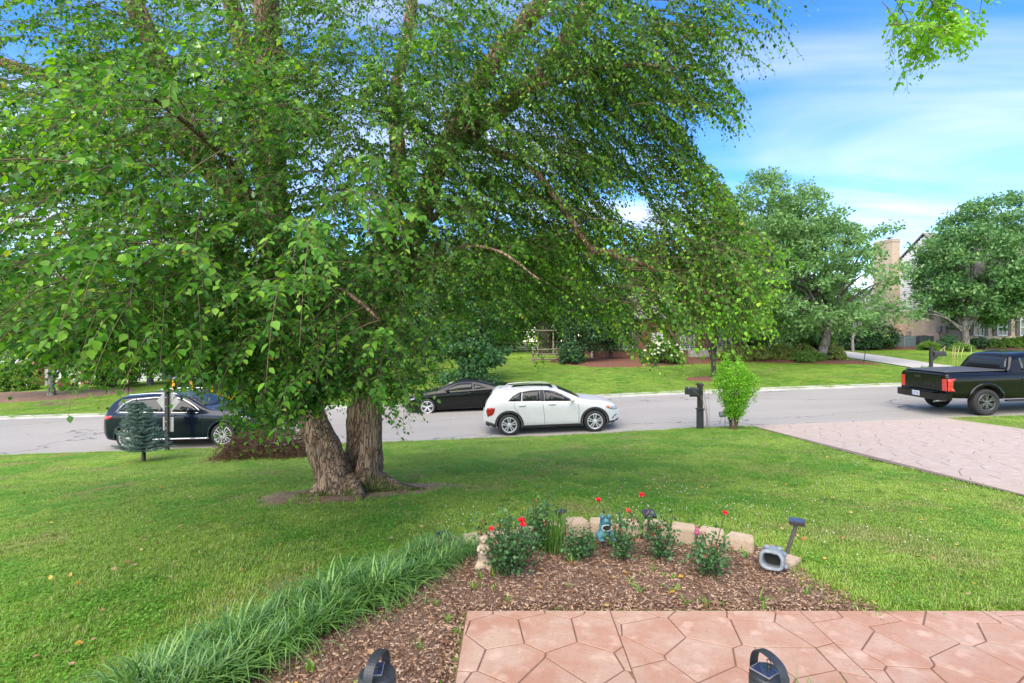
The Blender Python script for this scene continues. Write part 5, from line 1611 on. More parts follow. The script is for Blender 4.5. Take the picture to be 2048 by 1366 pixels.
# ---- black coupe, nose to the left
def coupe():
    t = thing('black_coupe', 'low black two-door coupe with silver five-spoke wheels at the far kerb', 'car')
    L = 4.80
    V, F = loft(L, top=[(0, .70), (.04, .92), (.12, 1.0), (.5, 1.03), (.9, 1.06), (1.35, 1.22), (1.75, 1.345), (2.2, 1.38), (2.55, 1.345), (2.9, 1.22), (3.35, 1.01), (3.7, .97), (4.3, .88), (4.6, .78), (4.76, .66), (4.8, .55)],
                belt=[(0, .86), (.5, .97), (1.2, .985), (2.0, .955), (3.2, .93), (4.0, .88), (4.6, .72), (4.8, .55)],
                bot=[(0, .38), (.3, .25), (.8, .19), (4.2, .16), (4.6, .18), (4.8, .28)],
                width=[(0, .70), (.08, .80), (.3, .90), (.9, .955), (1.6, .925), (3.0, .915), (3.9, .945), (4.4, .88), (4.7, .74), (4.8, .58)], tumble=.62)
    xr, xf, wr = 1.06, 3.80, .345
    me = shell_mesh('body', V, F, [M_black_paint, M_plastic], arches=[(xr, .345, .385, .55, 1.2), (xf, .345, .385, .55, 1.2)])
    bv = BVHTree.FromPolygons([v_.co.copy() for v_ in me.vertices], [list(p.vertices) for p in me.polygons])
    obj('body', me, None, t)
    for s in ('right', 'left'):
        decal(bv, [(1.32, 1.02), (1.62, 1.14), (1.85, 1.19), (1.82, .99), (1.6, .985)], s, .006, M_glass, 'quarter_window', t)
        decal(bv, [(1.88, .985), (1.90, 1.225), (2.2, 1.25), (2.5, 1.225), (2.78, 1.12), (3.05, .98), (3.0, .955)], s, .006, M_glass, 'door_window', t)
        decal(bv, ribbon([(1.25, 1.0), (1.6, 1.165), (1.9, 1.25), (2.2, 1.272), (2.52, 1.245), (2.82, 1.135), (3.12, .97)], .016), s, .004, M_plastic, 'window_trim', t, res=.06)
        decal(bv, ribbon([(1.78, .95), (1.74, .7), (1.76, .45), (1.84, .24)], .010), s, .0015, M_seam, 'door_gap', t, res=.06)
        decal(bv, ribbon([(3.14, .94), (3.16, .6), (3.12, .24)], .010), s, .0015, M_seam, 'door_gap', t, res=.06)
        decal(bv, [(1.92, .83), (1.92, .86), (2.12, .86), (2.12, .83)], s, .02, M_black_paint, 'door_handle', t, res=.05)
        decal(bv, [(1.5, .19), (1.48, .235), (3.42, .21), (3.40, .17)], s, .02, M_plastic, 'sill_skirt', t)
        decal(bv, [(4.30, .70), (4.34, .74), (4.62, .70), (4.73, .62), (4.6, .60)], s, .008, M_clear_lens, 'headlight', t, res=.04)
        decal(bv, [(4.44, .48), (4.44, .54), (4.52, .54), (4.52, .48)], s, .006, M_amber, 'side_marker', t, res=.03)
        sg = -1 if s == 'right' else 1
        m_ = MB(); m_.box((2.92, sg * 1.02, 1.0), (.13, .20, .12), bev=.04); m_.box((2.95, sg * .9, .96), (.05, .14, .03)); m_.build('door_mirror', M_black_paint, t)
    decal(bv, [(2.52, -.52), (2.52, .52), (3.25, .68), (3.32, 0), (3.25, -.68)], 'top', .008, M_glass, 'windscreen', t, res=.12)
    decal(bv, [(.98, -.50), (.98, .50), (1.68, .46), (1.68, -.46)], 'top', .008, M_glass, 'rear_window', t, res=.12)
    for x in (xr, xf):
        for s in (-1, 1): wheel(t, x, s, .845, wr, wr, .26, .255, 5, 'vee', M_alloy)
    seat_vehicle(t, -4.52 + L, 21.35, True, .94, None)
    # the flipped frame starts at the tail; road height is taken under the middle
coupe()

# ---- navy crossover
def navy_suv():
    t = thing('navy_crossover', 'dark navy crossover with multi-spoke wheels parked behind the diamond sign and spruce', 'car')
    L = 4.92
    V, F = loft(L, top=[(0, .72), (.03, .95), (.10, 1.15), (.35, 1.50), (.55, 1.66), (.8, 1.69), (1.6, 1.73), (2.3, 1.71), (2.7, 1.63), (3.35, 1.25), (3.55, 1.19), (4.2, 1.14), (4.6, 1.04), (4.83, .88), (4.92, .68)],
                belt=[(0, 1.0), (.3, 1.18), (1.2, 1.17), (2.4, 1.12), (3.3, 1.08), (4.2, 1.02), (4.7, .86), (4.92, .66)],
                bot=[(0, .42), (.2, .31), (.6, .26), (4.4, .24), (4.75, .28), (4.92, .4)],
                width=[(0, .70), (.06, .80), (.2, .90), (.6, .97), (1.0, .985), (1.8, .965), (3.2, .965), (4.0, .985), (4.5, .93), (4.78, .80), (4.92, .62)], tumble=.36)
    xr, xf, wr = .95, 3.94, .375
    me = shell_mesh('body', V, F, [M_blue_paint, M_plastic], arches=[(xr, .375, .43, .6, 1.2), (xf, .375, .43, .6, 1.2)])
    bv = BVHTree.FromPolygons([v_.co.copy() for v_ in me.vertices], [list(p.vertices) for p in me.polygons])
    obj('body', me, None, t)
    for s in ('right', 'left'):
        decal(bv, [(.62, 1.24), (.78, 1.42), (1.02, 1.54), (1.06, 1.22)], s, .006, M_glass, 'quarter_window', t)
        decal(bv, [(1.12, 1.21), (1.10, 1.55), (1.7, 1.58), (2.0, 1.575), (2.02, 1.17)], s, .006, M_glass, 'rear_window', t)
        decal(bv, [(2.10, 1.165), (2.08, 1.57), (2.4, 1.55), (2.6, 1.49), (2.85, 1.36), (3.1, 1.19), (3.12, 1.13)], s, .006, M_glass, 'front_window', t)
        decal(bv, ribbon([(.55, 1.20), (.76, 1.45), (1.02, 1.575), (1.7, 1.615), (2.1, 1.605), (2.4, 1.58), (2.63, 1.52), (2.9, 1.38), (3.2, 1.17)], .024), s, .006, M_chrome, 'window_trim', t, res=.06)
        decal(bv, ribbon([(.62, 1.205), (1.5, 1.175), (2.5, 1.13), (3.18, 1.105)], .02), s, .006, M_chrome, 'belt_trim', t, res=.08)
        for pts in ([(2.05, 1.15), (2.07, .8), (2.07, .34)], [(3.3, 1.08), (3.32, .7), (3.28, .34)], [(1.2, 1.17), (1.18, 1.0), (1.28, .82)]):
            decal(bv, ribbon(pts, .010), s, .0015, M_seam, 'door_gap', t, res=.06)
        for xh in (1.36, 2.26): decal(bv, [(xh, 1.04), (xh, 1.07), (xh + .22, 1.065), (xh + .22, 1.035)], s, .022, M_blue_paint, 'door_handle', t, res=.04)
        decal(bv, [(1.42, .28), (1.40, .33), (3.48, .31), (3.46, .26)], s, .05, M_chrome, 'running_board', t)
        decal(bv, [(.08, .98), (.08, 1.08), (.42, 1.10), (.46, 1.04), (.3, .98)], s, .008, M_bright_red, 'tail_light', t, res=.05)
        decal(bv, [(4.45, .92), (4.48, .98), (4.75, .90), (4.84, .80), (4.65, .82)], s, .008, M_clear_lens, 'headlight', t, res=.05)
        for xw in (xr, xf): decal(bv, ribbon(arc(xw, .375, .464, 190, -10, 22), .055), s, .012, M_blue_paint, 'arch_flare', t, res=.04)
        sg = -1 if s == 'right' else 1
        m_ = MB(); m_.box((3.0, sg * 1.08, 1.20), (.14, .22, .17), bev=.05); m_.box((3.02, sg * .95, 1.13), (.06, .14, .04)); m_.build('door_mirror', M_blue_paint, t)
        r_ = MB(); r_.tube([(.75, sg * .745, 1.66), (.9, sg * .74, 1.72), (1.6, sg * .735, 1.75), (2.3, sg * .73, 1.73), (2.5, sg * .73, 1.66)], .016, 6); r_.build('roof_rail', M_chrome, t, smooth=True)
    decal(bv, [(2.68, -.62), (2.68, .62), (3.28, .74), (3.36, 0), (3.28, -.74)], 'top', .008, M_glass, 'windscreen', t, res=.12)
    decal(bv, [(-.62, 1.22), (.62, 1.22), (.56, 1.52), (-.56, 1.52)], 'rear', .01, M_glass, 'tailgate_glass', t, res=.1)
    for x in (xr, xf):
        for s in (-1, 1): wheel(t, x, s, .87, wr, wr, .265, .285, 15, 'multi', M_alloy)
    seat_vehicle(t, -13.05, 16.15, False, .985, None)
navy_suv()

# ---- yellow boxy off-roader, nose to the left
def off_roader():
    t = thing('yellow_off_roader', 'boxy yellow off-roader with black soft rear top and spare wheel at the far kerb', 'car')
    b = MB(); b.prism([(0, .60), (.02, 1.12), (2.75, 1.12), (2.85, 1.10), (4.15, 1.05), (4.22, .95), (4.22, .62), (3.9, .55), (.25, .52)], -.78, .78, Matrix(((1, 0, 0, 0), (0, 0, 1, 0), (0, 1, 0, 0), (0, 0, 0, 1))))
    b.build('body', M_yellow_paint, t, bevel=.03)
    f = MB()
    for s in (-1, 1):
        for x in (.85, 3.55):
            f.add([(x + a, s * y, z) for a, z in ((-.52, .62), (-.44, .86), (-.2, .95), (.25, .95), (.5, .82), (.58, .62)) for y in (.74, .93)], [(2 * k, 2 * k + 1, 2 * k + 3, 2 * k + 2) for k in range(5)])
    f.build('fenders', M_plastic, t)
    # upright frame with panes, hard grey front roof, black rear top
    MY = Matrix(((1, 0, 0, 0), (0, 0, 1, 0), (0, 1, 0, 0), (0, 0, 0, 1)))
    c = MB()
    for s in (-1, 1):
        y0, y1 = (s * .70, s * .755) if s > 0 else (s * .755, s * .70)
        for (xa, xb) in ((1.02, 1.12), (1.86, 1.98), (2.62, 2.72)): c.prism([(xa, 1.1), (xb, 1.1), (xb - .02, 1.74), (xa - .02, 1.74)], y0, y1, MY)
    c.build('pillars', M_yellow_paint, t)
    g_ = MB(); g_.box((1.75, 0, 1.785), (1.95, 1.50, .10), bev=.035); g_.build('hard_top', mat('grey_hardtop', (.16, .17, .18), (.13, .14, .15), rough=.5, scale=6), t)
    r_ = MB(); r_.prism([(.03, 1.12), (1.02, 1.12), (1.02, 1.82), (.22, 1.80)], -.76, .76, MY); r_.build('soft_top', mat('black_canvas', (.02, .02, .021), (.03, .03, .03), rough=.85, scale=12), t, bevel=.03)
    for s in (-1, 1):
        for (xa, xb) in ((1.13, 1.85), (1.99, 2.61)):
            w = MB(); w.prism([(xa, 1.13), (xb, 1.13), (xb - .02, 1.72), (xa - .02, 1.72)], s * .72 - .01, s * .72 + .01, MY); w.build('side_window', M_glass, t)
        w = MB(); w.prism([(.30, 1.25), (.92, 1.25), (.92, 1.68), (.42, 1.68)], s * .765 - .008, s * .765 + .008, MY); w.build('rear_side_window', M_glass, t)
        d = MB(); d.box((1.49, s * .785, .86), (.72, .012, .50), bev=.004); d.box((2.30, s * .785, .86), (.66, .012, .50), bev=.004); d.build('doors', M_yellow_paint, t)
        k = MB(); k.box((2.72, s * .96, 1.22), (.10, .20, .22), bev=.03); k.build('door_mirror', M_plastic, t)
        tl = MB(); tl.box((-.012, s * .68, 1.0), (.05, .12, .18), bev=.01); tl.build('tail_light', M_bright_red, t)
        hl = MB(); hl.cyl((4.2, s * .52, .86), (4.25, s * .52, .86), .10, n=20); hl.build('headlight', M_clear_lens, t)
        for x in (.85, 3.45): wheel(t, x, s, .78, .40, .40, .27, .22, 5, 'single', M_dark_alloy)
    w = MB(); w.add([(2.72, -.68, 1.12), (2.72, .68, 1.12), (2.58, .66, 1.74), (2.58, -.66, 1.74)], [(0, 1, 2, 3)]); w.build('windscreen', M_glass, t)
    br = MB(); br.box((-.16, 0, .62), (.14, 1.6, .18), bev=.03); br.box((4.36, 0, .62), (.16, 1.6, .18), bev=.03); br.build('bumpers', M_plastic, t)
    h = holder('spare_wheel', t, (-.17, 0, 1.08))
    m_ = MB(); m_.lathe([(.2, -.12), (.36, -.13), (.40, -.08), (.40, .08), (.36, .13), (.2, .12)], 32, axis='z'); o = m_.build('tyre', M_rubber, h, smooth=True); o.rotation_euler = (0, R(90), 0)
    m_ = MB(); m_.lathe([(.001, -.09), (.06, -.10), (.19, -.07), (.22, -.11)], 24, axis='z'); o = m_.build('rim', M_dark_alloy, h, smooth=True); o.rotation_euler = (0, R(90), 0)
    seat_vehicle(t, -11.55, 21.5, True, .85, None)
off_roader()

def text_mesh(o):
    bpy.context.view_layer.update()
    me = bpy.data.meshes.new_from_object(o.evaluated_get(bpy.context.evaluated_depsgraph_get()))
    n, p = o.name, o.parent
    bpy.data.objects.remove(o, do_unlink=True)
    q = bpy.data.objects.new(n, me); C.objects.link(q); q.parent = p
    return q
# ---- black crew-cab pickup
def pickup():
    t = thing('black_pickup', 'black full-size pickup with covered bed parked past the stamped driveway', 'truck')
    L = 5.93
    V, F = loft(L, top=[(0, 1.30), (.02, 1.36), (.06, 1.385), (.4, 1.37), (2.0, 1.37), (4.3, 1.36), (4.6, 1.34), (5.4, 1.29), (5.75, 1.16), (5.93, .9)],
                belt=[(0, 1.24), (.3, 1.27), (4.4, 1.27), (5.4, 1.18), (5.93, .8)],
                bot=[(0, .60), (.3, .56), (1.7, .50), (4.3, .48), (5.6, .50), (5.93, .62)],
                width=[(0, .955), (.06, .975), (.4, .985), (1.2, 1.005), (2.2, .985), (4.3, .985), (4.9, 1.005), (5.5, .96), (5.8, .86), (5.93, .7)], tumble=.5, sig=.03, shoulder=.03, waist=.05)
    xr, xf, wr = 1.22, 4.92, .42
    me = shell_mesh('body', V, F, [M_black_paint, M_plastic], arches=[(xr, .46, .50, .6, 1.2), (xf, .46, .50, .6, 1.2)])
    bv = BVHTree.FromPolygons([v_.co.copy() for v_ in me.vertices], [list(p.vertices) for p in me.polygons])
    obj('body', me, None, t)
    # cab above the belt
    V, F = loft(2.75, top=[(0, 1.38), (.05, 1.50), (.20, 1.86), (.34, 1.93), (.8, 1.965), (1.5, 1.955), (1.9, 1.86), (2.6, 1.42), (2.75, 1.36)], belt=[(0, 1.34), (2.75, 1.33)], bot=[(0, 1.22), (2.75, 1.22)], width=[(0, .93), (.1, .955), (2.5, .955), (2.75, .90)], tumble=.33, sig=.05)
    cm_ = shell_mesh('cab', [(x + 1.98, y, z) for x, y, z in V], F, [M_black_paint])
    bc = BVHTree.FromPolygons([v_.co.copy() for v_ in cm_.vertices], [list(p.vertices) for p in cm_.polygons])
    obj('cab', cm_, None, t)
    decal(bc, [(-.80, 1.42), (.80, 1.42), (.66, 1.80), (-.66, 1.80)], 'rear', .012, M_glass, 'back_window', t, res=.12)
    for s in ('right', 'left'):
        decal(bc, [(2.42, 1.40), (2.46, 1.78), (2.9, 1.80), (3.08, 1.79), (3.08, 1.39)], s, .008, M_glass, 'rear_window', t)
        decal(bc, [(3.2, 1.39), (3.18, 1.79), (3.6, 1.77), (3.85, 1.68), (4.25, 1.42)], s, .008, M_glass, 'front_window', t)
        for xd in (2.2, 3.14, 4.2): decal(bv, ribbon([(xd, 1.30), (xd + .01, .9), (xd, .55)], .012), s, .002, M_seam, 'door_gap', t, res=.08)
        for xh in (2.36, 3.28): decal(bv, [(xh, 1.12), (xh, 1.16), (xh + .24, 1.16), (xh + .24, 1.12)], s, .03, M_black_paint, 'door_handle', t, res=.06)
        for xw in (xr, xf): decal(bv, ribbon(arc(xw, .46, .548, 186, -6, 24), .085), s, .028, M_black_paint, 'arch_flare', t, res=.05)
        decal(bv, [(.02, .80), (.02, 1.18), (.10, 1.20), (.27, 1.20), (.17, 1.12), (.17, .90), (.25, .80)], s, .012, M_bright_red, 'tail_light', t, res=.05)
        sg = -1 if s == 'right' else 1
        k = MB(); k.box((-.008, sg * .855, 1.0), (.03, .17, .38), bev=.01); k.build('tail_light', M_bright_red, t)
        m_ = MB(); m_.box((4.05, sg * 1.16, 1.42), (.12, .24, .30), bev=.05); m_.box((4.05, sg * 1.0, 1.32), (.06, .2, .05)); m_.build('door_mirror', M_black_paint, t)
        k = MB(); k.box((2.9, sg * .86, .44), (1.9, .14, .05), bev=.015); k.build('side_step', M_plastic, t)
    tg_ = MB(); tg_.box((-.012, 0, 1.0), (.03, 1.50, .62), bev=.012); tg_.box((-.035, 0, 1.31), (.05, 1.46, .05), bev=.015); tailgate = tg_.build('tailgate', M_black_paint, t)
    k = MB(); k.box((-.035, .18, 1.2), (.02, .26, .08), bev=.008); k.build('latch', M_plastic, tailgate)
    M_emb = mat('embossed_letters', (.012, .013, .014), (.014, .014, .015), rough=.4)
    for k, chx in enumerate('TUNDRA'):
        tc_ = bpy.data.curves.new('letter', 'FONT'); tc_.body = chx; tc_.size = .26; tc_.extrude = .003; tc_.align_x = 'CENTER'; tc_.align_y = 'CENTER'
        tc_.materials.append(M_emb)
        lo = bpy.data.objects.new('letter', tc_); C.objects.link(lo); lo.parent = tailgate
        lo = text_mesh(lo); lo.matrix_local = Matrix(((0, 0, -1, -.031), (-1, 0, 0, .56 - k * .224), (0, 1, 0, .93), (0, 0, 0, 1)))
    tn = MB(); tn.box((1.02, 0, 1.40), (1.94, 1.62, .035), bev=.012)
    for xx in (.5, 1.0, 1.5): tn.box((xx, 0, 1.4185), (.012, 1.6, .004))
    tn.build('bed_cover', mat('vinyl_cover', (.055, .057, .06), (.07, .07, .072), rough=.55, scale=15), t)
    bp_ = MB(); bp_.prism([(-.20, -.88), (-.22, -.6), (-.22, .6), (-.20, .88), (-.06, 1.0), (.12, 1.0), (.12, -1.0), (-.06, -1.0)], .52, .74); bp_.box((-.12, 0, .765), (.16, 1.3, .03), bev=.01)
    bp_.build('rear_bumper', M_black_paint, t, bevel=.02)
    for sg in (-1, 1):
        k = MB(); k.box((-.185, sg * .80, .66), (.03, .10, .12), bev=.008); k.build('bumper_corner_trim', M_chrome, t)
    pl = MB(); pl.box((-.232, .02, .66), (.012, .31, .155), bev=.003); plate = pl.build('number_plate', M_plate, t)
    tc_ = bpy.data.curves.new('plate_lettering', 'FONT'); tc_.body = 'JZ 75'; tc_.size = .12; tc_.extrude = .001; tc_.align_x = 'CENTER'; tc_.align_y = 'CENTER'; tc_.materials.append(M_plate_ink)
    lo = bpy.data.objects.new('plate_lettering', tc_); C.objects.link(lo); lo.parent = plate
    lo = text_mesh(lo); lo.matrix_local = Matrix(((0, 0, -1, -.2395), (-1, 0, 0, .02), (0, 1, 0, .655), (0, 0, 0, 1)))
    ex = MB(); ex.cyl((-.16, -.55, .46), (.3, -.55, .48), .045, n=16, caps=False); ex.cyl((.2, -.55, .48), (.25, -.55, .48), .04, n=16); ex.build('exhaust_tip', M_chrome, t)
    for x in (xr, xf):
        for s in (-1, 1): wheel(t, x, s, .87, wr, wr, .285, .27, 6, 'vee', M_dark_alloy)
    for sg in (-1, 1):
        k = MB(); k.box((2.7, sg * .45, 1.975), (.5, .12, .03), bev=.01); k.build('roof_marker', M_plastic, t) if sg > 0 else None
    seat_vehicle(t, 13.82, 16.2, False, 1.0, None)
pickup()
# ------------------------------------------------------------------ houses
def brickmat(name, a, b, mortar, scale, bumpd=.01, rowh=.25, w=.5):
    m, N, L, out = newmat(name)
    bs = N.new('ShaderNodeBsdfPrincipled'); bs.inputs['Roughness'].default_value = .85
    tcn = N.new('ShaderNodeTexCoord'); sp = N.new('ShaderNodeSeparateXYZ'); L.new(tcn.outputs['Object'], sp.inputs[0])
    ad = N.new('ShaderNodeMath'); ad.operation = 'ADD'; L.new(sp.outputs[0], ad.inputs[0]); L.new(sp.outputs[1], ad.inputs[1])
    cb = N.new('ShaderNodeCombineXYZ'); L.new(ad.outputs[0], cb.inputs[0]); L.new(sp.outputs[2], cb.inputs[1])
    br = N.new('ShaderNodeTexBrick'); br.inputs['Scale'].default_value = scale
    br.inputs['Color1'].default_value = (*a, 1); br.inputs['Color2'].default_value = (*b, 1); br.inputs['Mortar'].default_value = (*mortar, 1)
    br.inputs['Mortar Size'].default_value = .015; br.inputs['Brick Width'].default_value = w; br.inputs['Row Height'].default_value = rowh
    L.new(cb.outputs[0], br.inputs['Vector'])
    n = N.new('ShaderNodeTexNoise'); n.inputs['Scale'].default_value = 1.2; n.inputs['Detail'].default_value = 6; L.new(tcn.outputs['Object'], n.inputs['Vector'])
    r = N.new('ShaderNodeMapRange'); r.inputs[1].default_value = .35; r.inputs[2].default_value = .75; r.inputs[3].default_value = .85; r.inputs[4].default_value = 1.12; L.new(n.outputs['Fac'], r.inputs[0])
    mu = N.new('ShaderNodeVectorMath'); mu.operation = 'SCALE'; L.new(br.outputs['Color'], mu.inputs[0]); L.new(r.outputs[0], mu.inputs['Scale'])
    L.new(mu.outputs[0], bs.inputs['Base Color'])
    bp = N.new('ShaderNodeBump'); bp.inputs['Strength'].default_value = .6; bp.inputs['Distance'].default_value = bumpd; bp.invert = True
    L.new(br.outputs['Fac'], bp.inputs['Height']); L.new(bp.outputs[0], bs.inputs['Normal']); L.new(bs.outputs[0], out.inputs[0])
    return m
M_tan_brick = brickmat('tan_brick', (.60, .47, .34), (.53, .40, .28), (.58, .50, .41), 3.2)
M_red_brick = brickmat('red_brick', (.26, .085, .055), (.20, .065, .045), (.34, .28, .24), 3.2)
M_siding = mat('white_siding', (.74, .74, .72), (.68, .68, .67), rough=.6, scale=2)
M_trim = mat('white_trim', (.72, .72, .70), (.66, .66, .65), rough=.5, scale=5)
M_shingle = mat('roof_shingle', (.20, .18, .16), (.26, .23, .21), rough=.9, scale=6, bump=.5, bscale=18)
M_shutter = mat('shutter', (.16, .11, .10), (.13, .09, .085), rough=.6, scale=8)
M_pane = mat('window_pane', (.05, .065, .07), (.10, .12, .13), rough=.05, spec=.8, scale=2)
M_blind = mat('blind', (.42, .44, .44), (.36, .38, .38), rough=.6, scale=3)

def window(parent, o, ex, ez, en, w, h, shutters=True, bars=1):
    """window > frame, panes, sill; o = centre on the wall, ex along the wall, en outwards"""
    o, ex, en = Vector(o), Vector(ex).normalized(), Vector(en).normalized(); ez = Vector((0, 0, 1))
    Mx = Matrix((ex, en, ez)).transposed().to_4x4(); Mx = Matrix.Translation(o) @ Mx
    f = MB(); t_ = .09
    f.box((-w / 2, .02, 0), (t_, .10, h + t_), Mx); f.box((w / 2, .02, 0), (t_, .10, h + t_), Mx)
    f.box((0, .02, h / 2), (w - t_, .10, t_), Mx); f.box((0, .02, 0), (w - t_, .07, .05), Mx); f.box((0, .035, -h / 2), (w - t_, .12, t_), Mx)
    for b in range(bars): f.box(((b + 1) * w / (bars + 1) - w / 2, .015, 0), (.025, .05, h - t_), Mx)
    fr = f.build('window', M_trim, parent)
    for s in (-1, 1):
        p = MB(); p.box((0, -.01, s * h / 4), (w - t_, .02, h / 2 - .06), Mx); p.build('pane', M_pane, fr)
    bl = MB()
    for k in range(int(h / .14)): bl.box((0, .003, -h / 2 + .1 + k * .14), (w - t_ - .04, .012, .035), Mx)
    bl.build('blind', M_blind, fr)
    if shutters:
        for s in (-1, 1):
            q = MB(); q.box((s * (w / 2 + .30), .035, 0), (.40, .05, h + .06), Mx)
            for k in range(int(h / .12)): q.box((s * (w / 2 + .30), .066, -h / 2 + .06 + k * .12), (.30, .012, .05), Mx)
            q.build('shutter', M_shutter, parent)

def tan_house():
    A, Bk = np.array([40.6, 46.0]), np.array([38.3, 58.5])
    ax = unit(Bk - A); fr = np.array([-ax[1], ax[0]]) * -1          # front wall runs to the right
    fr = np.array([ax[1], -ax[0]])
    base = 1.55
    t = thing('tan_brick_house', 'tan brick house with tall chimney and white-sided gable behind the maple', 'house', (A[0], A[1], base))
    D = np.linalg.norm(Bk - A); W = 15.0
    ex, ey = Vector((fr[0], fr[1], 0)), Vector((ax[0], ax[1], 0))
    Mx = Matrix((ex, ey, Vector((0, 0, 1)))).transposed().to_4x4()
    t.matrix_world = Matrix.Translation((A[0], A[1], base)) @ Mx
    # local: x along the front, y back, z up
    w = MB(); w.box((W / 2, D / 2, 1.7), (W, D, 3.6)); w.build('wall', M_tan_brick, t)
    zr, yr, zf, zb = 10.8, 3.7, 6.6, 3.3
    # gable boards above the brick, one by one
    def span(z):
        yb = yr + (zr - z) * (D - yr) / (zr - zb) if z > zb else D
        yf = 0 if z < zf else yr * (z - zf) / (zr - zf)
        return yf, yb
    g_ = MB(); g_.add([(.06, 0, 3.4), (.06, D, 3.4), (.06, yr, zr - .1), (.06, 0, zf)], [(0, 3, 2, 1)]); g_.build('gable_wall', M_siding, t)
    z = 3.5
    while z < zr - .35:
        y0, y1 = span(z + .2)
        if y1 - y0 > .4:
            b = MB(); b.add([(-.01, y0, z), (-.01, y1, z), (.03, y1, z + .2), (.03, y0, z + .2), (.06, y0, z), (.06, y1, z)], [(0, 3, 2, 1), (0, 1, 5, 4)]); b.build('siding_board', M_siding, t)
        z += .2
    f2 = MB(); f2.box((W / 2 + .1, .1, 5.1), (W - .2, .1, 3.2)); f2.build('upper_wall', M_siding, t)
    r = MB()
    for (y0, z0, y1, z1) in ((-.5, zf - .45, yr, zr + .1), (yr, zr + .1, D + .4, zb - .2)):
        r.add([(-.12, y0, z0), (W, y0, z0), (W, y1, z1), (-.12, y1, z1), (-.12, y0, z0 + .12), (W, y0, z0 + .12), (W, y1, z1 + .12), (-.12, y1, z1 + .12)], [(0, 1, 2, 3), (7, 6, 5, 4), (0, 4, 5, 1), (3, 2, 6, 7), (0, 3, 7, 4), (1, 5, 6, 2)])
    roof = r.build('roof', M_shingle, t)
    c = MB(); cy = 7.3; c.box((-.45, cy, 5.3), (.95, 2.15, 10.9)); c.box((-.45, cy, 10.68), (1.05, 2.25, .16)); c.box((-.45, cy, 10.85), (.98, 2.18, .12))
    ch = c.build('chimney', M_tan_brick, t)
    k = MB(); k.cyl((-.45, cy - .3, 10.8), (-.45, cy - .3, 11.1), .12, n=12); k.box((-.45, cy - .3, 11.13), (.5, .5, .04)); k.build('flue_cap', M_plastic, ch)
    for xw in (1.55, 4.15, 6.75, 9.35): window(t, (xw, -.02, 1.75), (1, 0, 0), 0, (0, -1, 0), 1.05, 1.5)
    for yy, zz, hh in ((1.6, 1.5, .75), (2.1, 1.6, .55), (5.2, 1.1, .8)):
        u = MB(); u.box((-.12, yy, zz), (.22, .40, hh), bev=.02); u.cyl((-.08, yy, -.1), (-.08, yy, zz - hh / 2), .035, n=8); u.build('utility_box', mat('utility_grey', (.34, .30, .27), (.28, .25, .23), rough=.6), t)
tan_house()
M_ac = mat('ac_grey', (.19, .24, .24), (.15, .19, .19), rough=.5, scale=6); M_ac2 = mat('ac_dark', (.06, .08, .08), (.05, .065, .065), rough=.5, scale=6)
for i, (pxx, w, mm, lb) in enumerate(((1812, 1.2, M_ac, 'pale grey air conditioning unit at the tan house wall'), (1846, 1.35, M_ac2, 'dark grey louvred air conditioning unit beside the pale one'))):
    b = gp(pxx, 46.6, .05); t = thing('air_conditioner', lb, 'air conditioner', b, R(8))
    h = MB(); h.box((0, 0, .48), (w, .9, .96), bev=.03); h.build('housing', mm, t)
    for k in range(9):
        s = MB(); s.box((0, -.455, .12 + k * .09), (w - .2, .03, .05)); s.build('louvre', mm, t)
    f = MB(); f.lathe([(.38, .96), (.40, 1.0), (.05, 1.02)], 20); f.build('fan_guard', M_plastic, t)

def brick_house():
    x0, y0, base = 6.6, 41.5, .62
    t = thing('red_brick_house', 'red brick house mostly hidden by shrubs and birch foliage across the street', 'house', (x0, y0, base))
    w = MB(); w.box((6.5, 4, 1.55), (13, 8, 3.3)); w.build('wall', M_red_brick, t)
    r = MB()
    r.add([(-.6, -.6, 3.2), (13.6, -.6, 3.2), (13.6, 4, 5.6), (-.6, 4, 5.6), (13.6, 8.6, 3.2), (-.6, 8.6, 3.2)], [(0, 1, 2, 3), (3, 2, 4, 5), (0, 3, 5), (1, 4, 2), (0, 5, 4, 1)])
    r.build('roof', M_shingle, t)
    for xw in (2.6, 7.6, 10.6): window(t, (xw, -.02, 1.55), (1, 0, 0), 0, (0, -1, 0), 1.1, 1.6, bars=2)
    d = MB(); d.box((5.2, -.03, 1.05), (1.0, .08, 2.1)); door = d.build('door', M_trim, t)
    k = MB(); k.cyl((5.58, -.12, 1.0), (5.58, -.06, 1.0), .035, n=10); k.build('handle', M_chrome, door)
    p = MB(); p.box((-.15, -.15, 1.6), (.12, .12, 3.2)); p.build('downpipe', M_trim, t)
    c = MB(); c.box((9, -1.6, .35), (3.6, .5, .85)); c.build('porch_wall', mat('pale_stone', (.48, .45, .40), (.38, .35, .31), scale=4, bump=.4), t)
brick_house()
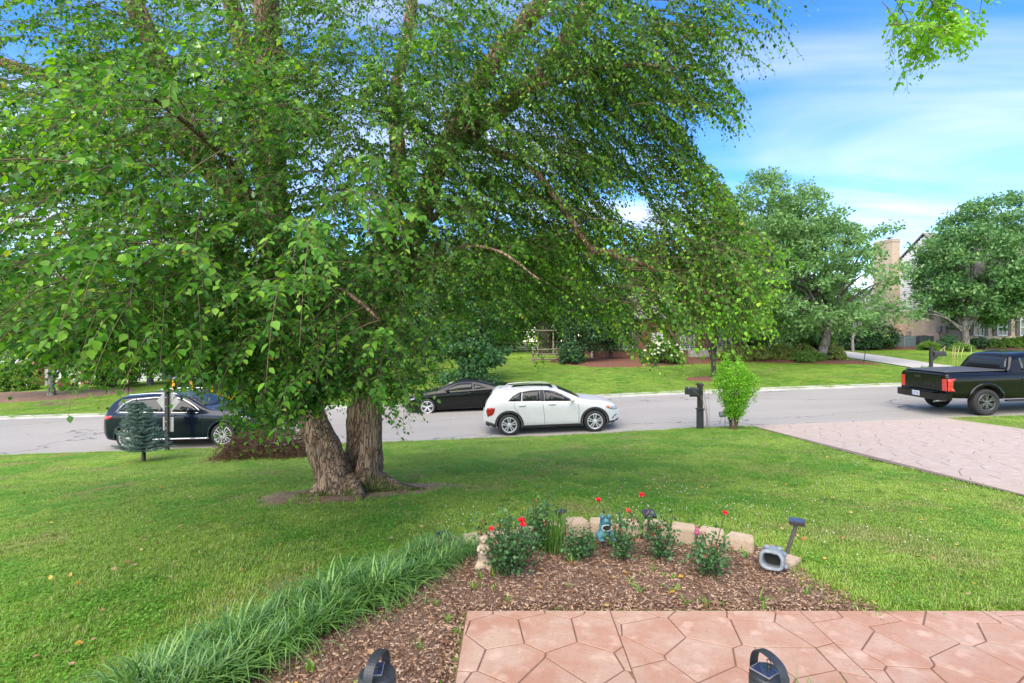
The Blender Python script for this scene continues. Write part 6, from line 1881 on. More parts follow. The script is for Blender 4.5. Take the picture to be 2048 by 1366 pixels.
def pale_house():
    x0, y0 = -45.0, 41.0; base = -2.0
    t = thing('pale_sided_house', 'white-sided house with red brick piers and garage seen under the far-left trees', 'house', (x0, y0, base))
    w = MB(); w.box((8.5, 4, 1.6), (17, 8, 3.4)); w.build('wall', M_siding, t)
    for k in range(16):
        b = MB(); b.box((8.5, -.02, .15 + k * .2), (17, .05, .18), bev=.012); b.build('siding_board', M_siding, t)
    r = MB(); r.add([(-.6, -.8, 3.3), (17.6, -.8, 3.3), (17.6, 4, 6.4), (-.6, 4, 6.4), (17.6, 8.8, 3.3), (-.6, 8.8, 3.3)], [(0, 1, 2, 3), (3, 2, 4, 5), (0, 3, 5), (1, 4, 2), (0, 5, 4, 1)]); r.build('roof', M_shingle, t)
    M_or = brickmat('orange_brick', (.42, .16, .075), (.34, .12, .06), (.4, .3, .24), 3.2)
    for xx in (7.3, 11.3, 12.4, 13.5):
        p = MB(); p.box((xx, -.35, 1.3), (.62, .62, 2.7)); p.build('brick_pier', M_or, t)
    for xx in (4.2, 9.2):
        g_ = MB(); g_.box((xx, -.08, 1.2), (2.7, .06, 2.3), bev=.01); gd = g_.build('garage_door', M_trim, t)
        for k in range(4):
            q = MB(); q.box((xx, -.115, .32 + k * .56), (2.5, .02, .46), bev=.008); q.build('door_panel', M_trim, gd)
pale_house()
for i, (pxx, d, sz, col, lb, nm) in enumerate(((131, 34.5, .75, (.55, .03, .14), 'magenta flowering plant before the pale house', 'flowering_plant'), (8, 36, .6, (.7, .12, .03), 'orange-red flowering plant at the picture edge before the pale house', 'flowering_plant'))):
    t = shrub(nm, lb, gp(pxx, d, .05), (sz, .5, sz * .9), M_leaf_mid, n=26, per=30, size=.1, clump_r=.2, seed=130 + i, cat='flowering plant')
    r_ = np.random.default_rng(i); cl = np.stack([r_.normal(0, sz * .45, 30), r_.normal(-.15, .2, 30), r_.uniform(.3, .95, 30) * sz, np.full(30, .14)], 1)
    V, F = leaf_cloud(cl, 14, .10, 1); obj('blossoms', mesh_np('blossoms', V, F), leafmat('blossom', [col, tuple(min(1, k * 1.3) for k in col)], trans=.3), t)

# ------------------------------------------------------------------ split-rail fence and arbour
M_wood = mat('weathered_wood', (.27, .22, .16), (.19, .155, .12), rough=.9, scale=5, stretch=(1, 1, 6), bump=.4, bscale=30)
def rail_fence(label, pts, nr=3, h=1.15):
    t = thing('rail_fence', label, 'fence', G(*pts[0]))
    o = Vector(t.location)
    for i, (x, y) in enumerate(pts):
        p = MB(); z = gz(x, y); p.box((x - o.x, y - o.y, z - o.z + h / 2 - .05), (.15, .13, h + .1), bev=.015); p.build('post', M_wood, t)
        if i:
            a, b = pts[i - 1], (x, y)
            for k in range(nr):
                za, zb = gz(*a) - o.z + .25 + k * .36, z - o.z + .25 + k * .36
                r = MB(); r.tube([(a[0] - o.x, a[1] - o.y - .075, za + .03 * math.sin(i + k)), ((a[0] + x) / 2 - o.x, (a[1] + y) / 2 - o.y - .075, (za + zb) / 2), (x - o.x, y - o.y - .075, zb)], .062, 5); r.build('rail', M_wood, t)
rail_fence('three-rail wooden fence running to the corner of the house bed', [(1.55, 38.0), (3.35, 38.2), (5.2, 39.4)])
rail_fence('more distant wooden rail fence beyond the corner post', [(-1.5, 52), (1.5, 51.5), (4.5, 51), (7.5, 50.5), (10, 50)])
t = thing('garden_arbour', 'small wooden arbour behind the rail fence under dark trees', 'arbour', G(3.0, 46))
for x in (-.7, .7):
    p = MB(); p.box((x, 0, 1.1), (.12, .12, 2.2)); p.build('post', M_wood, t)
p = MB(); p.box((0, 0, 2.22), (2.0, .5, .10)); p.build('top', M_wood, t)
b = gp(1091, 48); make_tree('shade_tree', 'dark-trunked shade tree behind the wooden arbour', b, 9, (0, 0, 6.2), (4.2, 3.4, 3.8), .62, M_leaf_mid, M_bark_dark, nclump=200, per=70, size=.22, clump_r=.8, seed=141, shell=.3)

# ------------------------------------------------------------------ street furniture
M_post = mat('dark_paint', (.018, .020, .019), (.03, .032, .03), rough=.55, scale=20, bump=.15)
def near_mailbox():
    t = thing('mailbox', 'dark post-mounted mailbox at the kerb beside the bright green shrub', 'mailbox', gp(1400, 15.6))
    p = MB(); p.box((0, 0, .66), (.135, .135, 1.36), bev=.008); p.box((0, 0, .30), (.17, .17, .62), bev=.012); p.box((0, 0, .63), (.215, .215, .04), bev=.01); p.build('post', M_post, t)
    c = MB(); c.box((0, 0, 1.36), (.20, .20, .03), bev=.006); c.box((0, 0, 1.39), (.165, .165, .04), bev=.012); c.build('post_cap', M_post, t)
    for s in (-1, 1):
        q = MB(); q.box((0, s * .068 - 0, 1.0), (.09, .012, .5), bev=.004); q.build('post_panel', M_post, t)
    n = 10; prof = [(-.10, 0), (.10, 0), (.10, .13)] + [(.10 * math.cos(R(a)), .13 + .10 * math.sin(R(a))) for a in range(18, 180, 18)] + [(-.10, .13)]
    b = MB(); Mx = Matrix.Translation((-.21, 0, 1.06)) @ Matrix.Rotation(R(28), 4, 'Z') @ Matrix(((1, 0, 0, 0), (0, 0, 1, 0), (0, 1, 0, 0), (0, 0, 0, 1)))
    b.prism(prof, -.26, .24, Mx); box_ = b.build('box', M_post, t)
    d = MB(); prof2 = [(x * 1.06, z * 1.04 - .004) for x, z in prof]; d.prism(prof2, -.285, -.26, Mx); dd = d.build('door', M_post, box_)
    k = MB(); k.box((0, 0, 0), (.03, .025, .03), Matrix.Translation((-.21, 0, 1.24)) @ Matrix.Rotation(R(28), 4, 'Z') @ Matrix.Translation((0, -.29, -.02))); k.build('handle', M_chrome, dd)
    f = MB(); f.box((-.36, -.05, 1.28), (.012, .09, .035)); f.build('flag', mat('flag_tan', (.5, .42, .25), (.4, .35, .2)), t)
    a = MB(); a.box((-.16, 0, 1.03), (.30, .07, .05), bev=.006); a.build('bracket', M_post, t)
near_mailbox()
def far_mailbox():
    t = thing('mailbox', 'black mailbox across the street above flowers beside the concrete drive', 'mailbox', gp(1862, 24.4))
    p = MB(); p.box((0, 0, .8), (.12, .12, 1.62), bev=.01); p.add([(.06, -.05, .95), (.06, .05, .95), (.34, .05, 1.15), (.34, -.05, 1.15), (.06, -.05, 1.15), (.06, .05, 1.15)], [(0, 3, 4), (1, 5, 2), (0, 1, 2, 3)]); p.build('post', M_post, t)
    prof = [(-.12, 0), (.12, 0), (.12, .14)] + [(.12 * math.cos(R(a)), .14 + .10 * math.sin(R(a))) for a in range(20, 180, 20)] + [(-.12, .14)]
    b = MB(); b.prism(prof, .08, .64, Matrix.Translation((0, 0, 1.16)) @ Matrix(((0, 0, 1, 0), (1, 0, 0, 0), (0, 1, 0, 0), (0, 0, 0, 1)))); b.build('box', M_post, t)
far_mailbox()
shrub('mailbox_flowers', 'bright low flowers growing round the far black mailbox', gp(1846, 24.3, .02), (.75, .5, .62), M_leaf_light, n=50, per=36, size=.07, clump_r=.14, seed=151, cat='plant')
t = thing('plume_grass', 'thin pale grass plumes standing beside the far mailbox', 'ornamental grass', gp(1885, 24.6)); g_ = Geo(); r_ = np.random.default_rng(3)
for k in range(7):
    x = r_.uniform(-.2, 1.3); limb(g_, [(x, 0, -.02, .008), (x + .05, 0, .9, .006), (x + r_.normal(.1, .08), 0, 1.25, .022), (x + r_.normal(.18, .1), 0, 1.6, .008)], 4, 4)
obj('plumes', g_.mesh('plumes'), mat('straw', (.50, .42, .20), (.4, .33, .15)), t)
t = thing('garden_hook', 'thin black garden hook standing at the edge of the oak bed by the drive', 'garden hook', gp(1727, 33.0)); m_ = MB(); m_.tube([(0, 0, -.1), (.08, 0, .55), (.16, 0, 1.08), (.30, 0, 1.12), (.42, 0, 1.02)], .022, 5); m_.build('rod', M_post, t)
# sign seen from behind
def road_sign():
    t = thing('road_sign', 'back of a grey diamond road sign on a dark post beside the spruce', 'sign', gp(334, 15.55))
    p = MB(); p.box((0, 0, .95), (.105, .09, 2.0), bev=.008); p.build('post', mat('dark_wood_post', (.03, .026, .024), (.05, .045, .04), rough=.8, scale=9, stretch=(1, 1, .2), bump=.4), t)
    M_back = mat('bare_aluminium', (.40, .40, .39), (.33, .33, .325), rough=.5, metal=.3, scale=4)
    h = .44
    d = MB(); d.prism([(0, -h), (h, 0), (0, h), (-h, 0)], -.006, .006, Matrix.Translation((0, .06, 1.52)) @ Matrix.Rotation(R(-14), 4, 'Z') @ Matrix(((1, 0, 0, 0), (0, 0, 1, 0), (0, 1, 0, 0), (0, 0, 0, 1)))); d.build('diamond_plate', M_back, t, bevel=.0)
    q = MB(); q.box((0, 0, 0), (.40, .012, .44), Matrix.Translation((0, .06, .82)) @ Matrix.Rotation(R(-14), 4, 'Z'), bev=.004); q.build('small_plate', M_back, t)
    for z in (1.65, 1.38, .92, .72):
        b = MB(); b.cyl((0, -.055, z), (0, -.045, z), .014, n=8); b.build('bolt', M_alloy, t)
road_sign()
# little metal watering can on a stake
t = thing('watering_can_stake', 'small grey metal can ornament on a thin stake by the green shrub', 'garden ornament', gp(1446, 15.35))
M_galv = mat('galvanised', (.34, .35, .36), (.26, .27, .28), rough=.4, metal=.6, scale=9)
m_ = MB(); m_.cyl((.06, 0, -.05), (.06, 0, .62), .008, n=6); m_.build('stake', M_post, t)
m_ = MB(); m_.cyl((-.10, 0, .45), (.06, .0, .47), .085, .08, n=18); m_.cyl((-.102, 0, .45), (-.10, 0, .45), .05, n=18); m_.build('can', M_galv, t, smooth=False)
m_ = MB(); m_.tube([(-.06, -.02, .37), (-.07, -.02, .30), (-.09, -.02, .24)], .008, 6); m_.cyl((-.10, -.02, .24), (-.085, -.02, .215), .02, .03, n=10); m_.build('spout', M_galv, t)

# ------------------------------------------------------------------ flower bed
M_block = mat('retaining_block', (.47, .37, .265), (.40, .31, .215), rough=.95, scale=14, bump=.6, bscale=60, bdist=.01)
wall_pts = crom([(2.33, 4.86), (2.10, 5.02), (1.84, 5.17), (1.55, 5.28), (1.25, 5.34), (.95, 5.36), (.64, 5.34), (.33, 5.28), (.0, 5.2), (-.3, 5.1), (-.6, 4.97), (-.86, 4.8)], 10)
s_ = np.concatenate([[0], np.cumsum(np.linalg.norm(np.diff(wall_pts, axis=0), axis=1))])
wall = thing('block_edging', 'curved row of tan concrete edging blocks behind the roses', 'edging', (.8, 5.3, 0))
k_ = 0; s0 = .02
r_ = np.random.default_rng(17)
while s0 < s_[-1] - .2:
    wl_ = .262
    pm = np.array([np.interp(s0 + wl_ / 2, s_, wall_pts[:, i]) for i in (0, 1)]); pa = np.array([np.interp(s0 + wl_ / 2 + .05, s_, wall_pts[:, i]) for i in (0, 1)])
    a = math.atan2(*(pa - pm)[::-1]) + r_.normal(0, .05)
    sink = 0 if k_ < 8 else .05
    h = .145
    b = MB(); Mx = Matrix.Translation((pm[0] - .8, pm[1] - 5.3, -.02 - sink + r_.uniform(-.006, .012))) @ Matrix.Rotation(a, 4, 'Z')
    # front face towards the bed (+y of the block's own frame), narrower at the back
    b.prism([(-.125, .085), (-.125, .04), (-.10, -.095), (.10, -.095), (.125, .04), (.125, .085), (.07, .105), (-.07, .105)], 0, h, Mx)
    b.build('block', M_block, wall, bevel=.008)
    s0 += wl_ + (.03 if k_ == 3 else .006); k_ += 1
# one last sunken block at the open end
b = MB(); b.prism([(-.12, -.09), (.12, -.09), (.10, .09), (-.10, .09)], -.05, .055, Matrix.Translation((2.46 - .8, 4.60 - 5.3, 0)) @ Matrix.Rotation(.7, 4, 'Z')); b.build('block', M_block, wall, bevel=.008)

# mulch chips
def chips(n, region, zf, size, seed):
    r_ = np.random.default_rng(seed)
    lo, hi = np.min(region, 0), np.max(region, 0)
    p = np.stack([r_.uniform(lo[0], hi[0], n * 3), r_.uniform(lo[1], hi[1], n * 3)], 1)
    p = p[inpoly(p, region)][:n]
    pos = np.column_stack([p, zf(p[:, 0], p[:, 1]) + r_.uniform(.0, .022, len(p))])
    a = r_.uniform(0, 6.28, len(p)); al = unit(np.stack([np.cos(a), np.sin(a), r_.normal(0, .22, len(p))], 1)); nr = unit(np.array([0, 0, 1.]) + r_.normal(0, .35, (len(p), 3)))
    s, al, nr = basis(al, nr)
    sc = np.stack([size * r_.uniform(.18, .5, len(p)), size * r_.uniform(.5, 1.5, len(p)), np.full(len(p), size * .16)], 1)
    return scatter([(-.5, -.5, 0), (.5, -.4, 0), (.4, .5, 0), (-.4, .45, 0), (-.45, -.45, 1), (.45, -.35, 1), (.35, .45, 1), (-.35, .4, 1)], [(4, 5, 6, 7), (0, 1, 5, 4), (1, 2, 6, 5), (2, 3, 7, 6), (3, 0, 4, 7)], pos, s, al, nr, sc)
M_chip = leafmat('mulch_chip', [(.055, .028, .017), (.12, .066, .042), (.19, .118, .08), (.28, .19, .135), (.36, .27, .19)], trans=.0, gloss=.1, pos=[0, .3, .65, .9, 1], gain=1.35)
V, F = chips(26000, np.array(BED), lambda x, y: ground_z(x, y) + .012, .030, 9)
tag(obj('mulch_chips', mesh_np('mulch_chips', V, F), M_chip), 'shredded brown bark mulch covering the rose bed', 'mulch', kind='stuff')
# fallen leaves on lawn and bed
def litter(n, f, seed):
    r_ = np.random.default_rng(seed); p = f(r_, n)
    pos = np.column_stack([p, ground_z(p[:, 0], p[:, 1]) + r_.uniform(.03, .055, len(p))])
    al = unit(np.column_stack([r_.normal(0, 1, (len(p), 2)), r_.normal(0, .25, len(p))])); nr = unit(np.array([0, 0, 1.]) + r_.normal(0, .35, (len(p), 3)))
    s, al, nr = basis(al, nr); sc = r_.uniform(.03, .06, len(p))
    return scatter(LEAF_V, LEAF_F, pos, s, al, nr, sc)
def lawn_spread(r_, n):
    y = r_.uniform(2.6, 11, n * 2); x = r_.uniform(-1.1, .9, n * 2) * y
    q = np.stack([x, y], 1); k = ~rej_near(x, y) | inpoly(q, BED); return q[k][:n]
V, F = litter(480, lawn_spread, 4)
M_fallen = leafmat('fallen_leaf', [(.22, .10, .045), (.36, .22, .12), (.45, .33, .20), (.55, .36, .05), (.34, .13, .05)], trans=.2, gain=1.1)
tag(obj('fallen_leaves', mesh_np('fallen_leaves', V, F), M_fallen), 'scattered brown and yellow fallen birch leaves on lawn and mulch', 'leaves', kind='stuff')
# white clover heads on the sunny part of the lawn
def clover_spread(r_, n):
    y = r_.uniform(4.5, 15.5, n * 3); x = r_.uniform(-.15, .95, n * 3) * y
    k = ~rej_near(x, y) & (np.sin(x * 1.1 + y * .7) + np.sin(y * 1.3 - x * .5) + r_.normal(0, .8, n * 3) > -.2); return np.stack([x, y], 1)[k][:n]
r_ = np.random.default_rng(2); p = clover_spread(r_, 600); n = len(p)
pos = np.column_stack([p, ground_z(p[:, 0], p[:, 1]) + r_.uniform(.045, .065, n)])
ov = np.array([(1, 0, 0), (-1, 0, 0), (0, 1, 0), (0, -1, 0), (0, 0, 1), (0, 0, -1)], float); of = [(0, 2, 4), (2, 1, 4), (1, 3, 4), (3, 0, 4), (2, 0, 5), (1, 2, 5), (3, 1, 5), (0, 3, 5)]
I3 = np.repeat(np.eye(3)[None], n, 0)
V, F = scatter(ov, of, pos, I3[:, 0], I3[:, 1], I3[:, 2], r_.uniform(.006, .011, n))
tag(obj('clover_flowers', mesh_np('clover_flowers', V, F), mat('clover_white', (.62, .62, .55), (.5, .5, .42), rough=.8)), 'tiny white clover heads dotting the lawn', 'clover', kind='stuff')

# weeds in the mulch
def strap_clump(r_, n, h, w, spread, lean):
    """n arching strap leaves from one crown: V, F"""
    a = r_.uniform(0, 6.28, n); L_ = h * r_.uniform(.7, 1.25, n); ln = r_.uniform(.25, 1, n) * lean
    K = 6; t = np.linspace(0, 1, K)
    d = np.stack([np.cos(a), np.sin(a), 0 * a], 1); s = np.stack([-np.sin(a), np.cos(a), 0 * a], 1)
    b = r_.normal(0, spread, (n, 3)); b[:, 2] = 0
    hor = (ln * L_)[:, None] * (t ** 1.6)[None]; ver = L_[:, None] * (t[None] * 1.05 - (ln[:, None] * .75) * t[None] ** 2.6)
    c = b[:, None] + d[:, None] * hor[..., None]; c[..., 2] += ver
    ww = (w * r_.uniform(.7, 1.2, n))[:, None] * np.array([.8, 1, 1, .85, .55, .06])[None]
    lft = c - s[:, None] * ww[..., None]; rgt = c + s[:, None] * ww[..., None]; mid_ = c.copy(); mid_[..., 2] -= ww * .45
    V = np.stack([lft, mid_, rgt], 2).reshape(-1, 3)
    i = np.arange(K - 1); base = (np.arange(n) * K * 3)[:, None]
    F = np.concatenate([np.stack([base + i * 3 + q, base + i * 3 + q + 1, base + (i + 1) * 3 + q + 1, base + (i + 1) * 3 + q], -1).reshape(-1, 4) for q in (0, 1)])
    return V, F
M_strap = leafmat('strap_leaf', [(.035, .10, .018), (.06, .15, .026), (.09, .20, .035), (.17, .29, .06)], trans=.3, gloss=.7, rough=.4, gain=1.6)
M_weed = leafmat('weed_leaf', [(.08, .18, .02), (.13, .26, .035), (.18, .30, .05)], trans=.45)
g_ = Geo(); r_ = np.random.default_rng(23); k_ = 0
while k_ < 75:
    x, y = r_.uniform(-2.2, 2.7), r_.uniform(2.4, 5.1)
    if not inpoly(np.array([x, y]), BED): continue
    V, F = strap_clump(r_, int(r_.integers(4, 9)), r_.uniform(.04, .12), .0045, .008, 1.0); g_.add(V + np.array([x, y, .02]), F); k_ += 1
for _ in range(14):
    V, F = strap_clump(r_, 8, r_.uniform(.12, .22), .004, .03, .9); g_.add(V + np.array([r_.uniform(1.55, 2.05), r_.uniform(2.5, 2.8), .03]), F)
o = obj('weeds', g_.mesh('weeds'), M_weed); tag(o, 'small green weeds and grass sprouts coming up through the mulch', 'weeds', kind='stuff')
# lawn grass running over the edges of bed and drive, and round the trunk
g_ = Geo(); r_ = np.random.default_rng(29)
def fringe(pts, n, jit, h):
    P_ = np.array(pts, float); s = np.concatenate([[0], np.cumsum(np.linalg.norm(np.diff(P_, axis=0), axis=1))])
    for t in r_.uniform(0, s[-1], n):
        x, y = np.interp(t, s, P_[:, 0]) + r_.normal(0, jit), np.interp(t, s, P_[:, 1]) + r_.normal(0, jit)
        V, Q_, T_ = blades(10, .035, h * .4, h * r_.uniform(.7, 1.2), .0032, 1.1, r_); b0 = g_.n; V = V + np.array([x, y, gz(x, y) - .005])
        g_.V.append(V); g_.F.setdefault(4, []).append(Q_ + b0); g_.F.setdefault(3, []).append(T_ + b0); g_.n += len(V)
fringe([(6.94, 5.0), (6.94, 10), (7.3, 15.8)], 420, .035, .08)
fringe([(13.1, 11), (13.1, 14.2), (13.5, 15.85)], 160, .05, .09)
fringe([(-16, Y_NEAR - .05), (7.1, Y_NEAR - .05)], 1000, .03, .085)
fringe([(13.6, Y_NEAR - .05), (17, Y_NEAR - .05)], 200, .03, .085)
fringe([(2.72, 3.86), (2.58, 4.2), (2.6, 4.7)], 160, .10, .08)
fringe([(2.8, 3.85), (6.9, 3.85)], 420, .04, .08)
fringe([(2.45, 5.15), (1.5, 5.5), (.95, 5.53), (-.1, 5.36), (-.55, 5.2)], 260, .04, .085)
fringe([tuple(p) for p in RING], 620, .26, .08)
fringe([(-3.2, 7.5), (-2.9, 7.4)], 10, .06, .2)
tag(obj('edge_grass', g_.mesh('edge_grass'), M_turf), 'longer grass fringing the street, driveway, bed and trunk', 'grass', kind='stuff')

# liriope border
protos = []
for k in range(5):
    r_ = np.random.default_rng(200 + k); V, F = strap_clump(r_, 130, .33, .0055, .05, 1.15)
    me = mesh_np('strap_leaves', V, F); me.materials.append(M_strap); protos.append(me)
row = crom([(-2.0, 2.72), (-1.85, 2.98), (-1.62, 3.35), (-1.3, 3.75), (-1.02, 4.12), (-.75, 4.5), (-.52, 4.85)], 4)
r_ = np.random.default_rng(31); n_l = 0
for i, p in enumerate(row):
    for off in (-.14, .12):
        x, y = p[0] + off * .8 + r_.normal(0, .025), p[1] - off * .65 + r_.normal(0, .025)
        t = thing('liriope_clump', 'arching strap-leaved green clump in the border row edging the mulch bed', 'plant', (x, y, gz(x, y)), r_.uniform(0, 6.28), group='liriope border clumps')
        o = bpy.data.objects.new('leaves', protos[n_l % 5]); C.objects.link(o); o.parent = t
        s = r_.uniform(.85, 1.12) * (1 if i < len(row) - 8 else .74); t.scale = (s, s, s); n_l += 1

# roses
M_petal = mat('red_petal', (.62, .006, .02), (.78, .02, .05), rough=.55, scale=30)
M_dry = leafmat('dry_rose_head', [(.22, .07, .04), (.30, .14, .08), (.18, .03, .03)], trans=.2)
def bloom_mesh(seed, r=.032):
    r_ = np.random.default_rng(seed); g2 = Geo()
    n = 46
    d = unit(r_.normal(size=(n, 3))); d[:, 2] = np.abs(d[:, 2]) * .9 - .12; d = unit(d)
    s, a, k = basis(unit(d * .3 + rnd_dir(n)), d)
    V, F = scatter([(-.5, -.1, 0), (.5, -.1, 0), (.62, .55, .15), (0, .9, .22), (-.62, .55, .15)], [(0, 1, 2, 4)], d * r * .62, s, a, k, np.full(n, r * .8)); g2.add(V, F)
    V, F = scatter([(-.5, -.1, 0), (.5, -.1, 0), (.62, .55, .15), (0, .9, .22), (-.62, .55, .15)], [(4, 2, 3)], d * r * .62, s, a, k, np.full(n, r * .8)); g2.add(V, F)
    me = g2.mesh('bloom'); me.materials.append(M_petal); return me
blooms = [bloom_mesh(k) for k in range(3)]
def rose(label, x, y, h, w, nst, seed, flowers, dense=1.0, dry=True):
    t = thing('rose_bush', label, 'rose bush', (x, y, gz(x, y) + .01), group='rose bushes in the mulch bed')
    r_ = np.random.default_rng(seed); g2 = Geo(); lv = []; tips = []
    for k in range(nst):
        a = r_.uniform(0, 6.28); rr = w * r_.uniform(.25, 1); hh = h * r_.uniform(.45, 1.0) * (1 - .25 * rr / w)
        A = limb(g2, [(.02 * math.cos(a), .02 * math.sin(a), -.02, .006), (rr * .4 * math.cos(a), rr * .4 * math.sin(a), hh * .4, .0045), (rr * .8 * math.cos(a + .2), rr * .8 * math.sin(a + .2), hh * .75, .0035), (rr * math.cos(a + .3), rr * math.sin(a + .3), hh, .002)], 5, 5)
        tips.append(A[-1, :3])
        for p in A[2:]:
            for _ in range(int(2 * dense + r_.random())): lv.append(np.append(p[:3] + r_.normal(0, .045, 3), .07))
    for (fx_, fy_, fz_) in flowers:
        e = np.array([fx_ - x, fy_ - y, fz_ - gz(x, y)])
        limb(g2, [(0, 0, 0, .005), tuple(e * np.array([.4, .4, .55])) + (.0035,), tuple(e) + (.002,)], 5, 6)
        for q in (.5, .65, .8): lv.append(np.append(e * np.array([q * .9, q * .9, q]), .04))
        o = bpy.data.objects.new('bloom', blooms[r_.integers(0, 3)]); C.objects.link(o); o.parent = t; o.location = tuple(e); o.rotation_euler = (r_.normal(.4, .3), r_.normal(0, .4), r_.uniform(0, 6)); s = r_.uniform(.6, .85); o.scale = (s, s, s)
    obj('stems', g2.mesh('stems'), mat('rose_stem', (.06, .09, .03), (.10, .06, .04), scale=10) if 'rose_stem' not in MATS else MATS['rose_stem'], t)
    lv = np.array(lv); lv = lv[lv[:, 2] > .03]
    c = np.repeat(lv, 2, 0); n = len(c); pos = c[:, :3] + rnd_dir(n) * c[:, 3:4] * rng.random((n, 1)); pos[:, 2] = np.maximum(pos[:, 2], .015)
    al = unit(rnd_dir(n) + np.array([0, 0, -.2])); nr = unit(np.array([0, 0, 1.]) + rng.normal(0, .5, (n, 3))); s, al, nr = basis(al, nr)
    V, F = scatter(LEAF_V, LEAF_F, pos, s, al, nr, rng.uniform(.024, .042, n)); obj('leaves', mesh_np('leaves', V, F), M_rose_leaf, t)
    if dry:
        tp_ = np.array(tips)[r_.choice(len(tips), min(4, len(tips)), replace=False)]
        V, F = leaf_cloud(np.hstack([tp_, np.full((len(tp_), 1), .028)]), 12, .016, 1); obj('dry_heads', mesh_np('dry_heads', V, F), M_dry, t)['kind'] = 'stuff'
def F3(px_, py_, d): return tuple(P(px_, py_, d))
rose('largest rose bush with three red blooms beside the pale statue', -.03, 4.36, .60, .27, 20, 301, [F3(1046, 1052, 4.32), F3(1043, 1043, 4.40), F3(983, 1060, 4.35)], 1.2)
rose('low leafy rose bush without blooms beside the grassy clump', .62, 4.70, .34, .17, 12, 302, [], 1.0, False)
rose('rose bush with a single red bloom in front of the frog figure', 1.01, 4.66, .50, .165, 11, 303, [F3(1196, 1002, 4.75)], .9)
rose('tall thin rose bush with a red bloom by the middle solar light', 1.38, 4.70, .54, .16, 11, 304, [F3(1284, 992, 4.8), F3(1257, 1024, 4.7)], .9)
rose('rose bush with one red bloom nearest the hollow stone figure', 1.69, 4.32, .46, .20, 12, 305, [F3(1450, 1028, 4.35)], .9)
rose('spent rose bush with dry brown heads behind the grassy clump', .25, 4.95, .66, .22, 14, 306, [], .9)
# grassy clump with yellowing blades
t = thing('daylily_clump', 'grassy green clump with yellowing blades between the rose bushes', 'plant', (.40, 4.86, .01)); V, F = strap_clump(np.random.default_rng(41), 90, .42, .005, .05, .55)
obj('leaves', mesh_np('leaves', V, F), leafmat('daylily_leaf', [(.05, .13, .02), (.08, .18, .03), (.12, .21, .04), (.40, .30, .05)], trans=.4, pos=[0, .5, .92, .97]), t)

# solar stake lights
M_cap = mat('bronze_plastic', (.055, .045, .042), (.07, .06, .055), rough=.5, scale=20)
M_solar = mat('solar_cell', (.02, .03, .075), (.035, .05, .11), rough=.08, coat=.8, scale=30)
M_grey_rim = mat('grey_rim', (.26, .26, .27), (.22, .22, .23), rough=.4, scale=20)
def stake_light(label, foot, head, yaw, tilt, w=.115):
    t = thing('solar_stake_light', label, 'garden light', tuple(foot), group='solar stake lights in the bed')
    foot, head = Vector(foot), Vector(head); d = head - foot
    m_ = MB(); q = d.to_track_quat('Z', 'Y').to_matrix().to_4x4(); m_.box((0, 0, d.length / 2 - .03), (.032, .022, d.length + .06), q, bev=.004); m_.build('stake', M_cap, t)
    Mx = Matrix.Translation(d) @ Matrix.Rotation(yaw, 4, 'Z') @ Matrix.Rotation(tilt, 4, 'X')
    h = MB(); h.add([(-w * .5, -.045, -.018), (w * .5, -.045, -.018), (w * .5, .045, -.018), (-w * .5, .045, -.018), (-w * .54, -.05, .018), (w * .54, -.05, .018), (w * .54, .05, .018), (-w * .54, .05, .018)], [(0, 3, 2, 1), (4, 5, 6, 7), (0, 1, 5, 4), (1, 2, 6, 5), (2, 3, 7, 6), (3, 0, 4, 7)], Mx); h.build('head', M_cap, t)
    s = MB(); s.box((0, 0, .0195), (w * .92, .08, .003), Mx); s.build('solar_panel', M_solar, t)
stake_light('solar light leaning on its stake beside the hollow stone figure', P(1571, 1114, 4.72), P(1594, 1044, 4.80), R(-32), R(8), .125)
stake_light('solar light upright on its stake among the middle roses', P(1296, 1072, 5.15), P(1298, 1028, 5.15), R(6), R(24), .115)
stake_light('solar light rising from the end of the liriope row', (-.69, 5.1, .0), P(886, 1072, 5.06), R(24), R(22), .12)
stake_light('pale solar light half hidden behind the grassy clump', P(1120, 1085, 5.3), P(1120, 1024, 5.3), R(40), R(-4), .11)

# ---------- garden figures
def blob(name, items, mats_, parent, res=.012, M=None, bumps=.0):
    """one continuous figure grown from overlapping metaballs"""
    mbd = bpy.data.metaballs.new(name); mbd.resolution = res; mbd.threshold = .4
    ob = bpy.data.objects.new(name + '_tmp', mbd); C.objects.link(ob)
    for (c, r, s) in items:
        e = mbd.elements.new(); e.type = 'ELLIPSOID'; e.co = c; e.radius = r * 1.42; e.size_x, e.size_y, e.size_z = s
    bpy.context.view_layer.update()
    me = bpy.data.meshes.new_from_object(ob.evaluated_get(bpy.context.evaluated_depsgraph_get()))
    bpy.data.objects.remove(ob, do_unlink=True)
    if bumps:
        for v_ in me.vertices: v_.co += v_.normal * mnoise.noise(v_.co * 40) * bumps
    if M is not None: me.transform(M)
    me.name = name
    return obj(name, me, mats_, parent, smooth=True)
M_frog = mat('blue_glaze', (.075, .24, .30), (.045, .15, .20), rough=.45, scale=18, bump=.4)
M_statue = mat('weathered_cream_stone', (.58, .50, .38), (.34, .25, .16), rough=.9, scale=20, bump=.6, bscale=80, bdist=.01)
M_cavity_shade = mat('painted_cavity_shade', (.02, .02, .018), (.03, .03, .025), rough=.9)  # near-black colour standing in for the shade inside openings
M_lead = mat('grey_resin', (.17, .20, .23), (.26, .29, .32), rough=.6, scale=22, bump=.5, bscale=60, bdist=.01)
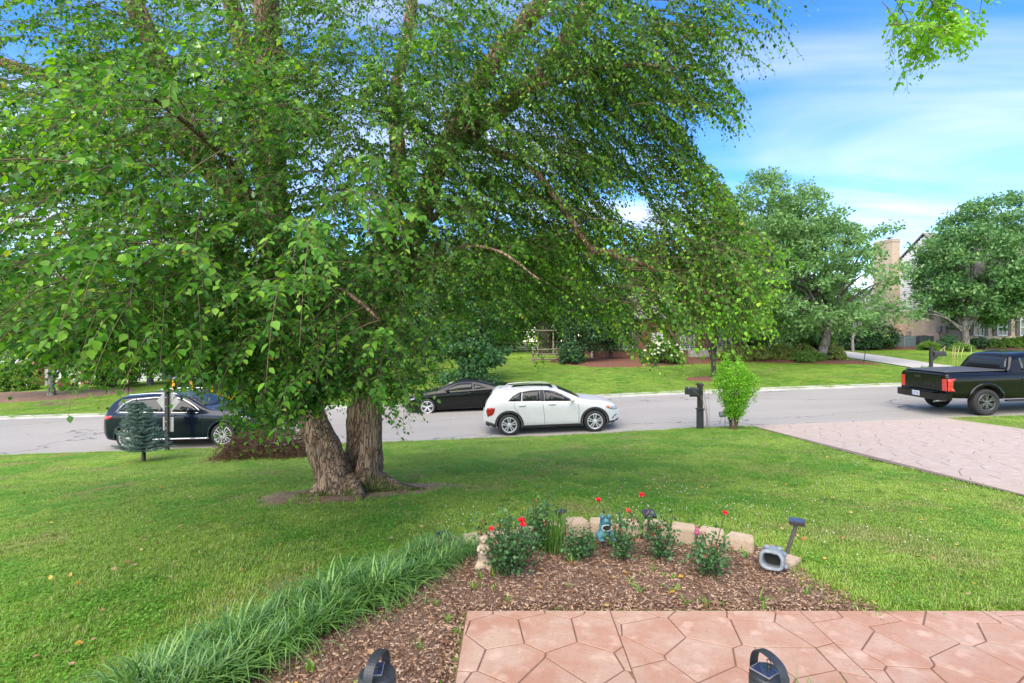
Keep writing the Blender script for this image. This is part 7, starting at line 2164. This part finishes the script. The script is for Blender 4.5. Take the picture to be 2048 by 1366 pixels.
# frog with open mouth
t = thing('frog_figure', 'blue-green glazed frog figure with a wide open mouth by the blocks', 'garden figure', tuple(P(1211, 1077, 5.05)))
Z = 1.55
blob('body', [((0, 0, .045), .07, (.95, .8, .6)), ((0, .01, .10), .065, (.8, .7, .9)), ((0, 0, .145), .05, (.9, .8, .5)), ((-.028, -.012, .175), .028, (.8, .8, .8)), ((.028, -.012, .175), .028, (.8, .8, .8)), ((-.055, -.02, .03), .045, (.7, 1.1, .6)), ((.055, -.02, .03), .045, (.7, 1.1, .6)), ((-.045, -.07, .015), .03, (.9, 1, .4)), ((.045, -.07, .015), .03, (.9, 1, .4))], M_frog, t, .010, Matrix.Scale(Z * .80, 4))
m_ = MB(); m_.lathe([(.001, .006), (.036, .004), (.040, -.004)], 20, M=Matrix.Translation((0, -.066, .128)) @ Matrix.Rotation(R(90), 4, 'X') @ Matrix.Diagonal((1.15, .72, 1, 1))); m_.build('mouth', M_cavity_shade, t)  # dark disc, shade of the open mouth put into its colour
m_ = MB(); m_.lathe([(.034, .008), (.042, .012), (.046, .004)], 24, M=Matrix.Translation((0, -.066, .128)) @ Matrix.Rotation(R(90), 4, 'X') @ Matrix.Diagonal((1.15, .72, 1, 1))); m_.build('lips', mat('pale_glaze', (.45, .52, .50), (.35, .42, .42)), t)
for s in (-1, 1):
    e = MB(); e.lathe([(.001, .014), (.010, .010), (.014, 0), (.010, -.010)], 12, M=Matrix.Translation((s * .036, -.04, .226))); e.build('eye', M_frog, t, smooth=True)
# pale figure by the liriope: a small seated animal holding its paws together
t = thing('stone_figure', 'weathered cream stone figure half hidden by the largest rose bush', 'garden figure', (-.245, 4.48, .01))
blob('body', [((0, 0, .05), .075, (1, .9, .7)), ((0, 0, .13), .07, (.85, .8, 1)), ((0, -.01, .21), .058, (.8, .8, .9)), ((0, -.02, .275), .050, (.95, .9, .8)), ((0, -.06, .265), .024, (.8, 1, .7)), ((-.04, 0, .315), .02, (.6, .6, .9)), ((.04, 0, .315), .02, (.6, .6, .9)), ((-.045, -.045, .19), .026, (.7, 1, 1.2)), ((.045, -.045, .19), .026, (.7, 1, 1.2)), ((0, -.07, .17), .03, (1.2, .7, .8)), ((-.05, -.04, .03), .04, (.8, 1.2, .6)), ((.05, -.04, .03), .04, (.8, 1.2, .6))], M_statue, t, .010, None, .004)
# hollow grey figure tipped on its side, its open base towards us
t = thing('tipped_figure', 'grey hollow resin figure tipped on its side with its open base showing', 'garden figure', tuple(P(1545, 1137, 4.42)))
Mx = Matrix.Translation((0, 0, .085)) @ Matrix.Rotation(R(-34), 4, 'Z') @ Matrix.Rotation(R(-6), 4, 'X')
def sq(r, y, e=3.2, n=28, sx=1.0, sz=1.0):
    out = []
    for k in range(n):
        a = 2 * math.pi * k / n; c_, s_ = math.cos(a), math.sin(a)
        out.append((sx * r * math.copysign(abs(c_) ** (2 / e), c_), y, sz * r * math.copysign(abs(s_) ** (2 / e), s_)))
    return out
rings = [sq(.062, -.055, sx=1.1, sz=.9), sq(.066, -.085, sx=1.1, sz=.9), sq(.082, -.09, sx=1.1, sz=.92), sq(.09, -.06, sx=1.1, sz=.95), sq(.082, -.02, 2.6), sq(.095, .03, 2.2), sq(.09, .09, 2.1), sq(.065, .14, 2), sq(.07, .18, 2), sq(.05, .23, 2), sq(.01, .25, 2)]
inner = [sq(.058, .06, sx=1.1, sz=.9)] + rings
m_ = MB(); vs = [p for r in inner for p in r]; n = 28
m_.add(vs, [(i * n + k, i * n + (k + 1) % n, (i + 1) * n + (k + 1) % n, (i + 1) * n + k) for i in range(len(inner) - 1) for k in range(n)], Mx)
o = m_.build('shell', M_lead, t, smooth=True)
for v_ in o.data.vertices: v_.co += v_.normal * mnoise.noise(v_.co * 28) * .007
m_ = MB(); m_.add([tuple(p) for p in sq(.06, .02, sx=1.1, sz=.9)], [tuple(range(28))], Mx); m_.build('hollow', M_cavity_shade, t)  # dark sheet across the open base, inner shade painted in
blob('limbs', [((-.07, .10, .05), .035, (.8, 1.6, .7)), ((.075, .10, .03), .035, (.8, 1.6, .7)), ((-.05, .02, .085), .03, (.9, 1.2, .7)), ((.05, .04, .085), .03, (.9, 1.2, .7)), ((.10, .02, -.05), .03, (.8, 1.4, .8))], M_lead, t, .010, Mx)
# small pink ornament in the gap between blocks
t = thing('pink_ornament', 'tiny pink ornament standing in a gap between the edging blocks', 'garden figure', tuple(P(1394, 1070, 5.0)))
blob('body', [((0, 0, .02), .03, (1, .8, .8)), ((0, 0, .05), .025, (.8, .8, 1)), ((0, 0, .08), .018, (.7, .7, .9))], mat('pink_glaze', (.45, .10, .20), (.30, .06, .12), rough=.4), t, .008)

# ------------------------------------------------------------------ lanterns on the porch edge
M_lamp = mat('lantern_black', (.022, .026, .030), (.032, .036, .04), rough=.45, scale=30, bump=.1)
def lantern(label, x, y, yaw):
    t = thing('solar_lantern', label, 'lantern', (x, y, .462), yaw, group='lanterns on the porch edge')
    b = MB(); b.lathe([(.001, 0), (.066, 0), (.070, .008), (.070, .03), (.060, .036)], 36); b.build('base', M_lamp, t, smooth=False)
    for k in range(12):
        a = 2 * math.pi * k / 12; w = MB(); w.cyl((.058 * math.cos(a), .058 * math.sin(a), .03), (.058 * math.cos(a), .058 * math.sin(a), .17), .0025, n=5); w.build('cage_wire', M_lamp, t)
    gl = MB(); gl.lathe([(.046, .034), (.048, .10), (.046, .17)], 28); gl.build('glass', mat('frosted_glass', (.5, .48, .42), (.45, .43, .38), rough=.4) if 'frosted_glass' not in MATS else MATS['frosted_glass'], t, smooth=True)
    c = MB(); c.lathe([(.050, .166), (.070, .166), (.0735, .172), (.0735, .205), (.070, .209), (.069, .213), (.0715, .216), (.0715, .226), (.067, .232), (.001, .238)], 48); cap = c.build('cap', M_lamp, t)
    s = MB(); s.box((.012, .012, .2395), (.076, .064, .004), Matrix.Rotation(.3, 4, 'Z')); s.build('solar_panel', M_solar, cap)
    s = MB(); s.box((.012, .012, .2385), (.082, .070, .004), Matrix.Rotation(.3, 4, 'Z')); s.build('panel_rim', M_grey_rim, cap)
    h = MB(); pts = [(-.078, 0, .17), (-.079, 0, .24), (-.060, 0, .285), (-.02, 0, .300), (.02, 0, .300), (.060, 0, .285), (.079, 0, .24), (.078, 0, .17)]
    A = crom(pts, 5); T_ = unit(np.gradient(A, axis=0)); N_ = np.stack([-T_[:, 2], 0 * T_[:, 0], T_[:, 0]], 1)
    V = []
    for p, nn in zip(A, N_):
        for sy, sn in ((-1, 0), (1, 0), (1, 1), (-1, 1)): V.append(tuple(p + np.array([0, sy * .019, 0]) + nn * (.004 * sn)))
    m = len(A); F = [(i * 4 + k, i * 4 + (k + 1) % 4, (i + 1) * 4 + (k + 1) % 4, (i + 1) * 4 + k) for i in range(m - 1) for k in range(4)] + [(3, 2, 1, 0), tuple(range((m - 1) * 4, m * 4))]
    h.add(V, F); h.build('handle', M_lamp, t)
    r = MB(); r.lathe([(.001, .262), (.006, .260), (.008, .252), (.006, .244), (.009, .238)], 16); r.build('knob', M_lamp, cap, smooth=True)
    r = MB(); n = 20; r.tube([(.011 * math.cos(2 * math.pi * k / n), 0, .272 + .011 * math.sin(2 * math.pi * k / n)) for k in range(n + 1)], .0018, 5); r.build('ring', M_lamp, cap, smooth=True)
lantern('dark solar lantern with strap handle at the edge beside the mulch', *P(754, 1366, 2.02)[:2], R(79))
lantern('dark solar lantern with strap handle in front of the stamped path', *P(1538, 1366, 2.02)[:2], R(106))
print('TRIS', sum(len(m.loops) - 2 * len(m.polygons) for m in bpy.data.meshes if m.users))
